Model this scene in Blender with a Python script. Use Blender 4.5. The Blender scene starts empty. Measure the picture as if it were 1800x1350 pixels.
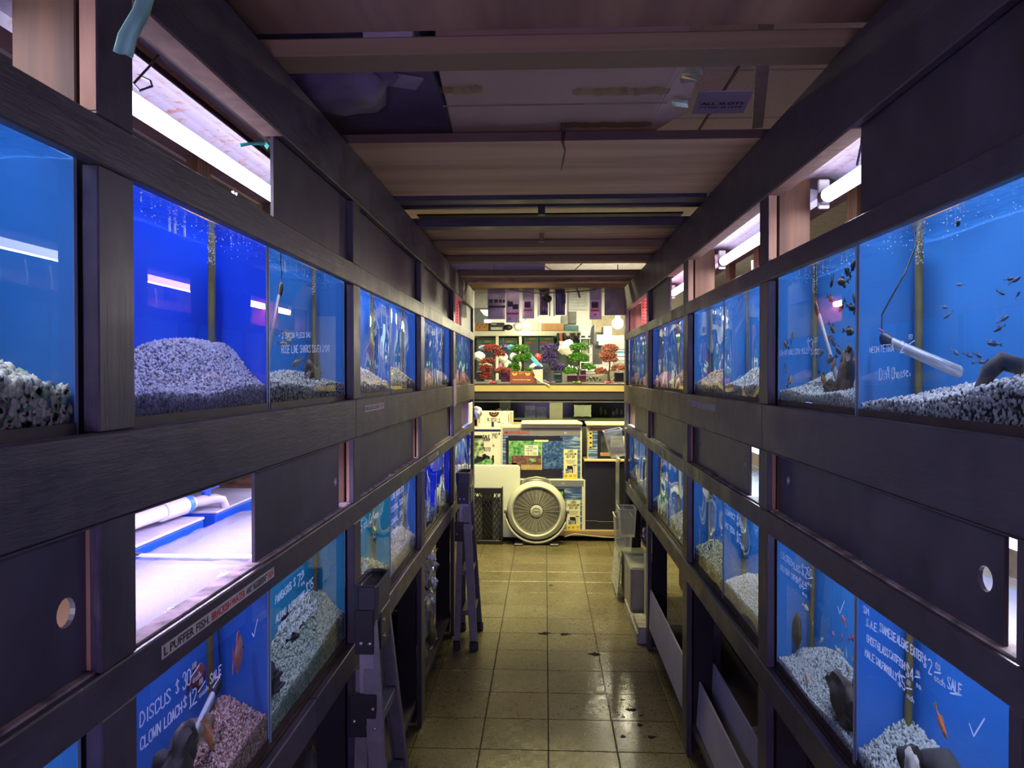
import bpy, bmesh, math, random
import numpy as np
from mathutils import Vector, Matrix, Euler
C = bpy.context; SC = C.scene; COL = SC.collection
random.seed(7); RNG = np.random.default_rng(7)
PI = math.pi; R = math.radians

# ---------------------------------------------------------------- camera, world, lamps, exposure
H = 1.67; F = 1335.0
YAW, PIT = R(2.49), R(0.73)
cd = bpy.data.cameras.new('camera'); cam = bpy.data.objects.new('camera', cd); COL.objects.link(cam)
cd.sensor_width = 36; cd.lens = 36 * F / 1800; cd.clip_start = 0.02; cd.clip_end = 100
cam.location = (0, 0, H); cam.rotation_euler = (R(90) - PIT, 0, YAW)
SC.camera = cam
SC.view_settings.view_transform = 'Standard'; SC.view_settings.look = 'None'
SC.view_settings.gamma = 1; SC.view_settings.use_curve_mapping = False
SC.view_settings.exposure = 0.0
SC.cycles.use_denoising = True
SC.cycles.max_bounces = 9; SC.cycles.diffuse_bounces = 3; SC.cycles.glossy_bounces = 3
SC.cycles.transmission_bounces = 6; SC.cycles.transparent_max_bounces = 14
SC.cycles.caustics_reflective = True; SC.cycles.caustics_refractive = True; SC.cycles.blur_glossy = 0.6
SC.cycles.sample_clamp_indirect = 4
W = bpy.data.worlds.new('world'); SC.world = W; W.use_nodes = True
WORLD_COL, WORLD_STR = (0.46, 0.35, 0.70, 1), 1.8
W.node_tree.nodes['Background'].inputs[0].default_value = WORLD_COL
W.node_tree.nodes['Background'].inputs[1].default_value = WORLD_STR

def area_lamp(name, loc, rot, sx, sy, power, col, spread=180):
    l = bpy.data.lights.new(name, 'AREA'); l.shape = 'RECTANGLE'; l.size = sx; l.size_y = sy
    l.energy = power; l.color = col; l.spread = R(spread)
    o = bpy.data.objects.new(name, l); COL.objects.link(o); o.location = loc; o.rotation_euler = rot
    return o
# store ceiling fixtures: cross aisle beyond the racks, shop floor beyond the counter; then two added fill lamps
area_lamp('cross_aisle_light', (0.1, 6.62, 2.93), (0, 0, 0), 1.6, 0.36, 165, (1.0, 0.90, 0.40))
area_lamp('shop_light', (0.0, 8.9, 2.93), (0, 0, 0), 2.4, 0.8, 90, (1.0, 0.97, 0.68), 112)
area_lamp('far_wall_fill', (0.0, 11.4, 2.93), (R(20), 0, 0), 2.6, 0.6, 52, (1.0, 0.97, 0.74), 150)  # fill lamp added to brighten the far wall
area_lamp('aisle_ceiling_fill', (0.0, -1.5, 1.0), (R(127), 0, 0), 1.0, 0.5, 26, (0.62, 0.48, 1.0))  # unseen fill lamp added behind the camera, aimed up at the aisle ceiling

# ---------------------------------------------------------------- materials
MATS = {}
def new_mat(name):
    m = bpy.data.materials.new(name); m.use_nodes = True
    nt = m.node_tree; return m, nt, nt.nodes, nt.links, nt.nodes['Principled BSDF']
def L3(c): return tuple(c) + (1,) if len(c) == 3 else tuple(c)
def srgb(r, g, b):
    f = lambda v: v / 12.92 if v <= 0.04045 else ((v + 0.055) / 1.055) ** 2.4
    return (f(r / 255), f(g / 255), f(b / 255))
def mat(name, col, rough=0.6, metal=0.0, var=0.15, scale=12.0, bump=0.0, stretch=None, spec=None, col2=None, alpha=None, island=0.0, objvar=0.0, coat=0.0):
    """plain surface with noise in its colour and a little relief"""
    if name in MATS: return MATS[name]
    m, nt, N, K, P = new_mat(name)
    tc = N.new('ShaderNodeTexCoord'); mp = N.new('ShaderNodeMapping')
    K.new(tc.outputs['Object'], mp.inputs[0])
    if stretch: mp.inputs['Scale'].default_value = stretch
    nz = N.new('ShaderNodeTexNoise'); nz.inputs['Scale'].default_value = scale; nz.inputs['Detail'].default_value = 5
    K.new(mp.outputs[0], nz.inputs[0])
    mx = N.new('ShaderNodeMix'); mx.data_type = 'RGBA'
    c2 = col2 if col2 else tuple(v * (1 - var) for v in col)
    c1 = col if col2 else tuple(min(1, v * (1 + var)) for v in col)
    mx.inputs[6].default_value = L3(c2); mx.inputs[7].default_value = L3(c1)
    rp = N.new('ShaderNodeMapRange'); rp.inputs[1].default_value = 0.3; rp.inputs[2].default_value = 0.7
    K.new(nz.outputs['Fac'], rp.inputs[0]); K.new(rp.outputs[0], mx.inputs[0])
    out = mx.outputs[2]
    if island or objvar:
        src = N.new('ShaderNodeNewGeometry').outputs['Random Per Island'] if island else N.new('ShaderNodeObjectInfo').outputs['Random']
        amt = island or objvar
        hs = N.new('ShaderNodeHueSaturation')
        mr = N.new('ShaderNodeMapRange'); mr.inputs[3].default_value = 1 - amt; mr.inputs[4].default_value = 1 + amt
        K.new(src, mr.inputs[0]); K.new(mr.outputs[0], hs.inputs['Value']); K.new(out, hs.inputs['Color']); out = hs.outputs[0]
    K.new(out, P.inputs['Base Color'])
    P.inputs['Roughness'].default_value = rough; P.inputs['Metallic'].default_value = metal
    if spec is not None: P.inputs['Specular IOR Level'].default_value = spec
    if coat: P.inputs['Coat Weight'].default_value = coat; P.inputs['Coat Roughness'].default_value = 0.25
    if alpha is not None: P.inputs['Alpha'].default_value = alpha
    if bump:
        b = N.new('ShaderNodeBump'); b.inputs['Strength'].default_value = bump; b.inputs['Distance'].default_value = 0.004
        K.new(nz.outputs['Fac'], b.inputs['Height']); K.new(b.outputs[0], P.inputs['Normal'])
    MATS[name] = m; return m
def emit(name, col, s):
    if name in MATS: return MATS[name]
    m, nt, N, K, P = new_mat(name)
    P.inputs['Base Color'].default_value = L3(col); P.inputs['Emission Color'].default_value = L3(col)
    P.inputs['Emission Strength'].default_value = s; MATS[name] = m; return m
def wood(name, c1, c2, axis='Y', scale=1.0, rough=0.65, ring=True):
    """sawn timber: stretched noise plus distorted growth bands running along one axis"""
    if name in MATS: return MATS[name]
    m, nt, N, K, P = new_mat(name)
    tc = N.new('ShaderNodeTexCoord'); mp = N.new('ShaderNodeMapping'); K.new(tc.outputs['Object'], mp.inputs[0])
    s = {'X': (0.7, 9, 9), 'Y': (9, 0.7, 9), 'Z': (9, 9, 0.7)}[axis]
    mp.inputs['Scale'].default_value = tuple(v * scale for v in s)
    nz = N.new('ShaderNodeTexNoise'); nz.inputs['Scale'].default_value = 2.2; nz.inputs['Detail'].default_value = 7; nz.inputs['Distortion'].default_value = 0.6
    K.new(mp.outputs[0], nz.inputs[0])
    wv = N.new('ShaderNodeTexWave'); wv.wave_type = 'RINGS'; wv.inputs['Scale'].default_value = 1.6; wv.inputs['Distortion'].default_value = 5; wv.inputs['Detail'].default_value = 3; wv.inputs['Detail Scale'].default_value = 1.2
    K.new(mp.outputs[0], wv.inputs[0])
    ad = N.new('ShaderNodeMath'); ad.operation = 'MULTIPLY_ADD'; ad.inputs[1].default_value = 0.35 if ring else 0.0
    K.new(wv.outputs['Fac'], ad.inputs[0]); K.new(nz.outputs['Fac'], ad.inputs[2])
    cr = N.new('ShaderNodeValToRGB'); cr.color_ramp.elements[0].position = 0.35; cr.color_ramp.elements[1].position = 0.85
    cr.color_ramp.elements[0].color = L3(c1); cr.color_ramp.elements[1].color = L3(c2)
    K.new(ad.outputs[0], cr.inputs[0]); K.new(cr.outputs[0], P.inputs['Base Color'])
    P.inputs['Roughness'].default_value = rough
    b = N.new('ShaderNodeBump'); b.inputs['Strength'].default_value = 0.25; b.inputs['Distance'].default_value = 0.002
    K.new(ad.outputs[0], b.inputs['Height']); K.new(b.outputs[0], P.inputs['Normal'])
    MATS[name] = m; return m
def paint_black(name, axis):
    """thick black paint on sawn boards: brush marks, gloss patches, scuffs that show pale wood"""
    if name in MATS: return MATS[name]
    m, nt, N, K, P = new_mat(name)
    tc = N.new('ShaderNodeTexCoord'); mp = N.new('ShaderNodeMapping'); K.new(tc.outputs['Object'], mp.inputs[0])
    mp.inputs['Scale'].default_value = {'Y': (14, 1.6, 14), 'Z': (14, 14, 1.6), 'X': (1.6, 14, 14)}[axis]
    nz = N.new('ShaderNodeTexNoise'); nz.inputs['Scale'].default_value = 4; nz.inputs['Detail'].default_value = 8; nz.inputs['Roughness'].default_value = 0.65
    K.new(mp.outputs[0], nz.inputs[0])
    n2 = N.new('ShaderNodeTexNoise'); n2.inputs['Scale'].default_value = 7; n2.inputs['Detail'].default_value = 10; n2.inputs['Roughness'].default_value = 0.75
    K.new(tc.outputs['Object'], n2.inputs[0])
    cr = N.new('ShaderNodeValToRGB'); e = cr.color_ramp.elements
    e[0].position = 0.3; e[0].color = (0.026, 0.022, 0.036, 1); e[1].position = 0.62; e[1].color = (0.056, 0.048, 0.074, 1)
    x = e.new(0.675); x.color = (0.075, 0.066, 0.09, 1); x = e.new(0.70); x.color = (0.26, 0.21, 0.22, 1)
    K.new(n2.outputs['Fac'], cr.inputs[0]); K.new(cr.outputs[0], P.inputs['Base Color'])
    mr = N.new('ShaderNodeMapRange'); mr.inputs[1].default_value = 0.3; mr.inputs[2].default_value = 0.7; mr.inputs[3].default_value = 0.28; mr.inputs[4].default_value = 0.55
    K.new(n2.outputs['Fac'], mr.inputs[0]); K.new(mr.outputs[0], P.inputs['Roughness'])
    b = N.new('ShaderNodeBump'); b.inputs['Strength'].default_value = 0.45; b.inputs['Distance'].default_value = 0.003
    K.new(nz.outputs['Fac'], b.inputs['Height']); K.new(b.outputs[0], P.inputs['Normal'])
    MATS[name] = m; return m
def edge_worn(): return mat('worn_edge', (0.46, 0.36, 0.38), 0.8, scale=22, col2=(.03, .026, .036))
def front_glass_mat(name, wob):
    """tank front with water behind it: one interface of index 1.33; old bowed panes wobble the reflections"""
    if name in MATS: return MATS[name]
    m, nt, N, K, P = new_mat(name); N.remove(P)
    g = N.new('ShaderNodeBsdfGlass'); g.inputs['IOR'].default_value = 1.33; g.inputs['Roughness'].default_value = 0.0
    g.inputs['Color'].default_value = (0.90, 0.97, 1.0, 1)
    K.new(g.outputs[0], N['Material Output'].inputs[0])
    if wob:
        tc = N.new('ShaderNodeTexCoord'); nz = N.new('ShaderNodeTexNoise'); nz.inputs['Scale'].default_value = 3.2; nz.inputs['Detail'].default_value = 1
        K.new(tc.outputs['Object'], nz.inputs[0])
        b = N.new('ShaderNodeBump'); b.inputs['Strength'].default_value = wob; b.inputs['Distance'].default_value = 0.05
        K.new(nz.outputs['Fac'], b.inputs['Height']); K.new(b.outputs[0], g.inputs['Normal'])
    MATS[name] = m; return m
def thin_clear(name, tint, gloss=0.12, rough=0.05, haze=0.0, ripple=0):
    """thin clear sheet: mostly see-through, with reflections and optionally some milky plastic"""
    if name in MATS: return MATS[name]
    m, nt, N, K, P = new_mat(name); N.remove(P)
    t = N.new('ShaderNodeBsdfTransparent'); t.inputs[0].default_value = L3(tint)
    g = N.new('ShaderNodeBsdfGlossy'); g.inputs['Roughness'].default_value = rough
    lw = N.new('ShaderNodeLayerWeight'); lw.inputs[0].default_value = 0.25
    mr = N.new('ShaderNodeMapRange'); mr.inputs[3].default_value = gloss * 0.4; mr.inputs[4].default_value = min(1, gloss * 4)
    K.new(lw.outputs['Fresnel'], mr.inputs[0])
    mx = N.new('ShaderNodeMixShader'); K.new(mr.outputs[0], mx.inputs[0]); K.new(t.outputs[0], mx.inputs[1]); K.new(g.outputs[0], mx.inputs[2])
    last = mx
    if ripple:
        tc = N.new('ShaderNodeTexCoord'); nz = N.new('ShaderNodeTexNoise'); nz.inputs['Scale'].default_value = ripple; nz.inputs['Detail'].default_value = 8; nz.inputs['Roughness'].default_value = .7
        K.new(tc.outputs['Object'], nz.inputs[0]); b = N.new('ShaderNodeBump'); b.inputs['Strength'].default_value = 0.5; b.inputs['Distance'].default_value = 0.006
        K.new(nz.outputs['Fac'], b.inputs['Height']); K.new(b.outputs[0], g.inputs['Normal'])
    if haze:
        d = N.new('ShaderNodeBsdfDiffuse'); d.inputs[0].default_value = (0.75, 0.75, 0.75, 1)
        m2 = N.new('ShaderNodeMixShader'); m2.inputs[0].default_value = haze
        K.new(mx.outputs[0], m2.inputs[1]); K.new(d.outputs[0], m2.inputs[2]); last = m2
        tc = N.new('ShaderNodeTexCoord'); nz = N.new('ShaderNodeTexNoise'); nz.inputs['Scale'].default_value = 14; nz.inputs['Detail'].default_value = 4
        K.new(tc.outputs['Object'], nz.inputs[0]); b = N.new('ShaderNodeBump'); b.inputs['Strength'].default_value = 0.6; b.inputs['Distance'].default_value = 0.01
        K.new(nz.outputs['Fac'], b.inputs['Height']); K.new(b.outputs[0], g.inputs['Normal']); K.new(b.outputs[0], d.inputs['Normal'])
    K.new(last.outputs[0], N['Material Output'].inputs[0]); MATS[name] = m; return m
def water_top_mat():
    if 'water_top' in MATS: return MATS['water_top']
    m, nt, N, K, P = new_mat('water_top'); N.remove(P)
    t = N.new('ShaderNodeBsdfTransparent'); t.inputs[0].default_value = (0.92, 0.97, 1, 1)
    g = N.new('ShaderNodeBsdfGlossy'); g.inputs['Roughness'].default_value = 0.08; g.inputs[0].default_value = (0.9, 0.95, 1, 1)
    tc = N.new('ShaderNodeTexCoord'); nz = N.new('ShaderNodeTexNoise'); nz.inputs['Scale'].default_value = 26; nz.inputs['Detail'].default_value = 3
    K.new(tc.outputs['Object'], nz.inputs[0]); b = N.new('ShaderNodeBump'); b.inputs['Strength'].default_value = 0.8; b.inputs['Distance'].default_value = 0.01
    K.new(nz.outputs['Fac'], b.inputs['Height']); K.new(b.outputs[0], g.inputs['Normal'])
    mx = N.new('ShaderNodeMixShader'); fr = N.new('ShaderNodeFresnel'); fr.inputs['IOR'].default_value = 1.33; K.new(fr.outputs[0], mx.inputs[0])
    K.new(t.outputs[0], mx.inputs[1]); K.new(g.outputs[0], mx.inputs[2]); K.new(mx.outputs[0], N['Material Output'].inputs[0])
    MATS['water_top'] = m; return m
def gravel_mat(name, cols):
    if name in MATS: return MATS[name]
    m, nt, N, K, P = new_mat(name)
    ge = N.new('ShaderNodeNewGeometry'); cr = N.new('ShaderNodeValToRGB'); cr.color_ramp.interpolation = 'CONSTANT'
    e = cr.color_ramp.elements; n = len(cols)
    for i, c in enumerate(cols):
        if i == 0: x = e[0]; x.position = 0
        elif i == 1: x = e[1]; x.position = 1 / n
        else: x = e.new(i / n)
        x.color = L3(c)
    K.new(ge.outputs['Random Per Island'], cr.inputs[0]); K.new(cr.outputs[0], P.inputs['Base Color'])
    P.inputs['Roughness'].default_value = 0.7; MATS[name] = m; return m

# ---------------------------------------------------------------- mesh helpers
def pmat(o):
    b = Matrix.LocRotScale(o.location, o.rotation_euler, o.scale)
    return pmat(o.parent) @ o.matrix_parent_inverse @ b if o.parent else b
class MB:
    def __init__(s): s.v = []; s.f = []; s.m = []
    def add(s, vs, fs, mi=0):
        b = len(s.v); s.v.extend([tuple(p) for p in vs]); s.f.extend([tuple(b + i for i in f) for f in fs]); s.m.extend([mi] * len(fs)); return s
    def bx(s, x0, x1, y0, y1, z0, z1, mi=0, rot=None, piv=None):
        x0, x1 = min(x0, x1), max(x0, x1); y0, y1 = min(y0, y1), max(y0, y1); z0, z1 = min(z0, z1), max(z0, z1)
        vs = [Vector((x, y, z)) for x in (x0, x1) for y in (y0, y1) for z in (z0, z1)]
        if rot is not None:
            pv = Vector(piv) if piv else Vector(((x0 + x1) / 2, (y0 + y1) / 2, (z0 + z1) / 2)); M = Euler(rot).to_matrix()
            vs = [M @ (p - pv) + pv for p in vs]
        return s.add(vs, [(0, 1, 3, 2), (4, 6, 7, 5), (0, 4, 5, 1), (2, 3, 7, 6), (0, 2, 6, 4), (1, 5, 7, 3)], mi)
    def tube(s, pts, r, n=8, mi=0, cap=True, closed=False):
        pts = [Vector(p) for p in pts]; rs = r if isinstance(r, (list, tuple)) else [r] * len(pts)
        vs, fs = [], []; k = len(pts); up = None
        for i, p in enumerate(pts):
            if closed: t = pts[(i + 1) % k] - pts[i - 1]
            else: t = (pts[min(i + 1, k - 1)] - pts[max(i - 1, 0)])
            t = t.normalized() if t.length > 1e-9 else Vector((0, 0, 1))
            if up is None: up = Vector((0, 0, 1)) if abs(t.z) < 0.9 else Vector((1, 0, 0))
            a = t.cross(up)
            if a.length < 1e-4: a = t.cross(Vector((0.3, 1, 0.2)))
            a.normalize(); b = a.cross(t).normalized(); up = b
            for j in range(n):
                w = 2 * PI * j / n; vs.append(p + (a * math.cos(w) + b * math.sin(w)) * rs[i])
        for i in range(k if closed else k - 1):
            i2 = (i + 1) % k
            for j in range(n): fs.append((i * n + j, i * n + (j + 1) % n, i2 * n + (j + 1) % n, i2 * n + j))
        if cap and not closed:
            fs.append(tuple(range(n))[::-1]); fs.append(tuple((k - 1) * n + j for j in range(n)))
        return s.add(vs, fs, mi)
    def lathe(s, prof, n=24, M=None, mi=0, close=False):
        vs, fs = [], []; k = len(prof)
        for (r, z) in prof:
            for j in range(n):
                w = 2 * PI * j / n; p = Vector((r * math.cos(w), r * math.sin(w), z)); vs.append(M @ p if M else p)
        for i in range(k if close else k - 1):
            i2 = (i + 1) % k
            for j in range(n): fs.append((i * n + j, i * n + (j + 1) % n, i2 * n + (j + 1) % n, i2 * n + j))
        return s.add(vs, fs, mi)
    def prism(s, poly, a, b, axis='Y', mi=0):
        n = len(poly)
        def P(u, v, w): return {'Y': (u, w, v), 'X': (w, u, v), 'Z': (u, v, w)}[axis]
        vs = [P(u, v, a) for u, v in poly] + [P(u, v, b) for u, v in poly]
        fs = [tuple(range(n)), tuple(range(n, 2 * n))[::-1]] + [(i, (i + 1) % n, n + (i + 1) % n, n + i) for i in range(n)]
        return s.add(vs, fs, mi)
    def blob(s, c, rad, seed=0, amt=0.2, sub=2, mi=0, rot=None):
        bm = bmesh.new(); bmesh.ops.create_icosphere(bm, subdivisions=sub, radius=1)
        rr = random.Random(seed); ph = [rr.uniform(0, 6.3) for _ in range(9)]; M = Euler(rot).to_matrix() if rot else None
        vs = []
        for v in bm.verts:
            p = v.co; d = 1 + amt * (math.sin(3 * p.x + ph[0]) * math.sin(3.4 * p.y + ph[1]) + 0.7 * math.sin(5.1 * p.z + ph[2] + 2 * p.x) * math.cos(4 * p.y + ph[3]) + 0.4 * math.sin(9 * p.x + ph[4]) * math.sin(8 * p.z + ph[5]))
            q = Vector((p.x * rad[0] * d, p.y * rad[1] * d, p.z * rad[2] * d)); q = M @ q if M else q
            vs.append(q + Vector(c))
        if amt >= .25 and sub >= 3: vs = [p + Vector((rr.uniform(-1, 1), rr.uniform(-1, 1), rr.uniform(-1, 1))) * min(rad) * .07 for p in vs]
        fs = [tuple(x.index for x in f.verts) for f in bm.faces]; bm.free()
        return s.add(vs, fs, mi)
    def build(s, name, mats, parent=None, smooth=None, bevel=0, loc=None):
        me = bpy.data.meshes.new(name); me.from_pydata(s.v, [], s.f)
        for m in (mats if isinstance(mats, (list, tuple)) else [mats]): me.materials.append(m)
        if len(me.materials) > 1: me.polygons.foreach_set('material_index', s.m)
        bm = bmesh.new(); bm.from_mesh(me); bmesh.ops.recalc_face_normals(bm, faces=bm.faces); bm.to_mesh(me); bm.free()
        if smooth is not None:
            me.polygons.foreach_set('use_smooth', [True] * len(me.polygons)); me.set_sharp_from_angle(angle=R(smooth))
        o = bpy.data.objects.new(name, me); COL.objects.link(o)
        if parent: o.parent = parent; o.matrix_parent_inverse = pmat(parent).inverted()
        if bevel:
            b = o.modifiers.new('bevel', 'BEVEL'); b.width = bevel; b.segments = 1; b.limit_method = 'ANGLE'
        return o
def box(name, m, dims, parent=None, bevel=0.0, **k): return MB().bx(*dims, **k).build(name, m, parent, bevel=bevel)
def tag(o, label, cat, group=None, kind=None):
    if label: o['label'] = label
    if cat: o['category'] = cat
    if group: o['group'] = group
    if kind: o['kind'] = kind
    return o
def thing(name, loc, label, cat, group=None):
    o = bpy.data.objects.new(name, None); COL.objects.link(o); o.location = loc; o.empty_display_size = 0.05
    return tag(o, label, cat, group)
def struct(o): o['kind'] = 'structure'; return o
def set_base(o):
    """move a mesh thing's origin to the middle of its base"""
    me = o.data; n = len(me.vertices); a = np.empty(n * 3); me.vertices.foreach_get('co', a); a = a.reshape(-1, 3)
    c = np.array([(a[:, 0].min() + a[:, 0].max()) / 2, (a[:, 1].min() + a[:, 1].max()) / 2, a[:, 2].min()])
    me.vertices.foreach_set('co', (a - c).ravel()); o.location = Vector(c) + o.location; return o
def one(mb, name, m, label, cat, group=None, smooth=None, bevel=0):
    return tag(set_base(mb.build(name, m, None, smooth=smooth, bevel=bevel)), label, cat, group)
def bk(px, py, Y): return ((px - 958) * Y / F * 0.998, Y, H + (658 - py) * Y / F)     # survey point at distance Y

def print_text(txt, size, bold=True):
    """flat printed lettering as a mesh (built-in font)"""
    cu = bpy.data.curves.new('t', 'FONT'); cu.body = txt; cu.size = size; cu.align_x = 'CENTER'; cu.align_y = 'CENTER'
    cu.resolution_u = 2; cu.offset = size * 0.018 if bold else 0
    o = bpy.data.objects.new('t', cu); COL.objects.link(o); dg = C.evaluated_depsgraph_get(); dg.update()
    me = bpy.data.meshes.new_from_object(o.evaluated_get(dg)); bpy.data.objects.remove(o); return me
def put_text(name, txt, size, m, loc, rot, parent, fit=None, bold=True):
    me = print_text(txt, size, bold); me.name = name; me.materials.clear(); me.materials.append(m)
    o = bpy.data.objects.new(name, me); COL.objects.link(o)
    w = max(v.co.x for v in me.vertices) - min(v.co.x for v in me.vertices) if len(me.vertices) else 1
    sx = fit / w if fit else 1
    o.matrix_basis = Matrix.Translation(loc) @ Euler(rot).to_matrix().to_4x4() @ Matrix.Diagonal((sx, 1, 1, 1))
    if parent: o.parent = parent; o.matrix_parent_inverse = pmat(parent).inverted()
    return o
# stroke lettering for the marker prices: polylines on a 4 x 6 grid
GL = {'A':'0026 40|1232','B':'0006 36 45 34 04|34 43 41 30 00','C':'45 36 16 05 01 10 30 41','D':'0006 26 44 42 20 00','E':'46 06 00 40|0333','F':'46 06 00|0333','G':'45 36 16 05 01 10 30 41 43 23','H':'0600|4640|0343','I':'1610','J':'36 31 20 10 01','K':'0600|46 03 40','L':'0600 40','M':'0006 23 46 40','N':'0006 40 46','O':'16 05 01 10 30 41 45 36 16','P':'0006 36 45 44 33 03','Q':'16 05 01 10 30 41 45 36 16|2240','R':'0006 36 45 44 33 03|2340','S':'45 36 16 05 14 32 41 30 10 01','T':'0646|2620','U':'06 01 10 30 41 46','V':'062046','W':'0610 23 30 46','X':'0640|4600','Y':'0623 46|2320','Z':'06 46 00 40',
 '0':'16 05 01 10 30 41 45 36 16','1':'0516 10|0020','2':'05 16 36 45 44 00 40','3':'05 16 36 45 34 23 34 42 41 30 10 01','4':'30 36 02 42','5':'46 06 03 33 42 41 30 10 01','6':'36 05 01 10 30 41 42 33 03','7':'06 46 10','8':'16 05 14 34 45 36 16|14 02 01 10 30 41 42 34','9':'40 46 16 05 04 13 43','$':'45 36 16 05 14 32 41 30 10 01|2721','.':'1011 21 20 10','-':'0343','/':'0046',"'":'26 24','"':'16 14|36 34',',':'21 10',
 'a':'33 13 02 01 10 30 33|33 30 40','c':'33 13 02 01 10 30','e':'02 32 33 13 02 01 10 30','h':'0600|02 13 33 42 40','n':'0300|02 13 33 42 40','o':'13 02 01 10 30 31 32 23 13','r':'0300|02 13 33','s':'33 13 02 32 31 10 00','t':'26 21 30|1434','u':'03 01 10 30|3330','v':'03 20 43','w':'03 10 22 30 43','~':'02 24 46','l':'2620','x':'0330|3300'}
def strokes(txt, size):
    out, x = [], 0.0; k = size / 6
    for ch in txt:
        if ch == ' ': x += 3 * k; continue
        g = GL.get(ch) or GL.get(ch.upper()); 
        if not g: x += 3 * k; continue
        for pl in g.split('|'):
            d = pl.replace(' ', ''); pts = [(int(d[i]), int(d[i + 1])) for i in range(0, len(d), 2)]
            out.append([(x + (a + random.uniform(-.25, .25)) * k * 0.72, (b + random.uniform(-.25, .25)) * k) for a, b in pts])
        x += (2.2 if ch in ".'I1" else 4.3) * k * 0.9
    return out, x
def marker(parent, s, X, lines, m, wdt=0.0016, name='price_writing'):
    """white marker writing on a tank front; lines = (text, y, z, size, rise, stretch)"""
    mb = MB()
    for (txt, y, z, size, rise, st) in lines:
        if txt == 'tick': ss = [[(0, size * .35), (size * .3, 0), (size, size)]]; st = 1
        elif txt == 'bar': ss = [[(0, 0), (size, size * 0.3)]]; st = 1
        else: ss, wd_ = strokes(txt, size); st = st / (wd_ * .97)
        for q in ss:
            pts = [Vector((X, y + (-s) * a * st, z + b + a * rise)) for a, b in q]
            for p, r in zip(pts[:-1], pts[1:]):
                d = (r - p); 
                if d.length < 1e-6: continue
                d.normalize(); nn = Vector((0, -d.z, d.y)) * wdt / 2; e = d * wdt * 0.3; o = Vector((-s * 0.0002, 0, 0))
                mb.add([p - nn - e + o, p + nn - e + o, r + nn + e + o, r - nn + e + o], [(0, 1, 2, 3)])
    o = mb.build(name, m, parent); o['kind'] = 'stuff'; return o

M_BLK_Y = paint_black('black_paint_rail', 'Y'); M_BLK_Z = paint_black('black_paint_post', 'Z'); M_BLK_X = paint_black('black_paint_joist', 'X')
M_DOOR = mat('black_board', (0.045, 0.038, 0.062), 0.42, var=0.35, scale=9, bump=0.15)
M_STUD = wood('stud_wood', srgb(66, 40, 27), srgb(122, 84, 56), 'Z')
M_STUDY = wood('beam_wood', srgb(76, 48, 36), srgb(122, 86, 66), 'Y')
M_STRIP = mat('bare_edge', srgb(146, 112, 94), 0.8, var=0.25, scale=30, stretch=(1, 1, 0.2))
M_OSB = mat('strand_board', srgb(190, 140, 90), 0.8, var=0.4, scale=45)
M_WHITE = mat('white_card', (0.72, 0.72, 0.70), 0.6, var=0.05)
M_INK = mat('black_ink', (0.012, 0.012, 0.016), 0.6, var=0.1)
M_RED = mat('red_ink', (0.55, 0.03, 0.04), 0.5, var=0.1)
M_MARK = mat('white_marker', (0.92, 0.94, 0.98), 0.6, var=0.03)
_n = M_MARK.node_tree; _t = _n.nodes.new('ShaderNodeBsdfTranslucent'); _t.inputs[0].default_value = (.95, .96, 1, 1); _a = _n.nodes.new('ShaderNodeAddShader')   # chalky ink lets the lit tank shine through
_n.links.new(_n.nodes['Principled BSDF'].outputs[0], _a.inputs[0]); _n.links.new(_t.outputs[0], _a.inputs[1]); _n.links.new(_a.outputs[0], _n.nodes['Material Output'].inputs[0])
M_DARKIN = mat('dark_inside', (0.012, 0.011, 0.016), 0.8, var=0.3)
M_CHROME = mat('steel', (0.5, 0.5, 0.52), 0.3, 0.9, var=0.1)
M_BLACKP = mat('black_plastic', (0.014, 0.014, 0.017), 0.4, var=0.2)
M_PVC = mat('white_pvc', (0.75, 0.73, 0.78), 0.35, var=0.06)
M_CARD = mat('cardboard', srgb(176, 134, 92), 0.8, var=0.12, scale=20)

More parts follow.
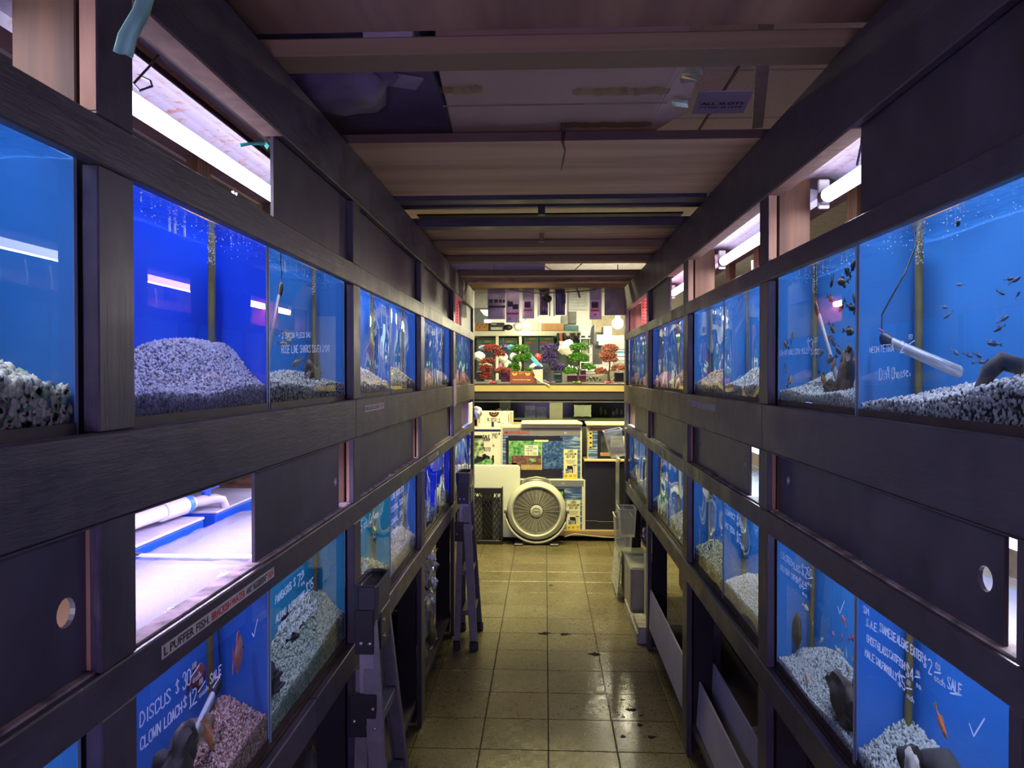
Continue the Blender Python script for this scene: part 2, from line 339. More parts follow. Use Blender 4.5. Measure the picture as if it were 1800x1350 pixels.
# ---------------------------------------------------------------- the room shell
struct(box('floor', mat('floor_bed', (0.03, 0.026, 0.02), 0.9), (-3, 3.4, -4, 14, -0.12, -0.006)))
def tile_mat():
    m, nt, N, K, P = new_mat('vinyl_tile')
    tc = N.new('ShaderNodeTexCoord'); ge = N.new('ShaderNodeNewGeometry'); oi = N.new('ShaderNodeObjectInfo')
    # basket of short strokes pressed into the vinyl
    def lines(sx, sy):
        mp = N.new('ShaderNodeMapping'); mp.inputs['Scale'].default_value = (sx, sy, 1); K.new(ge.outputs['Position'], mp.inputs[0])
        n = N.new('ShaderNodeTexNoise'); n.inputs['Scale'].default_value = 1; n.inputs['Detail'].default_value = 2; K.new(mp.outputs[0], n.inputs[0]); return n.outputs['Fac']
    a, b = lines(260, 34), lines(34, 260)
    ck = N.new('ShaderNodeTexChecker'); ck.inputs['Scale'].default_value = 19; K.new(ge.outputs['Position'], ck.inputs[0])
    mx = N.new('ShaderNodeMix'); K.new(ck.outputs['Fac'], mx.inputs[0]); K.new(a, mx.inputs[2]); K.new(b, mx.inputs[3])
    dirt = N.new('ShaderNodeTexNoise'); dirt.inputs['Scale'].default_value = 2.3; dirt.inputs['Detail'].default_value = 9; dirt.inputs['Roughness'].default_value = 0.7; K.new(ge.outputs['Position'], dirt.inputs[0])
    cr = N.new('ShaderNodeValToRGB'); e = cr.color_ramp.elements; e[0].position = 0.36; e[0].color = L3(srgb(76, 70, 52)); e[1].position = 0.5; e[1].color = L3(srgb(122, 112, 84)); K.new(mx.outputs[0], cr.inputs[0])
    dr = N.new('ShaderNodeValToRGB'); e = dr.color_ramp.elements; e[0].position = 0.3; e[0].color = (0.74, 0.72, 0.70, 1); e[1].position = 0.6; e[1].color = (1, 1, 1, 1); K.new(dirt.outputs['Fac'], dr.inputs[0])
    mu = N.new('ShaderNodeMix'); mu.data_type = 'RGBA'; mu.blend_type = 'MULTIPLY'; mu.inputs[0].default_value = 1; K.new(cr.outputs[0], mu.inputs[6]); K.new(dr.outputs[0], mu.inputs[7])
    hs = N.new('ShaderNodeHueSaturation'); mr = N.new('ShaderNodeMapRange'); mr.inputs[3].default_value = 0.88; mr.inputs[4].default_value = 1.08
    K.new(oi.outputs['Random'], mr.inputs[0]); K.new(mr.outputs[0], hs.inputs['Value']); K.new(mu.outputs[2], hs.inputs['Color']); K.new(hs.outputs[0], P.inputs['Base Color'])
    rr = N.new('ShaderNodeMapRange'); rr.inputs[1].default_value = 0.3; rr.inputs[2].default_value = 0.7; rr.inputs[3].default_value = 0.19; rr.inputs[4].default_value = 0.30
    K.new(dirt.outputs['Fac'], rr.inputs[0])
    # a damp, polished spot on the worn tiles
    vd = N.new('ShaderNodeVectorMath'); vd.operation = 'DISTANCE'; vd.inputs[1].default_value = (.28, 3.80, 0); K.new(ge.outputs['Position'], vd.inputs[0])
    wn = N.new('ShaderNodeTexNoise'); wn.inputs['Scale'].default_value = 9; wn.inputs['Detail'].default_value = 6; K.new(ge.outputs['Position'], wn.inputs[0])
    wa = N.new('ShaderNodeMath'); wa.operation = 'MULTIPLY_ADD'; wa.inputs[1].default_value = .4; K.new(wn.outputs['Fac'], wa.inputs[0]); K.new(vd.outputs['Value'], wa.inputs[2])
    wm = N.new('ShaderNodeMapRange'); wm.inputs[1].default_value = .40; wm.inputs[2].default_value = .66; wm.inputs[3].default_value = .52; wm.inputs[4].default_value = 1.0; K.new(wa.outputs[0], wm.inputs[0])
    rm = N.new('ShaderNodeMath'); rm.operation = 'MULTIPLY'; K.new(rr.outputs[0], rm.inputs[0]); K.new(wm.outputs[0], rm.inputs[1])
    K.new(rm.outputs[0], P.inputs['Roughness']); P.inputs['Specular IOR Level'].default_value = 0.5
    bp = N.new('ShaderNodeBump'); bp.inputs['Strength'].default_value = 0.25; bp.inputs['Distance'].default_value = 0.002; K.new(mx.outputs[0], bp.inputs['Height'])
    b2 = N.new('ShaderNodeBump'); b2.inputs['Strength'].default_value = 0.13; b2.inputs['Distance'].default_value = 0.01; K.new(dirt.outputs['Fac'], b2.inputs['Height']); K.new(bp.outputs[0], b2.inputs['Normal']); K.new(b2.outputs[0], P.inputs['Normal'])
    return m
fl = bpy.data.objects['floor']
tm = MB(); h = 0.1503
tm.add([(-h, -h, -.006), (h, -h, -.006), (h, h, -.006), (-h, h, -.006), (-h, -h, -.001), (h, -h, -.001), (h, h, -.001), (-h, h, -.001), (-h + .0015, -h + .0015, 0), (h - .0015, -h + .0015, 0), (h - .0015, h - .0015, 0), (-h + .0015, h - .0015, 0)],
       [(8, 9, 10, 11)] + [(a, (a + 1) % 4, 4 + (a + 1) % 4, 4 + a) for a in range(4)] + [(4 + a, 4 + (a + 1) % 4, 8 + (a + 1) % 4, 8 + a) for a in range(4)])
t0 = tm.build('floor_tile', tile_mat(), fl); first = True
for i in range(-4, 4):
    for j in range(-9, 17):
        o = t0 if first else t0.copy()
        if not first: COL.objects.link(o)
        first = False
        o.location = (0.016 + 0.305 * i + 0.1525, 3.356 + 0.305 * j + 0.1525, random.uniform(-.0006, 0)); o.rotation_euler = (0, 0, random.choice((0, PI)) + random.uniform(-.002, .002))
for (x, y, a, b, sd) in [(-0.0, 4.88, .05, .03, 1), (.13, 4.87, .04, .03, 2), (.30, 4.53, .045, .03, 3), (.05, 6.0, .03, .015, 4), (.43, 3.78, .03, .02, 5), (.36, 3.50, .015, .02, 6), (.45, 3.62, .02, .025, 7), (.40, 3.9, .02, .012, 8), (.47, 3.72, .015, .012, 9), (.38, 3.7, .012, .01, 10), (.49, 3.5, .03, .015, 11), (.32, 3.82, .012, .008, 12)]:
    rr = random.Random(sd); mb = MB(); n = 11
    mb.prism([(x + a * math.cos(2 * PI * k / n) * rr.uniform(.4, 1.1), y + b * math.sin(2 * PI * k / n) * rr.uniform(.4, 1.1)) for k in range(n)], 0.0002, 0.001, 'Z')
    mb.build('worn_patch', mat('worn_patch', (0.012, 0.01, 0.009), 0.85, spec=.1), fl)
WALLM = mat('shop_wall', (0.78, 0.76, 0.66), 0.8, var=0.08, scale=3)
struct(box('wall_back', WALLM, (-3, 3.4, 12.4, 12.52, 0, 3)))
struct(box('wall_left', mat('wall_dim', (0.30, 0.25, 0.27), 0.85, var=0.2), (-2.42, -2.3, -4, 12.4, 0, 3)))
struct(box('wall_right', mat('wall_dim', (0.3, .25, .27)), (2.7, 2.82, -4, 12.4, 0, 3)))
CE = struct(box('ceiling', mat('ceiling_grid_void', (0.30, 0.26, 0.27), 0.9), (-3, 3.4, -4, 12.5, 3.0, 3.1)))
CTM = mat('ceiling_tile', (0.80, 0.66, 0.68), 0.9, var=0.08, scale=60, bump=0.3)
first = True
for i in range(-4, 5):
    for j in range(0, 8):
        if first: c0 = MB().bx(-.296, .296, -.296, .296, -.018, 0).build('ceiling_tile', CTM, CE); o = c0; first = False
        else: o = c0.copy(); COL.objects.link(o)
        o.location = (0.52 + .61 * i, 1.2 + .61 * j, 2.999)

# ---------------------------------------------------------------- the two racks
SIDE = {-1: dict(X=.58, G=.61, posts=[(-.33, -.24), (.969, 1.055), (2.29, 2.376), (3.549, 3.651), (4.82, 4.915), (6.14, 6.24)], head=(2.20, 2.35), r1=(1.945, 2.008), r2=(1.475, 1.593), r3=(1.213, 1.275), r4=(.765, .845), y1=6.24, nm='ladder-side rack'),
         1: dict(X=.62, G=.65, posts=[(-.33, -.24), (.925, 1.012), (2.154, 2.239), (3.345, 3.455), (4.61, 4.69), (5.87, 5.99)], head=(2.172, 2.35), r1=(1.933, 1.985), r2=(1.455, 1.585), r3=(1.225, 1.285), r4=(.765, .845), y1=5.99, nm='rack facing the ladders')}
DEP = 0.27
RACK = {}
def plate_hole(mb, x0, x1, y0, y1, z0, z1, hole=None):
    """upright board in the YZ plane, optionally with a round finger hole"""
    if not hole: return mb.bx(x0, x1, y0, y1, z0, z1)
    hy, hz, r = hole; n = 16; vs = []
    for X in (x0, x1):
        for j in range(n): w = 2 * PI * j / n; vs.append((X, hy + r * math.cos(w), hz + r * math.sin(w)))
        for j in range(n):
            w = 2 * PI * j / n; c, s_ = math.cos(w), math.sin(w)
            ty = ((y1 - hy) / c if c > 1e-9 else (y0 - hy) / c if c < -1e-9 else 1e9); tz = ((z1 - hz) / s_ if s_ > 1e-9 else (z0 - hz) / s_ if s_ < -1e-9 else 1e9)
            t = min(ty, tz); vs.append((X, hy + t * c, hz + t * s_))
        vs += [(X, y1, z1), (X, y0, z1), (X, y0, z0), (X, y1, z0)]
    fs = []; B = 2 * n + 4
    ang = [math.atan2(z1 - hz, y1 - hy), math.atan2(z1 - hz, y0 - hy), math.atan2(z0 - hz, y0 - hy) + 2 * PI, math.atan2(z0 - hz, y1 - hy) + 2 * PI]
    for k in (0, 1):
        for j in range(n):
            j2 = (j + 1) % n; w0, w1 = 2 * PI * j / n, 2 * PI * (j + 1) / n; f = [j, n + j]
            for q in range(4):
                if w0 < ang[q] < w1: f.append(2 * n + q)
            f += [n + j2, j2]; fs.append(tuple(k * B + i for i in f))
    for j in range(n): j2 = (j + 1) % n; fs.append((j, j2, B + j2, B + j))
    c = [2 * n, 2 * n + 1, 2 * n + 2, 2 * n + 3]
    for q in range(4): fs.append((c[q], c[(q + 1) % 4], B + c[(q + 1) % 4], B + c[q]))
    return mb.add(vs, fs)
def door(root, s, y0, y1, z0, z1, track=0, hole=None, m=None):
    D = SIDE[s]; x = D['X'] + .0215 + .009 * track; mb = MB(); plate_hole(mb, s * x, s * (x + .007), y0, y1, z0 - .012, z1 + .012, hole)
    o = mb.build('door_panel', m or M_DOOR, root); return o
def make_rack(s):
    D = SIDE[s]; X = D['X']; P = D['posts']; y0, y1 = -0.6, D['y1']
    root = thing('display_rack', (s * (X + .2), 3, 0), 'long black timber rack of lit tanks, ' + ('with two stepladders standing against it' if s < 0 else 'with clear plastic boxes at its far end'), 'rack')
    RACK[s] = root
    bx = lambda n, m, x0, x1, a, b, z0, z1, bev=.002, mi=0: MB().bx(s * x0, s * x1, a, b, z0, z1).build(n, m, root, bevel=bev)
    for nm in ('head', 'r1', 'r2', 'r3', 'r4'):
        z0, z1 = D[nm]; cuts = {'r2': [y0, 2.31 if s < 0 else 2.2, y1], 'r4': [y0, 1.9, 4.3, y1], 'head': [y0, 2.5, y1]}.get(nm, [y0, 3.6 if s < 0 else 3.4, y1])
        for a, b in zip(cuts[:-1], cuts[1:]):
            bx('header_board' if nm == 'head' else 'rail', M_BLK_Y, X, X + .02, a + .0008, b - .0008, z0, z1, .0025)
        if nm in ('head', 'r2'):   # pale underside of the boards, where the paint stops
            for ya, yb in ([(y0, 1.664), (4.93, 5.45)] if s < 0 else [(1.579, 3.93), (4.7, 5.86)]) if nm == 'head' else [(y0, y1)]: bx('board_edge', M_STRIP if nm == 'head' else M_BLK_Y, X + .001, X + .0425, ya, yb, z0 - .003, z0 - .0005, 0)
    # worn pale ridges on the door runner
    bx('door_runner', edge_worn(), X + .012, X + .043, y0, y1, D['r3'][1] - .0005, D['r3'][1] + .004, 0)
    bx('door_runner', edge_worn(), X + .012, X + .043, y0, y1, D['r1'][1] - .0005, D['r1'][1] + .004, 0)
    for i, (a, b) in enumerate(P):
        for z0, z1 in ((0, D['r4'][0]), (D['r4'][1], D['r3'][0]), (D['r3'][1], D['r2'][0]), (D['r2'][1], D['r1'][0]), (D['r1'][1], D['head'][0])):
            bx('post', M_BLK_Z, X + .002, X + .025, a, b, z0 + .0005, z1 - .0005, .002)
        hz = [(D['r3'][1] - .02, D['r2'][0] + .03), (D['r1'][1] - .01, 2.345)]
        for z0, z1 in hz: bx('stud', M_STUD, X + .032, X + .118, a + .001, a + .04, z0, z1, .002)
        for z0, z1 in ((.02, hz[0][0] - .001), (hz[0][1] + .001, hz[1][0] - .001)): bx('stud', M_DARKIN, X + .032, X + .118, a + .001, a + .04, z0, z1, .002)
        for z0, z1 in ((D['r3'][1], D['r2'][0]), (D['r1'][1], D['head'][0])):
            if (z0 < 1.6 and 0 < i < 5) or (s < 0 and i == 1) or (s > 0 and i in (2, 3)): bx('bare_strip', M_STRIP, X + (.0035 if z0 > 1.6 else .016), X + .025, a - .0015, a - .0001, z0 + .006, z1 - .004, 0)
            bx('bare_strip', M_STRIP, X + .03, X + .058, b - .03, b, z0 + .006, z1 - .004, 0)
    if s > 0:
        for z0, z1, ye in ((.846, D['r3'][0] - .001, 1.045), (D['r3'][1] + .001, D['r2'][0] - .001, 1.030)): bx('post', M_BLK_Z, X + .003, X + .02, 1.0125, ye, z0, z1)
    G = D['G']
    bx('shelf_board', M_STUDY, X + .022, G + DEP + .06, y0, y1, D['r2'][1] - .045, D['r2'][1] - .022, 0)
    bx('shelf_board', M_BLK_Y, X + .022, G + DEP + .06, y0, y1, .80, .842, 0)
    bx('ledge', mat('stained_ledge', srgb(62, 48, 44), 0.5, var=0.5, scale=18, bump=.3), X + .021, G + .012, y0, y1, .8425, .849, 0)
    bx('hood_top', mat('hood_top', srgb(120, 84, 84), 0.8), X + .021, G + .5, y0, y1, 2.336, 2.349, 0)
    bx('lamp_beam', M_STUDY, .642, .680, y0, y1, 2.222, 2.30, .003)
    bx('back_beam', M_OSB, G + .42, G + .45, y0, y1, 1.99, 2.12, .002)
    bx('back_ledge', M_STUDY, G + .40, G + .52, y0, y1, 1.95, 1.985, .002)
    bx('added_backing', M_DARKIN, G + .40, G + .41, y0, y1, 0.02, .80, 0)  # black backing added to stop light leaks and keep the under-rack space dark
    bx('under_shelf', mat('under_shelf', srgb(70, 62, 66), 0.8), X + .028, G + .40, 2.376 if s < 0 else 2.239, y1 if s < 0 else 4.69, .10, .13, .002)
    for i in range(len(P) - 1):
        ym = (P[i][1] + P[i + 1][0]) / 2
        bx('stud', M_STUD, G + .452, G + .49, ym - .045, ym + .045, 1.99, 2.35, .002)
        bx('stud', M_STUD, G + .452, G + .49, P[i][0], P[i][0] + .09, 1.99, 2.35, .002)
    return root
rl = make_rack(-1); rr_ = make_rack(1)
# sliding hatch panels (y from, y to, track, finger hole)
L, Rr = SIDE[-1], SIDE[1]
for (a, b, t) in [(1.664, 2.30, 0), (2.37, 2.955, 0), (2.94, 3.56, 1), (3.645, 4.20, 0), (4.19, 4.83, 1), (5.45, 6.15, 0)]: door(rl, -1, a, b, L['r1'][1], L['head'][0], t)
for (a, b, t, h) in [(.2, .985, 0, (.926, 1.37, .019)), (1.548, 2.19, 0, (2.155, 1.362, .014)), (2.37, 2.90, 0, (2.42, 1.36, .012)), (2.91, 3.50, 1, (3.44, 1.37, .008)), (3.645, 4.10, 0, None), (4.09, 4.72, 1, None), (4.91, 5.5, 0, None)]: door(rl, -1, a, b, L['r3'][1], L['r2'][0], t, h)
for (a, b, t) in [(1.0, 1.579, 0), (.1, .99, 1), (3.93, 4.62, 0), (4.0, 4.62, 1)]: door(rr_, 1, a, b, Rr['r1'][1], Rr['head'][0], t)
for (a, b, t, h) in [(1.088, 1.56, 0, (1.133, 1.372, .019)), (1.55, 2.147, 1, (2.06, 1.385, .012)), (2.41, 2.85, 0, (2.46, 1.375, .012)), (2.84, 3.335, 1, (3.2, 1.38, .010)), (3.50, 4.05, 0, None), (4.04, 4.595, 1, (4.45, 1.38, .01)), (4.85, 5.45, 0, None)]: door(rr_, 1, a, b, Rr['r3'][1], Rr['r2'][0], t, h)
# taped sign strips on the rails
def sign(root, s, y0, z, hh, txts, w, tilt=0.0):
    X = SIDE[s]['X'] - .0012; o = MB().bx(s * X, s * (X + .001), y0, y0 + w if s < 0 else y0 - w, z, z + hh).build('sign_strip', mat('sign_paper', (0.42, 0.40, 0.40), .7, var=.2, scale=30), root)
    x = y0
    for t, m, wd in txts:
        put_text('lettering', t, hh * .92, m, (s * (X - .0006), x + (-s) * wd / 2, z + hh * .47), (R(90), 0, R(90) if s < 0 else R(-90)), o, fit=wd * .95); x += -s * wd
sign(rl, -1, 1.121, 1.2375, .021, [('L PUFFER FISH.', M_INK, .165), ('BRACKISH WATER', M_RED, .155), ('AND "AGGRESSIVE"', M_INK, .115), ('FISH', M_RED, .035)], .475)
sign(rl, -1, 2.42, 1.548, .02, [('AFRICAN CICHLID', M_INK, .22), ('FISH', M_RED, .06)], .29)
sign(rl, -1, 3.75, 1.232, .022, [('SALT WATER ONLY', M_INK, .3)], .36)
sign(rl, -1, 5.15, 1.232, .022, [('SALT WATER', M_INK, .28)], .32)
sign(rr_, 1, 3.30, 1.535, .025, [('    ', M_INK, .2)], .5)
sign(rr_, 1, 4.15, 1.225, .04, [('FISH', M_INK, .1)], .16)
# storage loft over the aisle: joists and boards on the rack headers
loft = thing('storage_loft', (0, 3, 2.35), 'storage loft of planks and joists spanning the aisle between the racks', 'loft')
M_PLY = wood('plywood', srgb(112, 88, 74), srgb(160, 128, 104), 'Y', .5); M_PLYG = wood('plywood_swirl', srgb(140, 116, 100), srgb(196, 164, 134), 'X', .9)
M_JR = wood('red_joist', srgb(112, 94, 70), srgb(144, 122, 92), 'X', .5, ring=False)
def lf(nm, m, y0, y1, z0, z1, x0=-.80, x1=.85, bev=.003): return MB().bx(x0, x1, y0, y1, z0, z1).build(nm, m, loft, bevel=bev)
lf('board', M_PLY, -1.2, 1.60, 2.392, 2.404); lf('joist', M_JR, 1.615, 1.712, 2.352, 2.39)
lf('board', wood('pale_plank', srgb(164, 134, 104), srgb(216, 182, 142), 'X', .5, ring=False), 2.24, 2.905, 2.354, 2.381)
lf('plank_edge', wood('dark_edge', srgb(70, 52, 46), srgb(112, 84, 70), 'X', .8, ring=False), 2.2385, 2.2395, 2.3545, 2.3805, bev=0)
lf('joist', M_BLK_X, 2.97, 3.05, 2.352, 2.39); lf('joist', M_JR, 3.10, 3.17, 2.40, 2.43); lf('joist', M_BLK_X, 3.28, 3.32, 2.392, 2.43)
lf('joist', M_BLK_X, 3.50, 3.59, 2.352, 2.391); lf('board', M_PLYG, 3.595, 4.64, 2.393, 2.405); lf('joist', M_JR, 4.08, 4.18, 2.352, 2.391)
lf('joist', M_JR, 4.60, 4.70, 2.352, 2.391); lf('joist', M_JR, 5.26, 5.35, 2.352, 2.391); lf('joist', M_PLY, 5.62, 5.72, 2.352, 2.391); lf('joist', M_JR, 6.02, 6.17, 2.352, 2.391)
lf('board', M_DARKIN, 4.72, 6.14, 2.66, 2.67)
MB().bx(-.03, .0, 3.24, 3.27, 2.35, 2.45).build('hanger', M_BLACKP, loft); MB().bx(-.03, -.005, 3.9, 3.93, 2.35, 2.392).build('hanger', M_JR, loft)

# ---------------------------------------------------------------- fluorescent lamps in the hoods
M_REFL = mat('rusty_white_enamel', (0.80, 0.78, 0.82), 0.5, var=0.0, scale=55, col2=(0.55, 0.22, 0.12), bump=.1)
def rusty():
    m, nt, N, K, P = new_mat('rusty_enamel'); tc = N.new('ShaderNodeTexCoord')
    n = N.new('ShaderNodeTexNoise'); n.inputs['Scale'].default_value = 38; n.inputs['Detail'].default_value = 8; n.inputs['Roughness'].default_value = .75; K.new(tc.outputs['Object'], n.inputs[0])
    cr = N.new('ShaderNodeValToRGB'); e = cr.color_ramp.elements; e[0].position = .34; e[0].color = (.14, .04, .02, 1); e[1].position = .47; e[1].color = (.17, .145, .21, 1); x = e.new(.42); x.color = (.15, .08, .08, 1)
    K.new(n.outputs['Fac'], cr.inputs[0]); K.new(cr.outputs[0], P.inputs['Base Color']); P.inputs['Roughness'].default_value = .5; return m
M_REFL = rusty()
TCOL = {'white': (0.86, 0.84, 1.0), 'violet': (0.74, 0.61, 1.0), 'pink': (1.0, 0.62, 0.78), 'blue': (0.34, 0.42, 1.0), 'cyan': (0.76, 0.90, 1.0)}
TUBE_UP, TUBE_LOW, DOWN_W = 14.0, 5.0, 7.0
TUBES = {k: emit('tube_glow_' + k, c, TUBE_UP) for k, c in TCOL.items()}; TUBES_LOW = {k: emit('low_tube_glow_' + k, c, TUBE_LOW) for k, c in TCOL.items()}
def lamp(s, y0, y1, z, col, label, up, X=.76, pw=1.0):
    t = thing('fluorescent_lamp', (s * X, (y0 + y1) / 2, z), label, 'lamp', 'fluorescent lamps in the rack hoods')
    MB().tube([(s * X, y0 + .04, z), (s * X, y1 - .04, z)], .0185, 14).build('glass_tube', (TUBES if up else TUBES_LOW)[col], t, smooth=40)
    ll = bpy.data.lights.new('tube_downlight', 'AREA'); ll.shape = 'RECTANGLE'; ll.size = .034; ll.size_y = y1 - y0 - .1; ll.color = TCOL[col]; ll.energy = DOWN_W * (y1 - y0) * pw
    lo = bpy.data.objects.new('tube_downlight', ll); COL.objects.link(lo); lo.parent = t; lo.location = (0, 0, -.02)   # area lamp added under the tube to carry its downward light
    for y, d in ((y0, 1), (y1, -1)):
        MB().tube([(s * X, y + d * .012, z), (s * X, y + d * .042, z)], .0195, 14).build('end_cap', M_CHROME, t, smooth=40)
        MB().bx(s * (X - .015), s * (X + .015), y, y + d * .014, z - .03, z + .05).build('lamp_holder', M_WHITE, t, bevel=.003)
    if up:
        w = .075
        mb = MB(); prof = [(X - w, z + .035), (X - w + .012, z + .05), (X - .02, z + .062), (X + .02, z + .062), (X + w - .012, z + .05), (X + w, z + .035), (X + w, z + .038), (X + .03, z + .085), (X - .03, z + .085), (X - w, z + .038)]
        mb.prism([(s * a, b) for a, b in prof], y0 - .02, y1 + .02, 'Y'); mb.build('reflector', M_REFL, t)
    else:
        MB().bx(s * (X - .03), s * (X + .03), y0, y1, z + .05, z + .075).build('reflector', M_WHITE, t, bevel=.003)
    return t
def lamps():
    for s in (-1, 1):
        P = SIDE[s]['posts']; up = ['white', 'white', 'white', 'white', 'pink'] if s < 0 else ['white', 'white', 'white', 'pink', 'pink']
        lo = ['white', 'violet', 'white', 'blue', 'blue'] if s < 0 else ['violet', 'violet', 'cyan', 'cyan', 'cyan']
        lo[1] = 'violet' if s < 0 else 'white'
        nm = 'ladder-side rack' if s < 0 else 'rack facing the ladders'
        pos = ['behind the nearest end', 'above the first full bay', 'above the second full bay', 'above the third full bay', 'above the last bay']
        for i in range(5):
            a, b = P[i][1] + .05, P[i + 1][0] - .03
            if i == 0: a = .15
            lamp(s, a, b, 2.17 if s < 0 else 2.152, up[i], f'fluorescent tube, top hood of the {nm}, {pos[i]}', True)
            lamp(s, a, b, 1.437 if s < 0 else 1.405, lo[i], f'fluorescent tube, lower hood of the {nm}, {pos[i]}', False, pw=1.0)
lamps()
# wires and ties that hang the near lamp
w = MB(); w.tube([(-.66, 1.29, 2.30), (-.655, 1.30, 2.245), (-.68, 1.285, 2.20), (-.70, 1.27, 2.165), (-.685, 1.262, 2.15), (-.665, 1.265, 2.158), (-.675, 1.278, 2.172), (-.70, 1.285, 2.185)], .0022, 6)
one(w, 'lamp_wire', mat('dark_wire', (.03, .025, .04), .4), 'dark bent wire loop hooked round the big glowing tube', 'wire', smooth=60)
w = MB(); w.tube([(.665, 1.63, 2.20), (.665, 1.635, 2.155), (.67, 1.67, 2.12)], .0025, 6); w.tube([(.665, 1.635, 2.155), (.668, 1.60, 2.13), (.675, 1.58, 2.145)], .0025, 6)
one(w, 'lamp_wire', MATS['dark_wire'], 'black twisted wire hanging from a beam beside the bare oak stud', 'wire', smooth=60)
for k, (y, z) in enumerate([(1.72, 2.205), (2.1, 2.19)]):
    w = MB(); w.tube([(-.70, y, z - .01), (-.685, y + .02, z), (-.655, y + .05, z + .008)], .004, 5); w.blob((-.655, y + .05, z + .006), (.009, .012, .009), k, .3, 1)
    one(w, 'green_tie', mat('green_twine', (.05, .42, .34), .7), ['knotted green twine tie nearer to the camera, at the big glowing tube', 'small green twine tie at the far end of the big glowing tube'][k], 'twine', smooth=60)
def ribbon(pts, wd, th=.002):
    mb = MB(); vs = []
    for (x, y, z, a) in pts:
        d = Vector((math.cos(a), math.sin(a), 0)) * wd / 2; n = Vector((-d.y, d.x, 0)).normalized() * th
        for q, e in ((-1, -1), (-.3, .6), (.3, -.6), (1, 1)): vs.append(Vector((x, y, z)) + d * q + n * e * 1.5)
    n = len(pts); fs = [(i * 4 + j, i * 4 + j + 1, i * 4 + j + 5, i * 4 + j + 4) for i in range(n - 1) for j in range(3)]
    return mb.add(vs, fs)
rb = ribbon([(-.52, .985, 2.22, 1.0), (-.521, .985, 2.185, 1.1), (-.525, .97, 2.14, 1.0), (-.532, .95, 2.10, .9), (-.535, .945, 2.075, .8)], .024)
o = one(rb, 'raffia_strip', mat('pale_green_plastic', (.22, .48, .42), .5, var=.25, scale=40, stretch=(1, 1, .1)), 'pale green plastic string hanging frayed from the ceiling beside the near post', 'string', smooth=60)
sm = o.modifiers.new('thick', 'SOLIDIFY'); sm.thickness = .002

# ---------------------------------------------------------------- tanks
def blue_mat(name, c, c2=None):
    return mat(name, c, .35, var=.10, scale=2.2) if c2 is None else mat(name, c, .35, scale=2.0, col2=c2)
B = {'mid': blue_mat('blue_back_mid', (.022, .135, .43)), 'deep': blue_mat('blue_back_deep', (.008, .055, .62)), 'teal': blue_mat('blue_back_teal', (.014, .25, .40)), 'sky': blue_mat('blue_back_sky', (.035, .17, .47)), 'elec': blue_mat('blue_back_electric', (.01, .07, .75)), 'roy': blue_mat('blue_back_royal', (.028, .145, .52))}
GR = {'pale': gravel_mat('pale_stones', [(.55, .52, .42), (.62, .58, .5), (.48, .45, .36), (.22, .34, .2), (.66, .62, .56), (.5, .46, .4), (.12, .12, .2), (.58, .55, .44)]),
      'violet': gravel_mat('violet_light_tint_gravel', [(.36, .33, .50), (.30, .28, .44), (.42, .40, .54), (.22, .2, .32), (.38, .36, .5)]),  # violet tank light is put into these stone colours
      'grey': gravel_mat('grey_white_gravel', [(.42, .44, .46), (.55, .56, .58), (.3, .32, .34), (.06, .06, .08), (.48, .5, .5), (.1, .1, .12)]),
      'salt': gravel_mat('salt_pepper_gravel', [(.62, .64, .68), (.5, .52, .58), (.70, .70, .74), (.05, .05, .07), (.58, .6, .66), (.25, .26, .32)]),
      'white': gravel_mat('fine_white_gravel', [(.62, .66, .66), (.55, .6, .6), (.68, .7, .7), (.4, .46, .46), (.12, .13, .14), (.6, .62, .62)]),
      'green': gravel_mat('algae_gravel', [(.34, .46, .30), (.44, .54, .38), (.26, .36, .24), (.5, .58, .46), (.2, .28, .2)]),
      'brown': gravel_mat('red_brown_gravel', [(.42, .26, .22), (.55, .42, .36), (.28, .15, .13), (.62, .5, .46), (.36, .2, .18)]),
      'coral': gravel_mat('crushed_coral', [(.66, .56, .50), (.72, .62, .56), (.56, .46, .4), (.5, .36, .34), (.7, .64, .58)]),
      'sand': gravel_mat('tan_gravel', [(.46, .38, .28), (.52, .44, .34), (.40, .32, .24), (.3, .24, .18), (.5, .43, .36)]),
      'olive': gravel_mat('mossy_gravel', [(.34, .32, .20), (.44, .42, .3), (.06, .06, .05), (.5, .48, .36), (.25, .24, .15)])}
ICO = None
def pebble_proto():
    global ICO
    bm = bmesh.new(); bmesh.ops.create_icosphere(bm, subdivisions=1, radius=1)
    ICO = (np.array([v.co[:] for v in bm.verts]), np.array([[x.index for x in f.verts] for f in bm.faces])); bm.free()
pebble_proto()
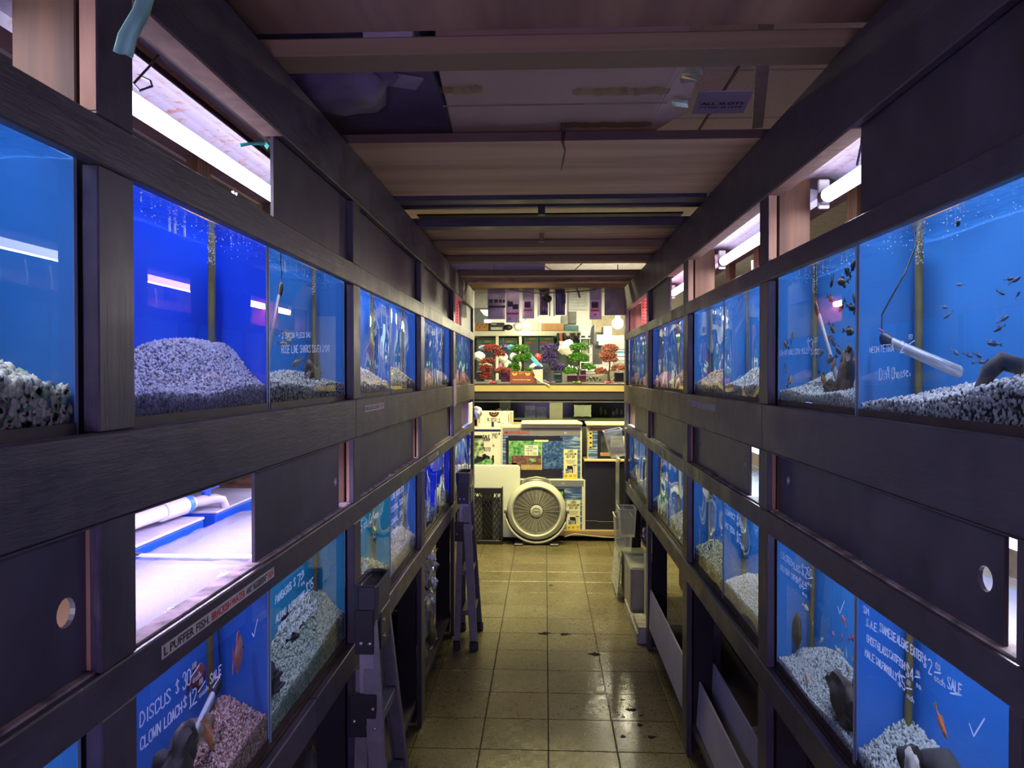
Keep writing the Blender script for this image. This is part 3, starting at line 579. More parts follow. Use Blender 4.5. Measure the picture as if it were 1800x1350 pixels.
def gravel_bed(s, x0, x1, y0, y1, z0, hfun, size, ntop, nfront, m, label, group):
    """x0,x1 distances from the aisle centre (front, back); a heap with separate pebbles over a solid core"""
    nu, nv = 10, 22; vs, fs = [], []
    hh = lambda u, v: max(.006, hfun(u, v))
    xc = x0 + size * .7
    for i in range(nu):
        for j in range(nv):
            u, v = i / (nu - 1), j / (nv - 1); vs.append((s * (xc + (x1 - xc) * u), y0 + (y1 - y0) * v, z0 + max(.003, hh(u, v) - size * 1.0)))
    b = len(vs)
    for i in range(nu):
        for j in range(nv):
            u, v = i / (nu - 1), j / (nv - 1); vs.append((s * (xc + (x1 - xc) * u), y0 + (y1 - y0) * v, z0))
    q = lambda i, j: i * nv + j
    tri = []
    def quad(a, c, d, e): tri.extend([(a, c, d), (a, d, e)])
    for i in range(nu - 1):
        for j in range(nv - 1): quad(q(i, j), q(i + 1, j), q(i + 1, j + 1), q(i, j + 1))
    for j in range(nv - 1):
        quad(q(0, j), q(0, j + 1), b + q(0, j + 1), b + q(0, j)); quad(q(nu - 1, j), q(nu - 1, j + 1), b + q(nu - 1, j + 1), b + q(nu - 1, j))
    for i in range(nu - 1):
        quad(q(i, 0), q(i + 1, 0), b + q(i + 1, 0), b + q(i, 0)); quad(q(i, nv - 1), q(i + 1, nv - 1), b + q(i + 1, nv - 1), b + q(i, nv - 1))
    cen = []
    U = RNG.random((ntop, 2))
    for u, v in U: cen.append((s * (x0 + .004 + (x1 - x0 - .008) * u), y0 + .004 + (y1 - y0 - .008) * v, z0 + hh(u, v) - size * RNG.random() * .6))
    for _ in range(nfront):
        v = RNG.random(); z = RNG.random() * hh(0, v); cen.append((s * (x0 + size * .35 * RNG.random()), y0 + .004 + (y1 - y0 - .008) * v, z0 + z))
    cen = np.array(cen); n = len(cen); pv, pf = ICO; k = len(pv)
    ang = RNG.random((n, 3)) * 6.28; sc = size * (.35 + .38 * RNG.random((n, 1, 3)) ** 1.0) * (.8 + .5 * RNG.random((n, 1, 1)))
    ca, sa = np.cos(ang), np.sin(ang); P = pv[None] * sc * (1 + .25 * (RNG.random((n, k, 1)) - .5))
    x, y, z = P[..., 0], P[..., 1], P[..., 2]
    x, y = x * ca[:, 0:1] - y * sa[:, 0:1], x * sa[:, 0:1] + y * ca[:, 0:1]; y, z = y * ca[:, 1:2] - z * sa[:, 1:2], y * sa[:, 1:2] + z * ca[:, 1:2]
    P = np.stack([x, y, z], -1) + cen[:, None, :]
    P[..., 2] = np.maximum(P[..., 2], z0 + .0005); P[..., 1] = np.clip(P[..., 1], y0 + .001, y1 - .001)
    if s < 0: P[..., 0] = np.clip(P[..., 0], -(x1 - .001), -(x0 - .001))
    else: P[..., 0] = np.clip(P[..., 0], x0 - .001, x1 - .001)
    V = np.concatenate([np.array(vs), P.reshape(-1, 3)]); T = np.concatenate([np.array(tri), (pf[None] + (np.arange(n) * k)[:, None, None] + len(vs)).reshape(-1, 3)])
    me = bpy.data.meshes.new('gravel_bed'); me.vertices.add(len(V)); me.vertices.foreach_set('co', V.ravel()); me.loops.add(T.size); me.loops.foreach_set('vertex_index', T.ravel().astype(np.int32))
    me.polygons.add(len(T)); me.polygons.foreach_set('loop_start', np.arange(0, T.size, 3, dtype=np.int32)); me.polygons.foreach_set('loop_total', np.full(len(T), 3, dtype=np.int32))
    me.update(calc_edges=True); me.validate(); me.materials.append(m)
    me.polygons.foreach_set('use_smooth', [True] * len(me.polygons))
    o = bpy.data.objects.new('gravel_bed', me); COL.objects.link(o); set_base(o)
    return tag(o, label, 'gravel', group, 'stuff')
M_CLR = thin_clear('clear_glass_edge', (.86, .95, .98), .1)
M_LID = thin_clear('lid_plastic', (.97, .97, .99), .10, .12, haze=.10)
M_RIM = mat('brown_rim', srgb(52, 38, 40), .5, var=.3)
M_PIPE = mat('standpipe_brown', srgb(92, 86, 52), .6, var=.35, scale=14)
M_BUB = thin_clear('bubble', (.95, .97, 1), .5)
M_BUBW = mat('bubble_white', (.85, .9, .95), .25, var=.02)
SEAL = mat('silicone', (.25, .34, .5), .4, alpha=.75)
TANKS = {}
def tank(s, row, y0, y1, back, spec):
    """spec: label, gravel key, front height, heap (u, v, height, spread u, spread v), pebble size, writing"""
    D = SIDE[s]; G = D['G']; up = row == 'upper'
    z0, z1 = (D['r2'][1] - .02, D['r1'][0] + .02) if up else (D['r4'][1] + .006, 1.246)
    y0 += .003; y1 -= .003; xb = G + DEP
    t = thing('aquarium', (s * (G + DEP / 2), (y0 + y1) / 2, z0), spec['label'], 'aquarium', f'aquariums in the {row} row of the {D["nm"]}')
    far = y0 > 2.3
    fg = MB().add([(s * G, y0, z0), (s * G, y1, z0), (s * G, y1, z1), (s * G, y0, z1)], [(0, 1, 2, 3)] if s > 0 else [(0, 3, 2, 1)])
    me = bpy.data.meshes.new('front_glass'); me.from_pydata(fg.v, [], fg.f); me.materials.append(front_glass_mat('tank_front_bowed', .5) if (spec.get('wob')) else front_glass_mat('tank_front', 0))
    if me.polygons[0].normal.x * s > 0: me.flip_normals()
    o = bpy.data.objects.new('front_glass', me); COL.objects.link(o); o.parent = t; o.matrix_parent_inverse = Matrix.Translation(-t.location)
    MB().bx(s * xb, s * (xb + .006), y0, y1, z0, z1).build('back_panel', B[back], t)
    sm = B[spec.get('side', back)]
    for a in (y0, y1 - .005): MB().bx(s * (G + .001), s * (xb - .0005), a, a + .005, z0, z1).build('side_panel', sm, t)
    MB().bx(s * (G + .001), s * xb, y0 + .0055, y1 - .0055, z0, z0 + .005).build('bottom_panel', M_RIM, t)
    for a in (y0, y1 - .007): MB().bx(s * (G - .0012), s * (G - .0004), a, a + .007, z0, z1).build('glass_edge', SEAL, t)
    if up: MB().bx(s * (G - .003), s * (G - .0003), y0 + .0075, y1 - .0075, z0, z0 + .034 + (0 if s > 0 else .0)).build('bottom_rim', M_RIM, t)
    else: MB().bx(s * (G - .003), s * (G - .0003), y0 + .0075, y1 - .0075, z0, z0 + .016).build('bottom_rim', M_RIM, t)
    zt = z1 - (.014 if up else .012)
    wmb = MB(); nx, ny = 4, 8
    wmb.add([(s * (G + .002 + (DEP - .004) * i / nx), y0 + .006 + (y1 - y0 - .012) * j / ny, zt + .0025 * math.sin(i * 2.1 + j * 1.3)) for i in range(nx + 1) for j in range(ny + 1)], [(i * (ny + 1) + j, (i + 1) * (ny + 1) + j, (i + 1) * (ny + 1) + j + 1, i * (ny + 1) + j + 1) for i in range(nx) for j in range(ny)])
    wmb.build('water_surface', water_top_mat(), t, smooth=60)
    px, py = s * (G + DEP * .86), y0 + (y1 - y0) * spec.get('pv', .90)
    MB().tube([(px, py, z0 + .006), (px, py, zt + (.0 if spec.get('tall', 1) else -.06))], .0125, 12).build('standpipe', M_PIPE, t, smooth=50)
    if spec.get('foam', up):
        bm_ = MB()
        for k in range(10 if far else 90):
            uu, vv, dz = RNG.random() * .6, RNG.random(), RNG.random() ** 2 * .03; r = .0012 + .0020 * RNG.random()
            bm_.add([(s * (G + .006 + uu * DEP) + a * r, y0 + .01 + (y1 - y0 - .02) * vv + b * r, zt - .004 - dz + c * r * .6) for a, b, c in ((1, 0, 0), (-1, 0, 0), (0, 1, 0), (0, -1, 0), (0, 0, 1), (0, 0, -1))], [(0, 2, 4), (2, 1, 4), (1, 3, 4), (3, 0, 4), (2, 0, 5), (1, 2, 5), (3, 1, 5), (0, 3, 5)])
        if not far:
            for k in range(60):
                a_, r, dz = RNG.random(), .001 + .0014 * RNG.random(), RNG.random() * .05; w_ = RNG.random() * 6.28
                bm_.add([(px - s * .02 + .012 * math.cos(w_) * a_ + a * r, py - .02 + .012 * math.sin(w_) + b * r, zt - dz + c * r) for a, b, c in ((1, 0, 0), (-1, 0, 0), (0, 1, 0), (0, -1, 0), (0, 0, 1), (0, 0, -1))], [(0, 2, 4), (2, 1, 4), (1, 3, 4), (3, 0, 4), (2, 0, 5), (1, 2, 5), (3, 1, 5), (0, 3, 5)])
        ob = bm_.build('bubbles', M_BUBW, t); ob['kind'] = 'stuff'
    if not up:
        MB().bx(s * (G + .01), s * (xb + .045), y0 + .001, y1 - .001, 1.2475, 1.2505).build('lid', M_LID, t)
    h0, (um, vm, hm, su, sv) = spec['h0'], spec['heap']; tl = spec.get('tilt', 0)
    hf = lambda u, v: h0 + tl * (v - .5) + hm * math.exp(-((u - um) ** 2 / (2 * su * su) + (v - vm) ** 2 / (2 * sv * sv))) + .006 * math.sin(9 * v + 3 * u)
    n = spec.get('n', (2600, 1500)); sz = spec.get('size', .0075)
    if far: n = (900, 350); sz = .009
    gravel_bed(s, G + .003, xb - .003, y0 + .0065, y1 - .0065, z0 + .006, hf, sz, n[0], n[1], GR[spec['g']], spec['gl'], 'gravel beds in the aquariums')
    if spec.get('write'): marker(t, s, s * (G - .0003), spec['write'], M_MARK, spec.get('ww', .0017) * 1.12)
    return t
LU, LL, RU, RL = [], [], [], []
PL, PR = SIDE[-1]['posts'], SIDE[1]['posts']
sig = dict(size=.0075)
def halves(P, i): a, b = P[i][1], P[i + 1][0]; m = (a + b) / 2; return (a, m), (m, b)
# -- ladder-side rack, upper row
tank(-1, 'upper', .36, .969, 'mid', dict(label='aquarium with coarse pale stones heaped high, at the near end of the ladder-side rack', g='pale', gl='coarse pale and greenish stones heaped in the nearest upper aquarium', h0=.056, heap=(.9, .40, .27, .5, .33), size=.0135, n=(2400, 800), foam=False))
(a, m), (m2, b) = halves(PL, 1); m = m2 = 1.648
tank(-1, 'upper', a, m, 'deep', dict(label='deep blue aquarium with a mound of violet light-tinted gravel, just under the open glowing hatch', g='violet', gl='gravel mound with violet light in its colour, in the deep blue upper aquarium', h0=.050, heap=(.9, .90, .115, .45, .56), size=.0068, n=(3600, 2000)))
tank(-1, 'upper', m, b, 'mid', dict(label='upper aquarium marked ROSE LINE SHARK, with grey gravel and a dark rock', g='grey', gl='grey and white gravel in the upper tank marked ROSE LINE SHARK', h0=.055, heap=(.85, .5, .04, .5, .4), size=.0068, n=(3200, 1700), ww=.0016,
     write=[('- 2 BACON PLECO $40', 1.715, 1.752, .0125, .10, .235), ('ROSE LINE SHARKS $16/EA 2/$40', 1.735, 1.719, .018, .05, .385)]))
# -- ladder-side rack, lower row
(a, m), (m2, b) = halves(PL, 1); m = m2 = 1.648
tank(-1, 'lower', .36, .969, 'sky', dict(label='lower aquarium at the near end of the ladder-side rack, cut by the frame', g='grey', gl='gravel in the nearest lower aquarium of the ladder-side rack', h0=.04, heap=(.8, .5, .04, .5, .4), n=(500, 300)))
tank(-1, 'lower', a, m, 'roy', dict(label='lower aquarium marked DISCUS and CLOWN LOACH, with red-brown gravel', g='brown', gl='red-brown gravel in the lower aquarium marked DISCUS', h0=.048, heap=(.9, .9, .06, .5, .3), tilt=.01, size=.006, n=(5200, 3400), ww=.0021, pv=.86,
     write=[('DISCUS', 1.113, 1.138, .0205, .0, .094), ('$', 1.224, 1.142, .0185, 0, .014), ('30', 1.248, 1.138, .026, .0, .031), ('.00', 1.281, 1.160, .0075, 0, .017), ('each', 1.285, 1.135, .010, 0, .031), ('bar', 1.279, 1.148, .03, 0, 1),
            ('CLOWN LOACH', 1.114, 1.102, .0175, .0, .129), ('$', 1.250, 1.106, .016, 0, .015), ('12', 1.272, 1.097, .0245, 0, .030), ('.00', 1.307, 1.122, .0075, 0, .016), ('each', 1.309, 1.099, .0095, 0, .036), ('bar', 1.305, 1.111, .027, 0, 1), ('SALE', 1.352, 1.105, .0165, .03, .049), ('bar', 1.364, 1.094, .03, 0, 1), ('tick', 1.551, 1.120, .03, 0, 1)]))
tank(-1, 'lower', m, b, 'teal', dict(label='teal lower aquarium marked PANGASIUS and CATFISH, with algae-green gravel', g='green', gl='algae-green gravel in the lower aquarium marked PANGASIUS', h0=.066, heap=(.95, .75, .11, .45, .3), tilt=.034, size=.007, n=(3400, 2000), ww=.0022,
     write=[('PANGASIUS', 1.689, 1.149, .017, .06, .108), ('$', 1.814, 1.155, .018, 0, .017), ('7', 1.843, 1.145, .028, 0, .028), ('.00', 1.872, 1.167, .0085, 0, .02), ('ea', 1.872, 1.140, .0115, 0, .027), ('bar', 1.868, 1.156, .025, 0, 1), ('ALBINO', 1.692, 1.106, .0155, .0, .068), ('PLECO LOUNGE', 1.776, 1.105, .015, .01, .120), ('$35', 1.910, 1.109, .0247, .03, .062),
            ('PICTUS', 1.706, 1.077, .0156, 0, .057), ('CATFISH', 1.788, 1.074, .0164, 0, .072), ('$12', 1.873, 1.075, .0257, 0, .069), ('LG.', 1.732, 1.046, .016, 0, .031), ('CORY', 1.772, 1.048, .0162, 0, .053), ('CATFISH', 1.833, 1.044, .0168, 0, .085), ('$5', 1.923, 1.047, .0234, 0, .043), ('.00', 1.966, 1.062, .009, 0, .03), ('ea', 1.971, 1.043, .012, 0, .035)]))
# -- facing rack, upper row
(a, m), (m2, b) = halves(PR, 1); m = m2 = 1.611
tank(1, 'upper', a, m, 'sky', dict(label="upper aquarium marked NEON TETRA and Can't Choose, at the near end of the facing rack", g='salt', gl='salt-and-pepper gravel rising towards the camera in the NEON TETRA tank', h0=.050, heap=(.75, .1, .05, .5, .45), tilt=-.035, size=.0075, n=(3000, 1500), ww=.0013, pv=.93,
     write=[('NEON', 1.552, 1.713, .0114, .0, .044), ('TETRA', 1.503, 1.713, .0132, .0, .058), ('2', 1.420, 1.709, .021, 0, .020), ('.50', 1.392, 1.733, .0075, 0, .018), ('bar', 1.392, 1.722, .025, 0, 1), ('Cant', 1.507, 1.659, .022, .07, .046), ("'", 1.476, 1.663, .022, 0, .006), ('Choose.', 1.454, 1.661, .021, .08, .072)]))
tank(1, 'upper', m, b, 'sky', dict(label='upper aquarium full of dark mollies with a brown rock, in the facing rack', g='white', gl='white gravel mounded in the upper aquarium with the dark mollies', h0=.048, heap=(.85, .5, .055, .4, .32), size=.0065, n=(3200, 1700), ww=.0013, pv=.9,
     write=[('CREAM BALLOON MOLLY', 2.135, 1.722, .0135, .0, .235), ('$3', 1.915, 1.730, .026, 0, .045), ('.00', 1.872, 1.748, .010, 0, .03), ('3/$10', 1.89, 1.718, .012, 0, .065)]))
# -- facing rack, lower row
tank(1, 'lower', 1.016, m, 'roy', dict(label='lower aquarium marked S.A.E. SIAMESE ALGAE EATER, with a dark driftwood log', g='white', gl='white gravel heaped by the pipe in the SIAMESE ALGAE EATER tank', h0=.02, heap=(.9, .97, .085, .5, .33), size=.0075, n=(2400, 900), ww=.0020, pv=.96,
     write=[('SM.', 1.574, 1.185, .0128, .05, .035), ('S.A.E.', 1.560, 1.162, .015, .08, .055), ('SIAMESE', 1.498, 1.172, .0155, .02, .067), ('ALGAE EATER', 1.426, 1.174, .0158, .0, .095), ('$', 1.327, 1.170, .0165, 0, .012), ('2', 1.311, 1.164, .025, 0, .015), ('00', 1.287, 1.182, .0085, 0, .015), ('bar', 1.291, 1.173, .020, 0, 1), ('each', 1.291, 1.161, .0105, 0, .034), ('SALE', 1.249, 1.164, .0175, .10, .042), ('bar', 1.241, 1.159, .025, 0, 1),
            ('GHOST', 1.557, 1.130, .0149, .05, .047), ('GLASS', 1.507, 1.132, .0144, .05, .047), ('CATFISH', 1.456, 1.136, .0139, .0, .061), ('$4', 1.390, 1.128, .0215, 0, .030), ('.00', 1.355, 1.145, .0075, 0, .014), ('bar', 1.357, 1.139, .018, 0, 1), ('ea', 1.352, 1.125, .009, 0, .018), ('MALE', 1.565, 1.099, .0139, .05, .045), ('SAILFIN', 1.514, 1.102, .0134, .02, .045), ('MOLLY', 1.465, 1.103, .014, 0, .040), ('$5', 1.421, 1.099, .023, 0, .030), ('.00', 1.388, 1.115, .0075, 0, .014), ('bar', 1.388, 1.106, .02, 0, 1), ('each', 1.387, 1.091, .009, 0, .027), ('tick', 1.186, 1.121, .040, 0, 1)]))
tank(1, 'lower', m, b, 'sky', dict(label='lower aquarium marked COLORED GLASS, with fine white gravel and two dark rocks', g='white', gl='fine white gravel in the lower aquarium marked COLORED GLASS', h0=.022, heap=(.85, .6, .085, .3, .3), size=.0058, n=(5000, 1800), ww=.0018, pv=.9,
     write=[('COLORED', 2.116, 1.165, .0172, .0, .096), ('GLASS', 2.015, 1.161, .0164, .05, .058), ('$2', 1.949, 1.164, .025, 0, .046), ('50', 1.903, 1.174, .019, 0, .032), ('bar', 1.899, 1.166, .032, 0, 1), ('ea', 1.903, 1.151, .010, 0, .032), ('JULII CORY CATFISH', 2.121, 1.131, .0141, .01, .146), ('$4', 1.966, 1.127, .0233, 0, .038), ('.00', 1.928, 1.142, .009, 0, .02), ('bar', 1.935, 1.131, .025, 0, 1), ('ea', 1.940, 1.116, .009, 0, .035), ('tick', 1.709, 1.142, .036, 0, 1)]))
# -- the receding bays
bays = ['second', 'third', 'last']
SG = {(-1, 'upper'): [('roy', 'coral'), ('roy', 'sand'), ('roy', 'sand'), ('roy', 'coral'), ('roy', 'sand'), ('roy', 'coral')], (-1, 'lower'): [('teal', 'olive'), ('roy', 'coral'), ('elec', 'grey'), ('elec', 'grey'), ('elec', 'salt'), ('elec', 'salt')],
      (1, 'upper'): [('sky', 'white'), ('sky', 'sand'), ('mid', 'sand'), ('mid', 'coral'), ('mid', 'sand'), ('mid', 'sand')], (1, 'lower'): [('mid', 'coral'), ('mid', 'olive'), ('mid', 'sand'), ('mid', 'grey'), ('mid', 'sand'), ('mid', 'sand')]}
WR = {(-1, 'lower', 0): [('$15 ea. Calvus', 2.45, 1.15, .032, .0, .30), ('$35 OTO', 2.41, 1.00, .032, 0, .17)], (-1, 'lower', 1): [('LIVE ROCK $3', 2.99, 1.17, .020, 0, .24), ('CORAL $12', 2.99, 1.12, .020, 0, .24), ('SNAIL $4', 2.99, 1.07, .020, 0, .23), ('CRAB $5', 2.99, 1.02, .020, 0, .23)],
      (1, 'lower', 0): [('CONVICT', 2.76, 1.17, .017, 0, .14), ('$4', 2.60, 1.16, .03, 0, .06), ('EA', 2.54, 1.15, .014, 0, .04), ('FIRE TETRA', 2.76, 1.12, .017, 0, .13), ('$5', 2.60, 1.105, .03, 0, .06), ('EA', 2.54, 1.095, .014, 0, .04)]}
for s in (-1, 1):
    P = SIDE[s]['posts']; nm = SIDE[s]['nm']
    for row in ('upper', 'lower'):
        for k in range(6):
            i = 2 + k // 2; a, b = P[i][1], P[i + 1][0]; m = (a + b) / 2; y0, y1 = ((a, m), (m, b))[k % 2]
            bk_, g = SG[(s, row)][k]; wh = ['nearer', 'farther'][k % 2]
            tank(s, row, y0, y1, bk_, dict(label=f'{wh} of the two {row} aquariums in the {bays[k // 2]} bay of the {nm}', g=g, gl=f'gravel in the {wh} {row} aquarium, {bays[k // 2]} bay of the {nm}', h0=.05, heap=(.8, .5, .06 if row == 'upper' else .09, .5, .35), wob=True, pv=.9, ww=.0035, write=WR.get((s, row, k)), foam=False))

# ---------------------------------------------------------------- what lives and lies in the tanks
def fish_mesh(name, L, hgt, wid, mats, tail=.3, fork=.35, dors=.5, sep=False):
    """fish lying along +X (head), origin at its middle"""
    mb = MB(); n, k = 9, 8
    prof = [(-.5, .10), (-.42, .22), (-.28, .55), (-.1, .88), (.08, 1.0), (.24, .92), (.36, .70), (.45, .40), (.5, .08)]
    vs, fs = [], []
    for (t, r) in prof:
        for j in range(k):
            w = 2 * PI * j / k; vs.append((t * L, math.cos(w) * wid / 2 * r, math.sin(w) * hgt / 2 * r))
    for i in range(len(prof) - 1):
        for j in range(k): fs.append((i * k + j, i * k + (j + 1) % k, (i + 1) * k + (j + 1) % k, (i + 1) * k + j))
    fs.append(tuple(range(k))[::-1]); fs.append(tuple((len(prof) - 1) * k + j for j in range(k))); mb.add(vs, fs, 0)
    th = wid * .06 + .0003
    def fin(pts, mi): mb.prism([(a * L, b * hgt) for a, b in pts], -th, th, 'Y', mi)
    fin([(-.46, -.10), (-.5 - tail, -.42), (-.5 - tail * (1 - fork), 0), (-.5 - tail, .42), (-.46, .10)], 1)
    fin([(.12, .46), (-.02, .46 + dors * .55), (-.2, .42 + dors * .5), (-.28, .27)], 1)
    fin([(.0, -.47), (-.12, -.47 - dors * .35), (-.22, -.4 - dors * .2), (-.28, -.27)], 1)
    fin([(.2, -.40), (.1, -.40 - dors * .4), (.08, -.44)], 1)
    for sg in (-1, 1): mb.blob((.37 * L, sg * wid * .33, .06 * hgt), (.035 * L,) * 3, 1, 0, 1, 2)
    return mb
EYE = mat('fish_eye', (.01, .01, .012), .2)
def fishes(name, pts, mb, mats, label, cat, group):
    o = mb.build(name, mats, None, smooth=50); first = True
    for i, (x, y, z, yaw, pitch) in enumerate(pts):
        q = o if first else o.copy()
        if not first: COL.objects.link(q)
        first = False; q.location = (x, y, z); q.rotation_euler = (0, pitch, yaw); s = random.uniform(.85, 1.2); q.scale = (s, s, s)
        tag(q, label if isinstance(label, str) else label[i], cat, group)
    return o
MDK = mat('fish_dark', (.035, .028, .02), .4, var=.4, scale=200); MDKF = mat('fish_dark_fin', (.03, .024, .02), .5)
MOR = mat('fish_orange', (.52, .16, .05), .4, var=.3, scale=120); MORF = mat('fish_orange_fin', (.5, .24, .12), .5)
mol = [(.7, 1.718, 1.897), (.75, 1.733, 1.912), (.77, 1.815, 1.887), (.73, 1.836, 1.887), (.82, 1.855, 1.888), (.75, 1.798, 1.826), (.71, 1.705, 1.817), (.80, 1.775, 1.817), (.84, 1.814, 1.847), (.8, 1.912, 1.857), (.72, 1.821, 1.777), (.75, 1.753, 1.767), (.81, 1.931, 1.76), (.7, 1.801, 1.747), (.77, 1.836, 1.728), (.69, 1.694, 1.724), (.84, 2.015, 1.726), (.72, 1.831, 1.705), (.71, 1.803, 1.694), (.77, 1.744, 1.699), (.7, 2.132, 1.752), (.75, 2.13, 1.776), (.69, 2.125, 1.683), (.71, 2.11, 1.653), (.75, 1.906, 1.66), (.68, 1.727, 1.69), (.8, 1.773, 1.684)]
rr = random.Random(3)
fishes('molly', [(x, y, z, rr.choice((R(90), R(-90))) + rr.uniform(-.7, .7), rr.uniform(-.9, .9)) for x, y, z in mol[:18]], fish_mesh('f', .034, .015, .008, None), [MDK, MDKF, EYE], 'small dark brown molly swimming in the shoal above the white gravel', 'fish', 'dark mollies in the facing rack')
fishes('molly', [(x, y, z, rr.choice((R(90), R(-90))) + rr.uniform(-.7, .7), rr.uniform(-.9, .9)) for x, y, z in mol[18:]], fish_mesh('f', .034, .016, .008, None), [mat('fish_tan', (.30, .15, .07), .4, var=.3, scale=150), MDKF, EYE], 'orange-headed molly among the dark mollies of the shoal', 'fish', 'orange-headed mollies in the facing rack')
neo = [(.73, 1.182, 1.793), (.75, 1.159, 1.789), (.77, 1.223, 1.741), (.85, 1.249, 1.821), (.71, 1.185, 1.716), (.75, 1.284, 1.701), (.73, 1.24, 1.7), (.8, 1.293, 1.69), (.75, 1.234, 1.69), (.85, 1.448, 1.795), (.87, 1.418, 1.833), (.8, 1.221, 1.819), (.85, 1.439, 1.778), (.83, 1.296, 1.725), (.83, 1.342, 1.69), (.85, 1.411, 1.709), (.87, 1.294, 1.762)]
fishes('tetra', [(x, y, z, rr.choice((R(90), R(-90))) + rr.uniform(-.5, .5), rr.uniform(-.4, .4)) for x, y, z in neo], fish_mesh('f', .021, .006, .0035, None), [mat('neon_body', (.05, .08, .16), .3, var=.5, scale=300), mat('neon_fin', (.1, .14, .24), .5), EYE], 'tiny slim blue-grey tetra in the NEON TETRA tank', 'fish', 'tetras in the NEON TETRA tank')
gls = [(.75, 1.772, 1.105), (.77, 1.849, 1.045), (.75, 1.78, 1.062), (.73, 1.7, 1.088), (.75, 1.754, 1.032), (.8, 1.86, 1.007), (.77, 1.798, .996), (.8, 1.949, .997), (.84, 2.10, 1.033), (.73, 1.698, 1.04), (.85, 2.06, 1.002), (.85, 1.89, .99), (.75, 1.747, 1.002)]
for mm, lb, sl in [(mat('glassfish_pink', (.6, .18, .22), .3), 'pinkish glassfish in the tank marked COLORED GLASS', slice(0, 4)), (mat('glassfish_pale', (.5, .48, .36), .3), 'pale yellowish glassfish in the tank marked COLORED GLASS', slice(4, 13))]:
    fishes('glassfish', [(x, y, z, rr.choice((R(90), R(-90))) + rr.uniform(-.9, .9), rr.uniform(-.9, .9)) for x, y, z in gls[sl]], fish_mesh('f', .026, .012, .005, None), [mm, mm, EYE], lb, 'fish', 'coloured glassfish')
fishes('rose_line_shark', [(-.71, 1.877, 1.77, 1.5, .1), (-.73, 1.909, 1.754, 1.7, .0), (-.67, 1.906, 1.7, -1.6, .2), (-.66, 1.986, 1.67, -1.5, .25), (-.76, 1.907, 1.747, 1.6, 0)], fish_mesh('f', .062, .015, .009, None), [mat('rose_line', (.24, .26, .22), .3, var=.6, scale=60, stretch=(1, 1, 6)), mat('rose_fin', (.3, .16, .12), .5), EYE], 'slim silver-olive barb in the tank marked ROSE LINE SHARK', 'fish', 'barbs in the ROSE LINE SHARK tank')
def big_fish(name, loc, yaw, pitch, L, h, w, mb_, mf, label, tail=.2, dors=.35):
    """larger fish with fins as parts"""
    src = fish_mesh('f', L, h, w, None, tail, .3, dors); nb = MB(); fins = MB()
    k = 8 * 9
    body_f = [i for i, m in enumerate(src.m) if m == 0]; nb.add(src.v[:k], [src.f[i] for i in body_f])
    o = nb.build(name, mb_, None, smooth=60); o.location = loc; o.rotation_euler = (0, pitch, yaw); tag(o, label, 'fish')
    for nm, key in (('fin', 1), ('eye', 2)):
        idx = [i for i, m in enumerate(src.m) if m == key]; q = MB(); 
        used = sorted({v for i in idx for v in src.f[i]}); mp = {v: n for n, v in enumerate(used)}
        q.add([src.v[v] for v in used], [tuple(mp[v] for v in src.f[i]) for i in idx])
        c = q.build(nm, mf if key == 1 else EYE, None); c.parent = o
    return o
MDI = mat('discus_red', (.58, .14, .07), .4, var=.35, scale=30, col2=(.74, .42, .26)); MDF = mat('discus_fin', (.62, .16, .09), .5)
big_fish('discus', (-.70, 1.565, 1.083), R(112), R(4), .075, .072, .014, MDI, MDF, 'orange-red discus swimming high beside the check mark')
big_fish('discus', (-.82, 1.49, 1.06), R(70), R(-6), .056, .056, .012, mat('discus_dull', (.14, .04, .05), .5, var=.2), mat('discus_dull_fin', (.10, .03, .04), .5), 'dull maroon discus at the back by the standpipe')
big_fish('loach', (-.70, 1.425, .975), R(80), R(62), .075, .022, .012, mat('loach_orange', (.5, .22, .08), .4, var=.3, scale=40), MORF, 'orange-brown loach standing nose-up over the gravel')
MCF = mat('catfish_black', (.012, .013, .02), .35, var=.4, scale=60)
for i, (x, y, z, yw, lb) in enumerate([(-.66, 1.745, .963, 1.3, 'black catfish above the green gravel, nearest the tank divider'), (-.665, 1.775, .925, 1.6, 'black catfish resting low on the green gravel by the glass'), (-.71, 1.915, .995, 1.2, 'dark grey catfish swimming halfway down the green gravel slope'), (-.76, 2.04, .99, 1.8, 'small dark catfish over the top of the green gravel slope'), (-.80, 1.93, 1.045, 1.5, 'dark catfish hovering behind the word CATFISH')]):
    big_fish('catfish', (x, y, z), yw, .1, .068, .018, .014, MCF, MCF, lb, .25, .6)
big_fish('swordtail', (.76, 1.362, 1.055), R(-85), R(50), .052, .016, .009, MOR, MORF, 'orange fish diving past the driftwood in the ALGAE EATER tank')
M_ROCK = mat('brown_rock', (.045, .034, .035), .8, var=.5, scale=18, bump=.5); M_SLATE = mat('dark_slate', (.022, .018, .022), .75, var=.5, scale=20, bump=.5); M_DRIFT = mat('driftwood', (.035, .030, .034), .8, var=.5, scale=25, bump=.6, stretch=(1, 1, .3))
one(MB().blob((.745, 1.765, 1.672), (.038, .034, .058), 4, .22, 3, rot=(.2, .3, .4)).blob((.715, 1.83, 1.635), (.03, .035, .022), 9, .25, 3), 'rock', M_ROCK, 'brown upright rock on white gravel among the dark mollies', 'rock', smooth=50)
one(MB().tube([(.70, 1.222, 1.585), (.70, 1.215, 1.63), (.715, 1.202, 1.672), (.735, 1.183, 1.69), (.755, 1.16, 1.682), (.768, 1.145, 1.655), (.772, 1.13, 1.61)], [.016, .015, .016, .015, .014, .013, .014], 10), 'driftwood_arch', M_DRIFT, 'dark arched driftwood on the gravel at the near end of the NEON TETRA tank', 'driftwood', smooth=60)
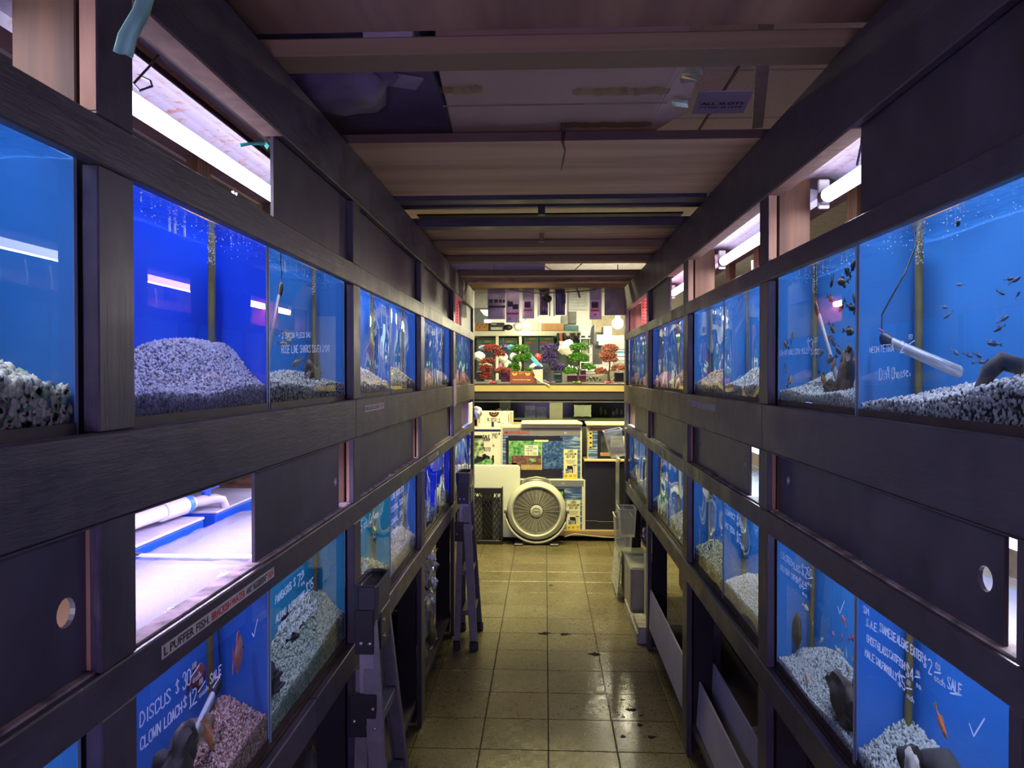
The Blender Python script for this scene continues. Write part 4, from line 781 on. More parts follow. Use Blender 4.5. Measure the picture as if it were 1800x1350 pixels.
one(MB().blob((.79, 2.115, .965), (.02, .03, .048), 5, .12, 3), 'leaf_rock', M_ROCK, 'flat oval dark rock leaning upright at the far end of the COLORED GLASS tank', 'rock', smooth=50)
one(MB().blob((.71, 1.735, .945), (.045, .075, .05), 14, .3, 3).blob((.735, 1.69, .94), (.03, .05, .055), 6, .3, 3).blob((.70, 1.72, .90), (.03, .05, .04), 7, .3, 3), 'rock', M_ROCK, 'craggy dark brown rock low at the near end of the COLORED GLASS tank', 'rock', smooth=50)
one(MB().blob((.69, 1.945, .902), (.012, .016, .013), 2, .2, 2), 'pebble', mat('pink_stone', (.55, .36, .34), .7), 'pinkish pebble alone on the fine white gravel', 'stone', smooth=50)
one(MB().tube([(.70, 1.43, .88), (.74, 1.38, .965), (.735, 1.33, .985), (.72, 1.27, .955), (.70, 1.20, .915), (.68, 1.10, .90)], [.03, .035, .045, .05, .05, .04], 12).blob((.70, 1.41, .955), (.03, .04, .04), 3, .35, 3), 'driftwood_log', mat('black_driftwood', (.013, .012, .018), .85, var=.5, scale=22, bump=.6), 'black driftwood log sloping down through the ALGAE EATER tank', 'driftwood', smooth=60)
one(MB().blob((.672, 1.385, .965), (.013, .026, .03), 8, .3, 3), 'quartz_stone', mat('quartz', (.6, .55, .52), .6, var=.4, scale=40), 'pale quartz stone lodged on the black driftwood log', 'stone', smooth=50)
one(MB().blob((-.73, 2.09, 1.66), (.05, .055, .05), 21, .28, 3).blob((-.73, 2.10, 1.705), (.025, .03, .05), 22, .25, 3), 'rock', M_SLATE, 'black upright rock in the tank marked ROSE LINE SHARK', 'rock', smooth=50)
one(MB().blob((-.69, 1.285, .985), (.04, .06, .045), 31, .35, 3).blob((-.70, 1.335, 1.0), (.035, .04, .035), 32, .3, 3).blob((-.675, 1.225, .96), (.03, .06, .05), 33, .3, 3), 'slate_pile', M_SLATE, 'jagged black slate under the heater in the DISCUS tank', 'rock', smooth=50)
one(MB().blob((-.80, 1.43, .945), (.05, .09, .05), 41, .25, 3), 'mossy_rock', mat('mossy_brown', (.14, .10, .06), .9, var=.5, scale=50, bump=.6), 'mossy brown mound behind the heater in the DISCUS tank', 'rock', smooth=50)
one(MB().blob((-.70, 1.745, .925), (.03, .05, .07), 51, .3, 3), 'rock', mat('green_black_rock', (.02, .035, .04), .8, var=.4), 'greenish black rock behind the catfish by the tank divider', 'rock', smooth=50)
one(MB().blob((.662, 1.24, 1.91), (.004, .006, .006), 1, .1, 2), 'snail', mat('snail', (.02, .02, .025), .4), "small dark snail stuck to the glass above the NEON TETRA tank's gravel", 'snail', smooth=60)
M_HGL = mat('heater_glass', (.52, .55, .62), .12, .35, var=.15, scale=30, stretch=(1, 1, .1))
def heater(cap, tip, cord, label, r=.011):
    cap, tip = Vector(cap), Vector(tip); d = (tip - cap).normalized()
    t = thing('heater', tip, label, 'heater')
    MB().tube([cap + d * .03, tip - d * .006, tip], [r, r, r * .5], 14).build('glass_tube', M_HGL, t, smooth=50)
    MB().tube([cap - d * .008, cap, cap + d * .014, cap + d * .034], [r * .7, r * 1.35, r * 1.4, r * 1.08], 14).build('cap', M_BLACKP, t, smooth=50)
    MB().tube([cap + d * .012 + Vector((0, 0, r * 1.2)), cap - d * .012 + Vector((0, 0, r * 1.5))], .0018, 6).build('dial', M_RED, t)
    MB().tube([cap] + [Vector(c) for c in cord], .0026, 6).build('cord', M_BLACKP, t, smooth=60)
heater((.705, 1.548, 1.742), (.80, 1.345, 1.672), [(.71, 1.556, 1.765), (.715, 1.56, 1.79), (.74, 1.535, 1.83), (.78, 1.525, 1.87), (.83, 1.53, 1.922), (.84, 1.54, 1.95)], 'slanting glass heater with black cap in the NEON TETRA tank')
heater((.755, 1.96, 1.845), (.752, 1.80, 1.625), [(.757, 1.965, 1.88), (.76, 1.97, 1.94)], 'glass heater leaning down to the rock among the dark mollies', .009)
heater((-.70, 1.825, 1.885), (-.665, 1.70, 1.70), [(-.705, 1.835, 1.92), (-.71, 1.83, 1.955)], 'glass heater with black cap hanging in the ROSE LINE SHARK tank', .009)
heater((-.735, 1.50, 1.045), (-.70, 1.33, .985), [(-.74, 1.515, 1.08), (-.75, 1.515, 1.15), (-.75, 1.51, 1.235)], 'glass heater sloping onto black slate in the DISCUS tank')

# ---------------------------------------------------------------- behind the low open hatch: lids, trough, pipes
def sheet(name, s, x0, x1, y0, y1, z, m, label, seed=0, amp=.004):
    n1, n2 = 14, 28; rg = random.Random(seed); ph = [rg.uniform(0, 6) for _ in range(6)]; vs = []
    for i in range(n1):
        for j in range(n2):
            u, v = i / (n1 - 1), j / (n2 - 1); w = amp * (math.sin(7 * u + 3 * v + ph[0]) * math.sin(11 * v + ph[1]) + .5 * math.sin(23 * u + 9 * v + ph[2]) + .5 * math.sin(5 * u - 27 * v + ph[3]))
            vs.append((s * (x0 + (x1 - x0) * u), y0 + (y1 - y0) * v, z + abs(w)))
    mb = MB().add(vs, [(i * n2 + j, (i + 1) * n2 + j, (i + 1) * n2 + j + 1, i * n2 + j + 1) for i in range(n1 - 1) for j in range(n2 - 1)])
    return one(mb, name, m, label, 'plastic sheet', smooth=60)
M_SHEET = thin_clear('crinkled_sheet', (.95, .94, .98), .10, .15, haze=.16)
sheet('plastic_sheet', -1, .622, .92, 1.02, 1.66, 1.2525, M_SHEET, 'crinkled clear plastic sheet over the tank tops, nearer half of the low open hatch', 1)
sheet('plastic_sheet', -1, .625, .925, 1.68, 2.27, 1.2525, M_SHEET, 'crinkled clear plastic sheet over the tank tops, farther half of the low open hatch', 2)
for y, x0, x1, lb in [(1.672, .64, .92, 'thin plastic lath lying crosswise between two plastic sheets')]:
    one(MB().bx(-x0, -x1, y - .006, y + .006, 1.259, 1.264), 'lath', M_PVC, lb, 'strip')
M_TBL = mat('trough_blue', (.01, .09, .62), .4, var=.15); M_TTOP = mat('trough_rim', (.55, .52, .72), .5, var=.15, scale=20)
for k, (a, b) in enumerate([(1.2, 2.09), (2.17, 3.4)]):
    t = thing('blue_trough', (-1.08, (a + b) / 2, 1.0), ['blue trough behind the crinkled plastic sheets, nearer to the camera', 'blue trough past the wooden stud, beneath the blue tap'][k], 'trough')
    MB().bx(-.958, -1.20, a, b, .95, 1.262).build('body', M_TBL, t, bevel=.004); MB().bx(-.955, -1.205, a, b, 1.2625, 1.270).build('rim', M_TTOP, t, bevel=.002)
p = thing('pvc_pipe', (-1.0, 1.6, 1.3), 'fat white plastic pipe running along the blue trough, ending in a blue tap', 'pipe')
MB().tube([(-1.0, 1.15, 1.322), (-1.0, 1.9, 1.312), (-1.0, 2.10, 1.306)], .021, 14).build('pipe', M_PVC, p, smooth=50)
MB().tube([(-1.0, 1.93, 1.3115), (-1.0, 2.05, 1.308)], .026, 14).build('coupling', M_PVC, p, smooth=50)
MB().tube([(-1.0, 2.05, 1.308), (-1.0, 2.075, 1.307)], .0275, 14).build('ring', mat('pipe_blue', (.06, .25, .72), .4), p, smooth=50)
MB().tube([(-1.0, 2.10, 1.306), (-.99, 2.14, 1.305), (-.975, 2.20, 1.303), (-.965, 2.23, 1.295), (-.96, 2.24, 1.272)], [.014, .017, .015, .013, .012], 12).build('tap_body', mat('cloudy_plastic', (.6, .58, .62), .3), p, smooth=50)
MB().tube([(-.985, 2.165, 1.315), (-.985, 2.165, 1.335)], .012, 10).bx(-1.0, -.97, 2.11, 2.22, 1.335, 1.348).build('tap_handle', mat('tap_blue', (.02, .08, .62), .4), p, smooth=40)
one(MB().tube([(-1.1, 1.5, 1.345), (-1.1, 2.35, 1.338), (-1.1, 2.42, 1.337)], .024, 14), 'pvc_pipe', M_PVC, 'white plastic pipe higher up, behind the blue tap', 'pipe', smooth=50)
one(MB().bx(-.94, -1.25, 2.62, 2.66, 1.22, 1.33).bx(-1.0, -1.25, 2.60, 2.72, 1.33, 1.42), 'timber_block', M_STUDY, 'weathered timber block behind the blue tap', 'timber')
def cable(pts, r, m, label, nm='cable'): return one(MB().tube(pts, r, 6), nm, m, label, 'cable', smooth=70)
M_CBL = mat('navy_cable', (.02, .018, .06), .4)
cable([(-.93, 1.30, 1.50), (-.935, 1.40, 1.34), (-.93, 1.52, 1.30), (-.92, 1.60, 1.285), (-.915, 1.68, 1.262)], .004, M_CBL, 'dark cable dropping over the blue trough onto the plastic sheet')
cable([(-.93, 1.36, 1.50), (-.94, 1.47, 1.36), (-.95, 1.57, 1.315), (-.94, 1.60, 1.35), (-.935, 1.53, 1.37), (-.94, 1.46, 1.40)], .004, M_CBL, 'dark cable looping round beside the fat white pipe')
cable([(-.93, 1.33, 1.45), (-.93, 1.42, 1.30), (-.94, 1.52, 1.29), (-.94, 1.60, 1.275)], .0035, M_CBL, 'thin dark cable lying across the blue trough')
for k in range(3): cable([(-.935, 1.34 + .03 * k, 1.5), (-.94, 1.42 + .03 * k, 1.36), (-.93, 1.50 + .03 * k, 1.27)], .004, M_PVC, ['white air hose nearest the post, in front of the blue trough', 'white air hose between two others, in front of the blue trough', 'white air hose farthest from the post, in front of the blue trough'][k], 'air_hose')
for k, (y, dz) in enumerate([(1.28, .1), (1.30, .12), (1.335, .1), (1.83, .08), (1.85, .09), (2.22, .08)]):
    cable([(-.80, y + .09, 2.14), (-.82, y + .11, 2.06), (-.83, y + .13, 1.94)], .0035, M_PVC, 'thin white air hose hanging below the big glowing tube, ' + ['first from the camera', 'second from the camera', 'third from the camera', 'fourth from the camera', 'fifth from the camera', 'sixth from the camera'][k], 'air_hose')
for k, y in enumerate([2.45, 2.75, 2.9, 3.05, 3.75, 3.9, 5.05]):
    cable([(.82, y, 2.12), (.83, y + .03, 2.06), (.83, y + .02, 1.94)], .0045, M_PVC, 'white air hose, top hood of the facing rack, ' + ['first', 'second', 'third', 'fourth', 'fifth', 'sixth', 'seventh'][k] + ' from the camera', 'air_hose')
# perforated red panels at the far ends of the top hoods
for s in (-1, 1):
    X = SIDE[s]['G']; y = 5.5 if s < 0 else 5.3; mb = MB().bx(s * (X + .02), s * (X + .20), y, y + .015, 1.99, 2.30)
    o = one(mb, 'perforated_post', mat('red_wood', srgb(190, 80, 70), .7, var=.2), 'red perforated board in the last top hood of the ' + SIDE[s]['nm'], 'board')
    hm = MB()
    for k in range(9):
        for c in (0, 1): hm.tube([(s * (X + .03 + .02 * c), y - .001, 2.0 + .022 * k), (s * (X + .03 + .02 * c), y - .0005, 2.0 + .022 * k)], .004, 8)
    h = hm.build('peg_holes', M_DARKIN, None); h.parent = o; h.matrix_parent_inverse = Matrix.Translation(-o.location); h['kind'] = 'stuff'

# ---------------------------------------------------------------- stepladders
M_ALU = mat('ladder_grey', (.15, .15, .16), .42, .25, var=.15, scale=30); M_ALUL = mat('ladder_light', (.30, .29, .33), .4, .3, var=.1, scale=30); M_CAP = mat('ladder_cap', (.035, .034, .045), .45, var=.2)
def ladder(x0, x1, yn, yf, ztop, fx0, fx1, ynf, yff, label):
    """x0..x1 and yn..yf: cap extent; feet at fx0/fx1 (back/front rails), ynf/yff (near/far side)"""
    t = thing('stepladder', ((fx0 + fx1) / 2, (ynf + yff) / 2, 0), label, 'ladder', 'stepladders')
    xm = (x0 + x1) / 2; mb = MB(); w = .012
    # tool tray cap: rim ring, sunken tray and cup holes
    out = [(x0 + .012, yn), (x1, yn), (x1 + .004, yn + .03), (x1 + .004, yf - .02), (x1 - .02, yf), (x0, yf), (x0 - .008, yf - .03), (x0 - .008, yn + .02)]
    n = len(out); cx, cy = xm, (yn + yf) / 2; ins = [(cx + (a - cx) * .78, cy + (b - cy) * .80) for a, b in out]
    vs = [(a, b, ztop - .05) for a, b in out] + [(a, b, ztop) for a, b in out] + [(a, b, ztop) for a, b in ins] + [(a, b, ztop - .018) for a, b in ins] + [(a * .3 + cx * .7 + (a - cx) * .55, b, ztop - .115) for a, b in out]
    fs = []
    for i in range(n):
        j = (i + 1) % n; fs += [(i, j, n + j, n + i), (n + i, n + j, 2 * n + j, 2 * n + i), (2 * n + i, 2 * n + j, 3 * n + j, 3 * n + i), (4 * n + i, 4 * n + j, j, i)]
    fs += [tuple(range(3 * n, 4 * n)), tuple(range(4 * n, 5 * n))]
    mb.add(vs, fs); cap = mb.build('top_cap', M_CAP, t, bevel=.003)
    hb = MB()
    for (u, v, a, b) in [(.5, .84, .020, .022), (.42, .12, .012, .010), (.75, .10, .010, .008)]:
        px, py = x0 + (x1 - x0) * u, yn + (yf - yn) * v; hb.tube([(px, py, ztop - .017), (px, py, ztop - .0165)], max(a, b), 14)
    hb.bx(x0 + .015, x1 - .012, yn + (yf - yn) * .25, yn + (yf - yn) * .66, ztop - .0175, ztop - .0168)
    h = hb.build('tray_wells', M_DARKIN, cap)
    def rail(a, b, nm, m, wx, wy):
        a, b = Vector(a), Vector(b); d = (b - a).normalized(); q = MB()
        for (ox, oy, hx, hy) in [(0, 0, wx, .003), (-wx, wy * .5, .003, wy), (wx, wy * .5, .003, wy)]:
            sgn = 1 if a.y < cy else -1; o_ = Vector((ox, oy * sgn, 0))
            vs = []
            for p in (a + o_, b + o_):
                vs += [p + Vector((-hx, -hy / 2 if hy < wy else -wy / 2, 0)), p + Vector((hx, -hy / 2 if hy < wy else -wy / 2, 0)), p + Vector((hx, hy / 2 if hy < wy else wy / 2, 0)), p + Vector((-hx, hy / 2 if hy < wy else wy / 2, 0))]
            q.add(vs, [(0, 1, 2, 3), (7, 6, 5, 4), (0, 4, 5, 1), (1, 5, 6, 2), (2, 6, 7, 3), (3, 7, 4, 0)])
        r = q.build(nm, m, t); f = MB().bx(b.x - wx - .006, b.x + wx + .006, b.y - .016, b.y + .016, 0, .05).build('foot', M_BLACKP, r, bevel=.004); return r
    zt = ztop - .10
    for (sy, yt, yb) in (('near', yn + .012, ynf), ('far', yf - .012, yff)):
        rail((x1 - .024, yt, zt), (fx1, yb, .004), 'front_rail', M_ALU, .021, .018)
        rail((x0 + .020, yt + (.004 if sy == 'near' else -.004), zt - .14), (fx0, yb + (.01 if sy == 'near' else -.01), .004), 'rear_rail', M_ALU, .015, .016)
    sg = -1
    MB().bx(x0 + .004, x1 - .004, yn - .004, yn + .004, zt - .09, zt + .035).build('bracket', M_BLACKP, t, bevel=.002)
    MB().bx(x0 + .016, x1 - .006, yn - .0005, yn + .005, zt - .22, zt - .08).build('upper_rail', M_ALUL, t)
    MB().bx(x0 - .012, x1 + .006, yn - .012, yn - .002, zt - .32, zt - .20).build('hinge_plate', M_BLACKP, t, bevel=.002)
    MB().bx(x1 - .004, x1 + .004, yn + .06, yf - .02, zt - .10, zt + .01).build('side_bracket', M_BLACKP, t, bevel=.002)
    MB().bx(x1 - .006, x1 + .0, yf - .05, yf - .01, zt - .02, zt + .09).build('far_rail_top', M_ALUL, t)
    for (bx_, bz, by) in [(x0 + .02, zt - .06, yn - .004), (x0 + .045, zt - .06, yn - .004), (x0 + .002, zt - .275, yn - .012), (x0 + .055, zt - .24, yn - .012), (x0 + .06, zt - .295, yn - .012)]:
        MB().lathe([(0, -.003), (.004, -.003), (.006, 0)], 10, Matrix.Translation((bx_, by, bz)) @ Matrix.Rotation(R(90), 4, 'X').inverted()).build('bolt', M_CHROME, t, smooth=60)
    for (by, bz) in ((yn + .09, zt - .02), (yn + .10, zt - .07)):
        MB().tube([(x1 + .004, by, bz), (x1 + .008, by, bz)], .006, 10).build('bolt', M_CHROME, t, smooth=60)
    for zs in (.22, .46, .70):
        k = (zt - zs) / zt; xa = x1 - .02 + (fx1 - x1 + .02) * k; ya, yb = yn + (ynf - yn) * k, yf + (yff - yf) * k
        MB().bx(xa - .065, xa + .012, ya + .02, yb - .02, zs - .025, zs + .003).build('step', M_ALU, t, bevel=.003)
    return t
ladder(-.535, -.475, 2.10, 2.31, 1.075, -.515, -.415, 2.03, 2.42, 'grey folding stepladder nearest the camera, with a black tool-tray top')
ladder(-.545, -.468, 4.66, 4.88, 1.06, -.535, -.43, 4.57, 4.93, 'farther grey stepladder with black feet, standing on the lit tiles')

# ---------------------------------------------------------------- under the racks
M_BAG = mat('black_bag_film', (.02, .018, .024), .22, var=.3, scale=20, bump=.8); M_CBAG = thin_clear('clear_bag', (.75, .74, .78), .22, .1, haze=.12)
for k, (c, r, lb) in enumerate([((-.72, 4.02, .30), (.11, .22, .13), 'lowest dark plastic-wrapped bundle on the shelf under the ladder-side rack'), ((-.73, 4.06, .53), (.11, .21, .09), 'dark plastic-wrapped bundle in the middle of the pile under the ladder-side rack'), ((-.74, 4.10, .70), (.10, .18, .07), 'topmost dark bundle of the pile under the ladder-side rack')]):
    one(MB().blob(c, r, 60 + k, .22, 3), 'wrapped_bundle', M_BAG, lb, 'bag', 'wrapped bundles', smooth=40)
rg = random.Random(5); mb = MB(); vs = []
n1, n2 = 12, 14
for i in range(n1):
    for j in range(n2): vs.append((-.595 - .04 * abs(math.sin(i * 1.7 + j)) - .02 * rg.random(), 3.80 + .48 * j / (n2 - 1) + .02 * rg.random(), .16 + .52 * i / (n1 - 1)))
one(mb.add(vs, [(i * n2 + j, i * n2 + j + 1, (i + 1) * n2 + j + 1, (i + 1) * n2 + j) for i in range(n1 - 1) for j in range(n2 - 1)]), 'clear_bag', M_CBAG, 'crinkled clear plastic bag over the dark bundles under the ladder-side rack', 'bag')
one(MB().blob((-.66, 3.80, .22), (.03, .07, .09), 3, .15, 2), 'white_jug', M_WHITE, 'white plastic jug low behind the post, beside the wrapped bundles', 'jug', smooth=50)
one(MB().blob((-.70, 2.32, .30), (.05, .10, .18), 9, .35, 3), 'clear_bag', M_CBAG, 'crumpled clear bag behind the legs of the nearest stepladder', 'bag', smooth=30)
one(MB().blob((-.74, 4.45, .80), (.03, .06, .03), 8, .3, 2), 'clear_bag', M_CBAG, 'small crumpled clear bag on top of the wrapped bundles', 'bag', smooth=30)
M_LAV = mat('white_panel', (.44, .42, .50), .5, var=.12, scale=5)
def panel(x0, x1, y0, y1, z0, z1, lean, label):
    mb = MB(); mb.add([(x0, y0, z0), (x0, y1, z0), (x0 + lean, y1, z1), (x0 + lean, y0, z1), (x1, y0, z0), (x1, y1, z0), (x1 + lean, y1, z1), (x1 + lean, y0, z1)], [(0, 1, 2, 3), (7, 6, 5, 4), (0, 4, 5, 1), (3, 2, 6, 7), (1, 5, 6, 2), (0, 3, 7, 4)])
    return one(mb, 'loose_panel', M_LAV, label, 'panel', 'white panels under the facing rack', bevel=.002)
panel(.628, .636, 3.46, 4.60, .135, .375, .006, 'white panel leaning in the middle bay under the facing rack')
panel(.66, .668, 2.25, 3.33, .135, .33, .012, 'white panel leaning in front of another, nearest bay under the facing rack')
panel(.72, .728, 2.25, 3.33, .135, .41, .012, 'taller white panel standing behind another, nearest bay under the facing rack')
one(MB().blob((.80, 2.85, .30), (.05, .06, .05), 4, .3, 2), 'white_rag', M_WHITE, 'small crumpled white rag in the dark behind the white panels', 'rag', smooth=40)
one(MB().bx(.85, .90, 3.9, 4.5, .16, .55), 'grey_board', mat('grey_board', (.12, .11, .14), .6), 'grey board standing deep under the middle of the facing rack', 'board', bevel=.003)
for k in range(3): cable([(.84, 3.85 + .14 * k, .76), (.83, 3.87 + .14 * k, .66), (.84, 3.88 + .14 * k, .56)], .006, M_BLACKP, 'dark cord hanging above the grey board, ' + ['first', 'second', 'third'][k] + ' from the camera', 'cord')
one(MB().blob((.66, 5.00, .58), (.03, .05, .04), 6, .15, 2).blob((.66, 5.0, .63), (.02, .03, .03), 7, .2, 2), 'lilac_bottle', mat('lilac', (.36, .30, .55), .4), 'lilac plastic bottle on the last shelf under the facing rack', 'bottle', smooth=50)
cable([(.63, 4.95, .72), (.62, 4.90, .66), (.63, 4.98, .61), (.65, 4.92, .57)], .007, M_BLACKP, 'black hose curling above the lilac bottle', 'hose')
one(MB().bx(.65, .75, 4.75, 5.0, .105, .50), 'ivory_box', mat('ivory_box', (.5, .48, .44), .5), 'tall ivory box under the far end of the facing rack', 'box', bevel=.006)
one(MB().bx(.58, .75, 5.15, 5.78, .02, .36), 'grey_bin', mat('grey_bin', (.30, .30, .27), .5, var=.15), 'grey bin on the floor below the clear plastic boxes', 'bin', bevel=.012)
one(MB().bx(.57, .66, 4.72, 5.45, .0, .06).bx(.58, .66, 4.72, 5.0, .06, .10), 'plinth_board', mat('pale_plinth', (.34, .32, .30), .7, var=.4, scale=18), 'scuffed pale plinth board on the floor at the far end of the facing rack', 'board')
one(MB().bx(.545, .553, 5.6, 6.1, .03, .33, rot=(0, R(5), 0)), 'patterned_card', mat('patterned_card', (.45, .45, .40), .6, var=.6, scale=45), 'patterned card leaning at the foot of the facing rack', 'card')
def clear_box(name, cx, cy, z0, wx, wy, hz, label, tilt=0.0, m=None):
    """thin walled clear plastic box with a rim, open at the top, tapering downwards"""
    m = m or thin_clear('milky_clear', (.92, .93, .88), .10, .15, haze=.22); th = .003; t = thing(name, (cx, cy, z0), label, 'plastic box', 'clear plastic boxes')
    k = .82; b = [(cx - wx / 2 * k, cy - wy / 2 * k), (cx + wx / 2 * k, cy - wy / 2 * k), (cx + wx / 2 * k, cy + wy / 2 * k), (cx - wx / 2 * k, cy + wy / 2 * k)]; u = [(cx - wx / 2, cy - wy / 2), (cx + wx / 2, cy - wy / 2), (cx + wx / 2, cy + wy / 2), (cx - wx / 2, cy + wy / 2)]
    vs = [(x, y, z0) for x, y in b] + [(x, y, z0 + hz) for x, y in u]
    M = Matrix.Translation((cx, cy, z0)) @ Matrix.Rotation(tilt, 4, 'Y') @ Matrix.Translation((-cx, -cy, -z0)); vs = [M @ Vector(v) for v in vs]
    o = MB().add(vs, [(0, 1, 2, 3), (0, 1, 5, 4), (1, 2, 6, 5), (2, 3, 7, 6), (3, 0, 4, 7)]).build('body', m, t); s_ = o.modifiers.new('wall', 'SOLIDIFY'); s_.thickness = th
    r = MB().tube(vs[4:], .005, 6, closed=True).build('rim', mat('clear_rim', (.62, .64, .60), .2), t)
    return t
one(MB().bx(.608, .6215, 5.74, 5.86, 1.255, 1.262), 'tray_hook', mat('clear_rim', (.62, .64, .60), .2), 'clear hook strip holding the tilted plastic box on the rail', 'hook')
clear_box('clear_tray', .552, 5.80, 1.05, .13, .20, .20, 'clear plastic box hung tilted on the rail corner of the facing rack', R(-12))
clear_box('specimen_box', .595, 5.55, .50, .12, .20, .20, 'upper of two nested clear boxes hanging below the last lower tank')
clear_box('specimen_box', .585, 5.72, .365, .13, .22, .25, 'lower of two nested clear boxes hanging below the last lower tank')
one(MB().bx(.575, .582, 5.92, 6.22, .55, 1.0), 'acrylic_sheet', thin_clear('acrylic', (.62, .72, .82), .3, .05, haze=.1), 'clear acrylic sheet standing at the end post of the facing rack', 'sheet')
one(MB().bx(.573, .586, 5.92, 6.22, 1.0, 1.012), 'sheet_cap', mat('cream_edge', (.62, .60, .50), .5), 'cream edge strip on top of the clear acrylic sheet', 'strip')
one(MB().bx(-.582, -.576, 5.72, 6.02, 1.29, 1.45), 'notice_sheet', M_WHITE, 'white paper notice on the far end of the ladder-side rack', 'paper')
one(MB().blob((-.555, 6.2, 1.36), (.035, .05, .05), 3, .2, 3), 'white_cloth', M_WHITE, 'white cloth bundle hanging at the end of the ladder-side rack', 'cloth', smooth=50)
one(MB().bx(-.579, -.574, 4.76, 4.90, 1.47, 1.64, rot=(R(6), 0, 0)), 'hanging_tag', mat('lilac_plastic', (.40, .34, .55), .3), 'lilac plastic tag hanging over the rail between far upper tanks', 'tag')

# ---------------------------------------------------------------- end of the aisle: display case with boxes, fan and crate in front
M_CREAM = mat('counter_edge', srgb(168, 150, 100), .6, var=.12, scale=6, stretch=(.3, 1, 1)); M_CASE = mat('case_black', (.025, .025, .03), .4, var=.2); M_CIN = mat('case_inside', (.07, .075, .05), .8, var=.3)
YC = 8.05
case = thing('display_case', (0.1, YC + .25, 0), 'dark glass display case with a pale cream top across the end of the aisle', 'display case')
MB().bx(-1.3, 1.45, YC - .02, YC + .62, 1.487, 1.562).build('top_slab', M_CREAM, case, bevel=.004)
MB().bx(-1.3, 1.45, YC - .03, YC + .6, 1.5625, 1.572).build('top_lining', mat('dark_lining', (.05, .04, .05), .5), case)
MB().bx(-1.3, 1.45, YC, YC + .05, 1.40, 1.4865).build('frame_rail', M_CASE, case, bevel=.003)
MB().bx(-1.3, 1.45, YC + .002, YC + .03, 1.372, 1.385).build('frame_rail', mat('case_trim', (.10, .10, .10), .35, .3), case)
MB().bx(-1.3, 1.45, YC + .55, YC + .6, .05, 1.40).build('back', M_CIN, case); MB().bx(-1.3, 1.45, YC + .03, YC + .55, 1.185, 1.2).build('shelf', mat('shelf_glass_green', (.16, .18, .15), .3), case)
MB().bx(-1.3, 1.45, YC + .03, YC + .55, .03, .06).build('bottom', M_CASE, case)
for x in (-1.3, 1.43): MB().bx(x, x + .02, YC, YC + .6, .03, 1.49).build('end_panel', M_CASE, case)
MB().bx(-1.28, 1.43, YC + .012, YC + .018, .06, 1.372).build('front_pane', thin_clear('case_glass', (.82, .84, .79), .012, .1), case)
def boxat(name, px0, px1, py0, py1, Y, dep, m, label, cat='box', group=None, bevel=.002):
    a, b = bk(px0, py1, Y), bk(px1, py0, Y); return one(MB().bx(a[0], b[0], Y, Y + dep, a[2], b[2]), name, m, label, cat, group, bevel=bevel)
boxat('gadget_box', 922, 941, 722, 735, 8.2, .12, mat('blue_grey_box', (.16, .20, .24), .5, var=.4, scale=25), 'small blue-grey box on the case shelf, under another small box')
boxat('gadget_box', 923, 941, 713, 721.5, 8.2, .10, mat('grey_box', (.22, .22, .19), .5, var=.5, scale=40), 'small grey box stacked on a blue-grey box inside the case')
boxat('gadget_box', 943, 961, 715, 735, 8.2, .10, mat('dim_green_box', (.13, .16, .13), .5, var=.4, scale=25), 'dim green box beside the grey gadget boxes in the case')
boxat('white_carton', 878, 897, 704, 735, 8.25, .15, mat('dim_white', (.42, .43, .38), .6), 'pale carton inside the case, above the vodka carton')
one(MB().bx(bk(966, 0, YC)[0], bk(989, 0, YC)[0], YC + .006, YC + .011, bk(0, 742, YC)[2], bk(0, 707, YC)[2]), 'blank_card', mat('grey_card', (.15, .155, .13), .6), 'plain grey-green card taped to the case glass', 'card')
q = bk(1024, 722, YC); sc_ = YC / F
pts = []
for i in range(40):
    w = 2 * PI * i / 40; r = 1 + .12 * abs(math.cos(2 * w)) ** 8 ; c, s_ = math.cos(w), math.sin(w); m_ = max(abs(c), abs(s_)); pts.append((q[0] + c / m_ * 15.5 * sc_ * (1 - .06 * abs(math.sin(4 * w))), q[2] + s_ / m_ * 10.5 * sc_ * (1 - .08 * abs(math.sin(4 * w)))))
o = one(MB().prism(pts, YC + .005, YC + .0105, 'Y'), 'scalloped_sign', mat('pale_green_card', (.15, .18, .15), .6), 'pale green card with scalloped edge on the case glass', 'sign')
for k, (px, py, h, w_) in enumerate([(1056, 722, 14, 5), (1064, 724, 10, 4), (1078, 726, 9, 6), (1084, 723, 12, 4), (1092, 725, 10, 5)]):
    c = bk(px, py, 8.3); one(MB().blob((c[0], 8.3, c[2]), (w_ * .006 / 2, .02, h * .006 / 2), k, .3, 2), 'trinket', mat('trinket', (.25, .25, .17), .4, var=.5, scale=60), 'small pale trinket inside the case at its ' + ['first', 'second', 'third', 'fourth', 'fifth'][k] + ' place from the card with scalloped edge', 'ornament', smooth=50)
base = boxat('timber_plinth', 900, 1135, 933, 942, 7.60, .45, wood('base_timber', srgb(120, 96, 66), srgb(156, 128, 92), 'X', .8), 'low timber base board under the aquarium boxes', 'board')
def waves(name, c1, c2, c3):
    m, nt, N, K, P = new_mat(name); tc = N.new('ShaderNodeTexCoord'); mp = N.new('ShaderNodeMapping'); mp.inputs['Scale'].default_value = (5, 1, 46); K.new(tc.outputs['Object'], mp.inputs[0])
    n = N.new('ShaderNodeTexNoise'); n.inputs['Scale'].default_value = 1; n.inputs['Detail'].default_value = 4; n.inputs['Distortion'].default_value = .8; K.new(mp.outputs[0], n.inputs[0])
    cr = N.new('ShaderNodeValToRGB'); e = cr.color_ramp.elements; e[0].position = .35; e[0].color = L3(c1); e[1].position = .66; e[1].color = L3(c3); x = e.new(.52); x.color = L3(c2)
    K.new(n.outputs['Fac'], cr.inputs[0]); K.new(cr.outputs[0], P.inputs['Base Color']); P.inputs['Roughness'].default_value = .35; return m
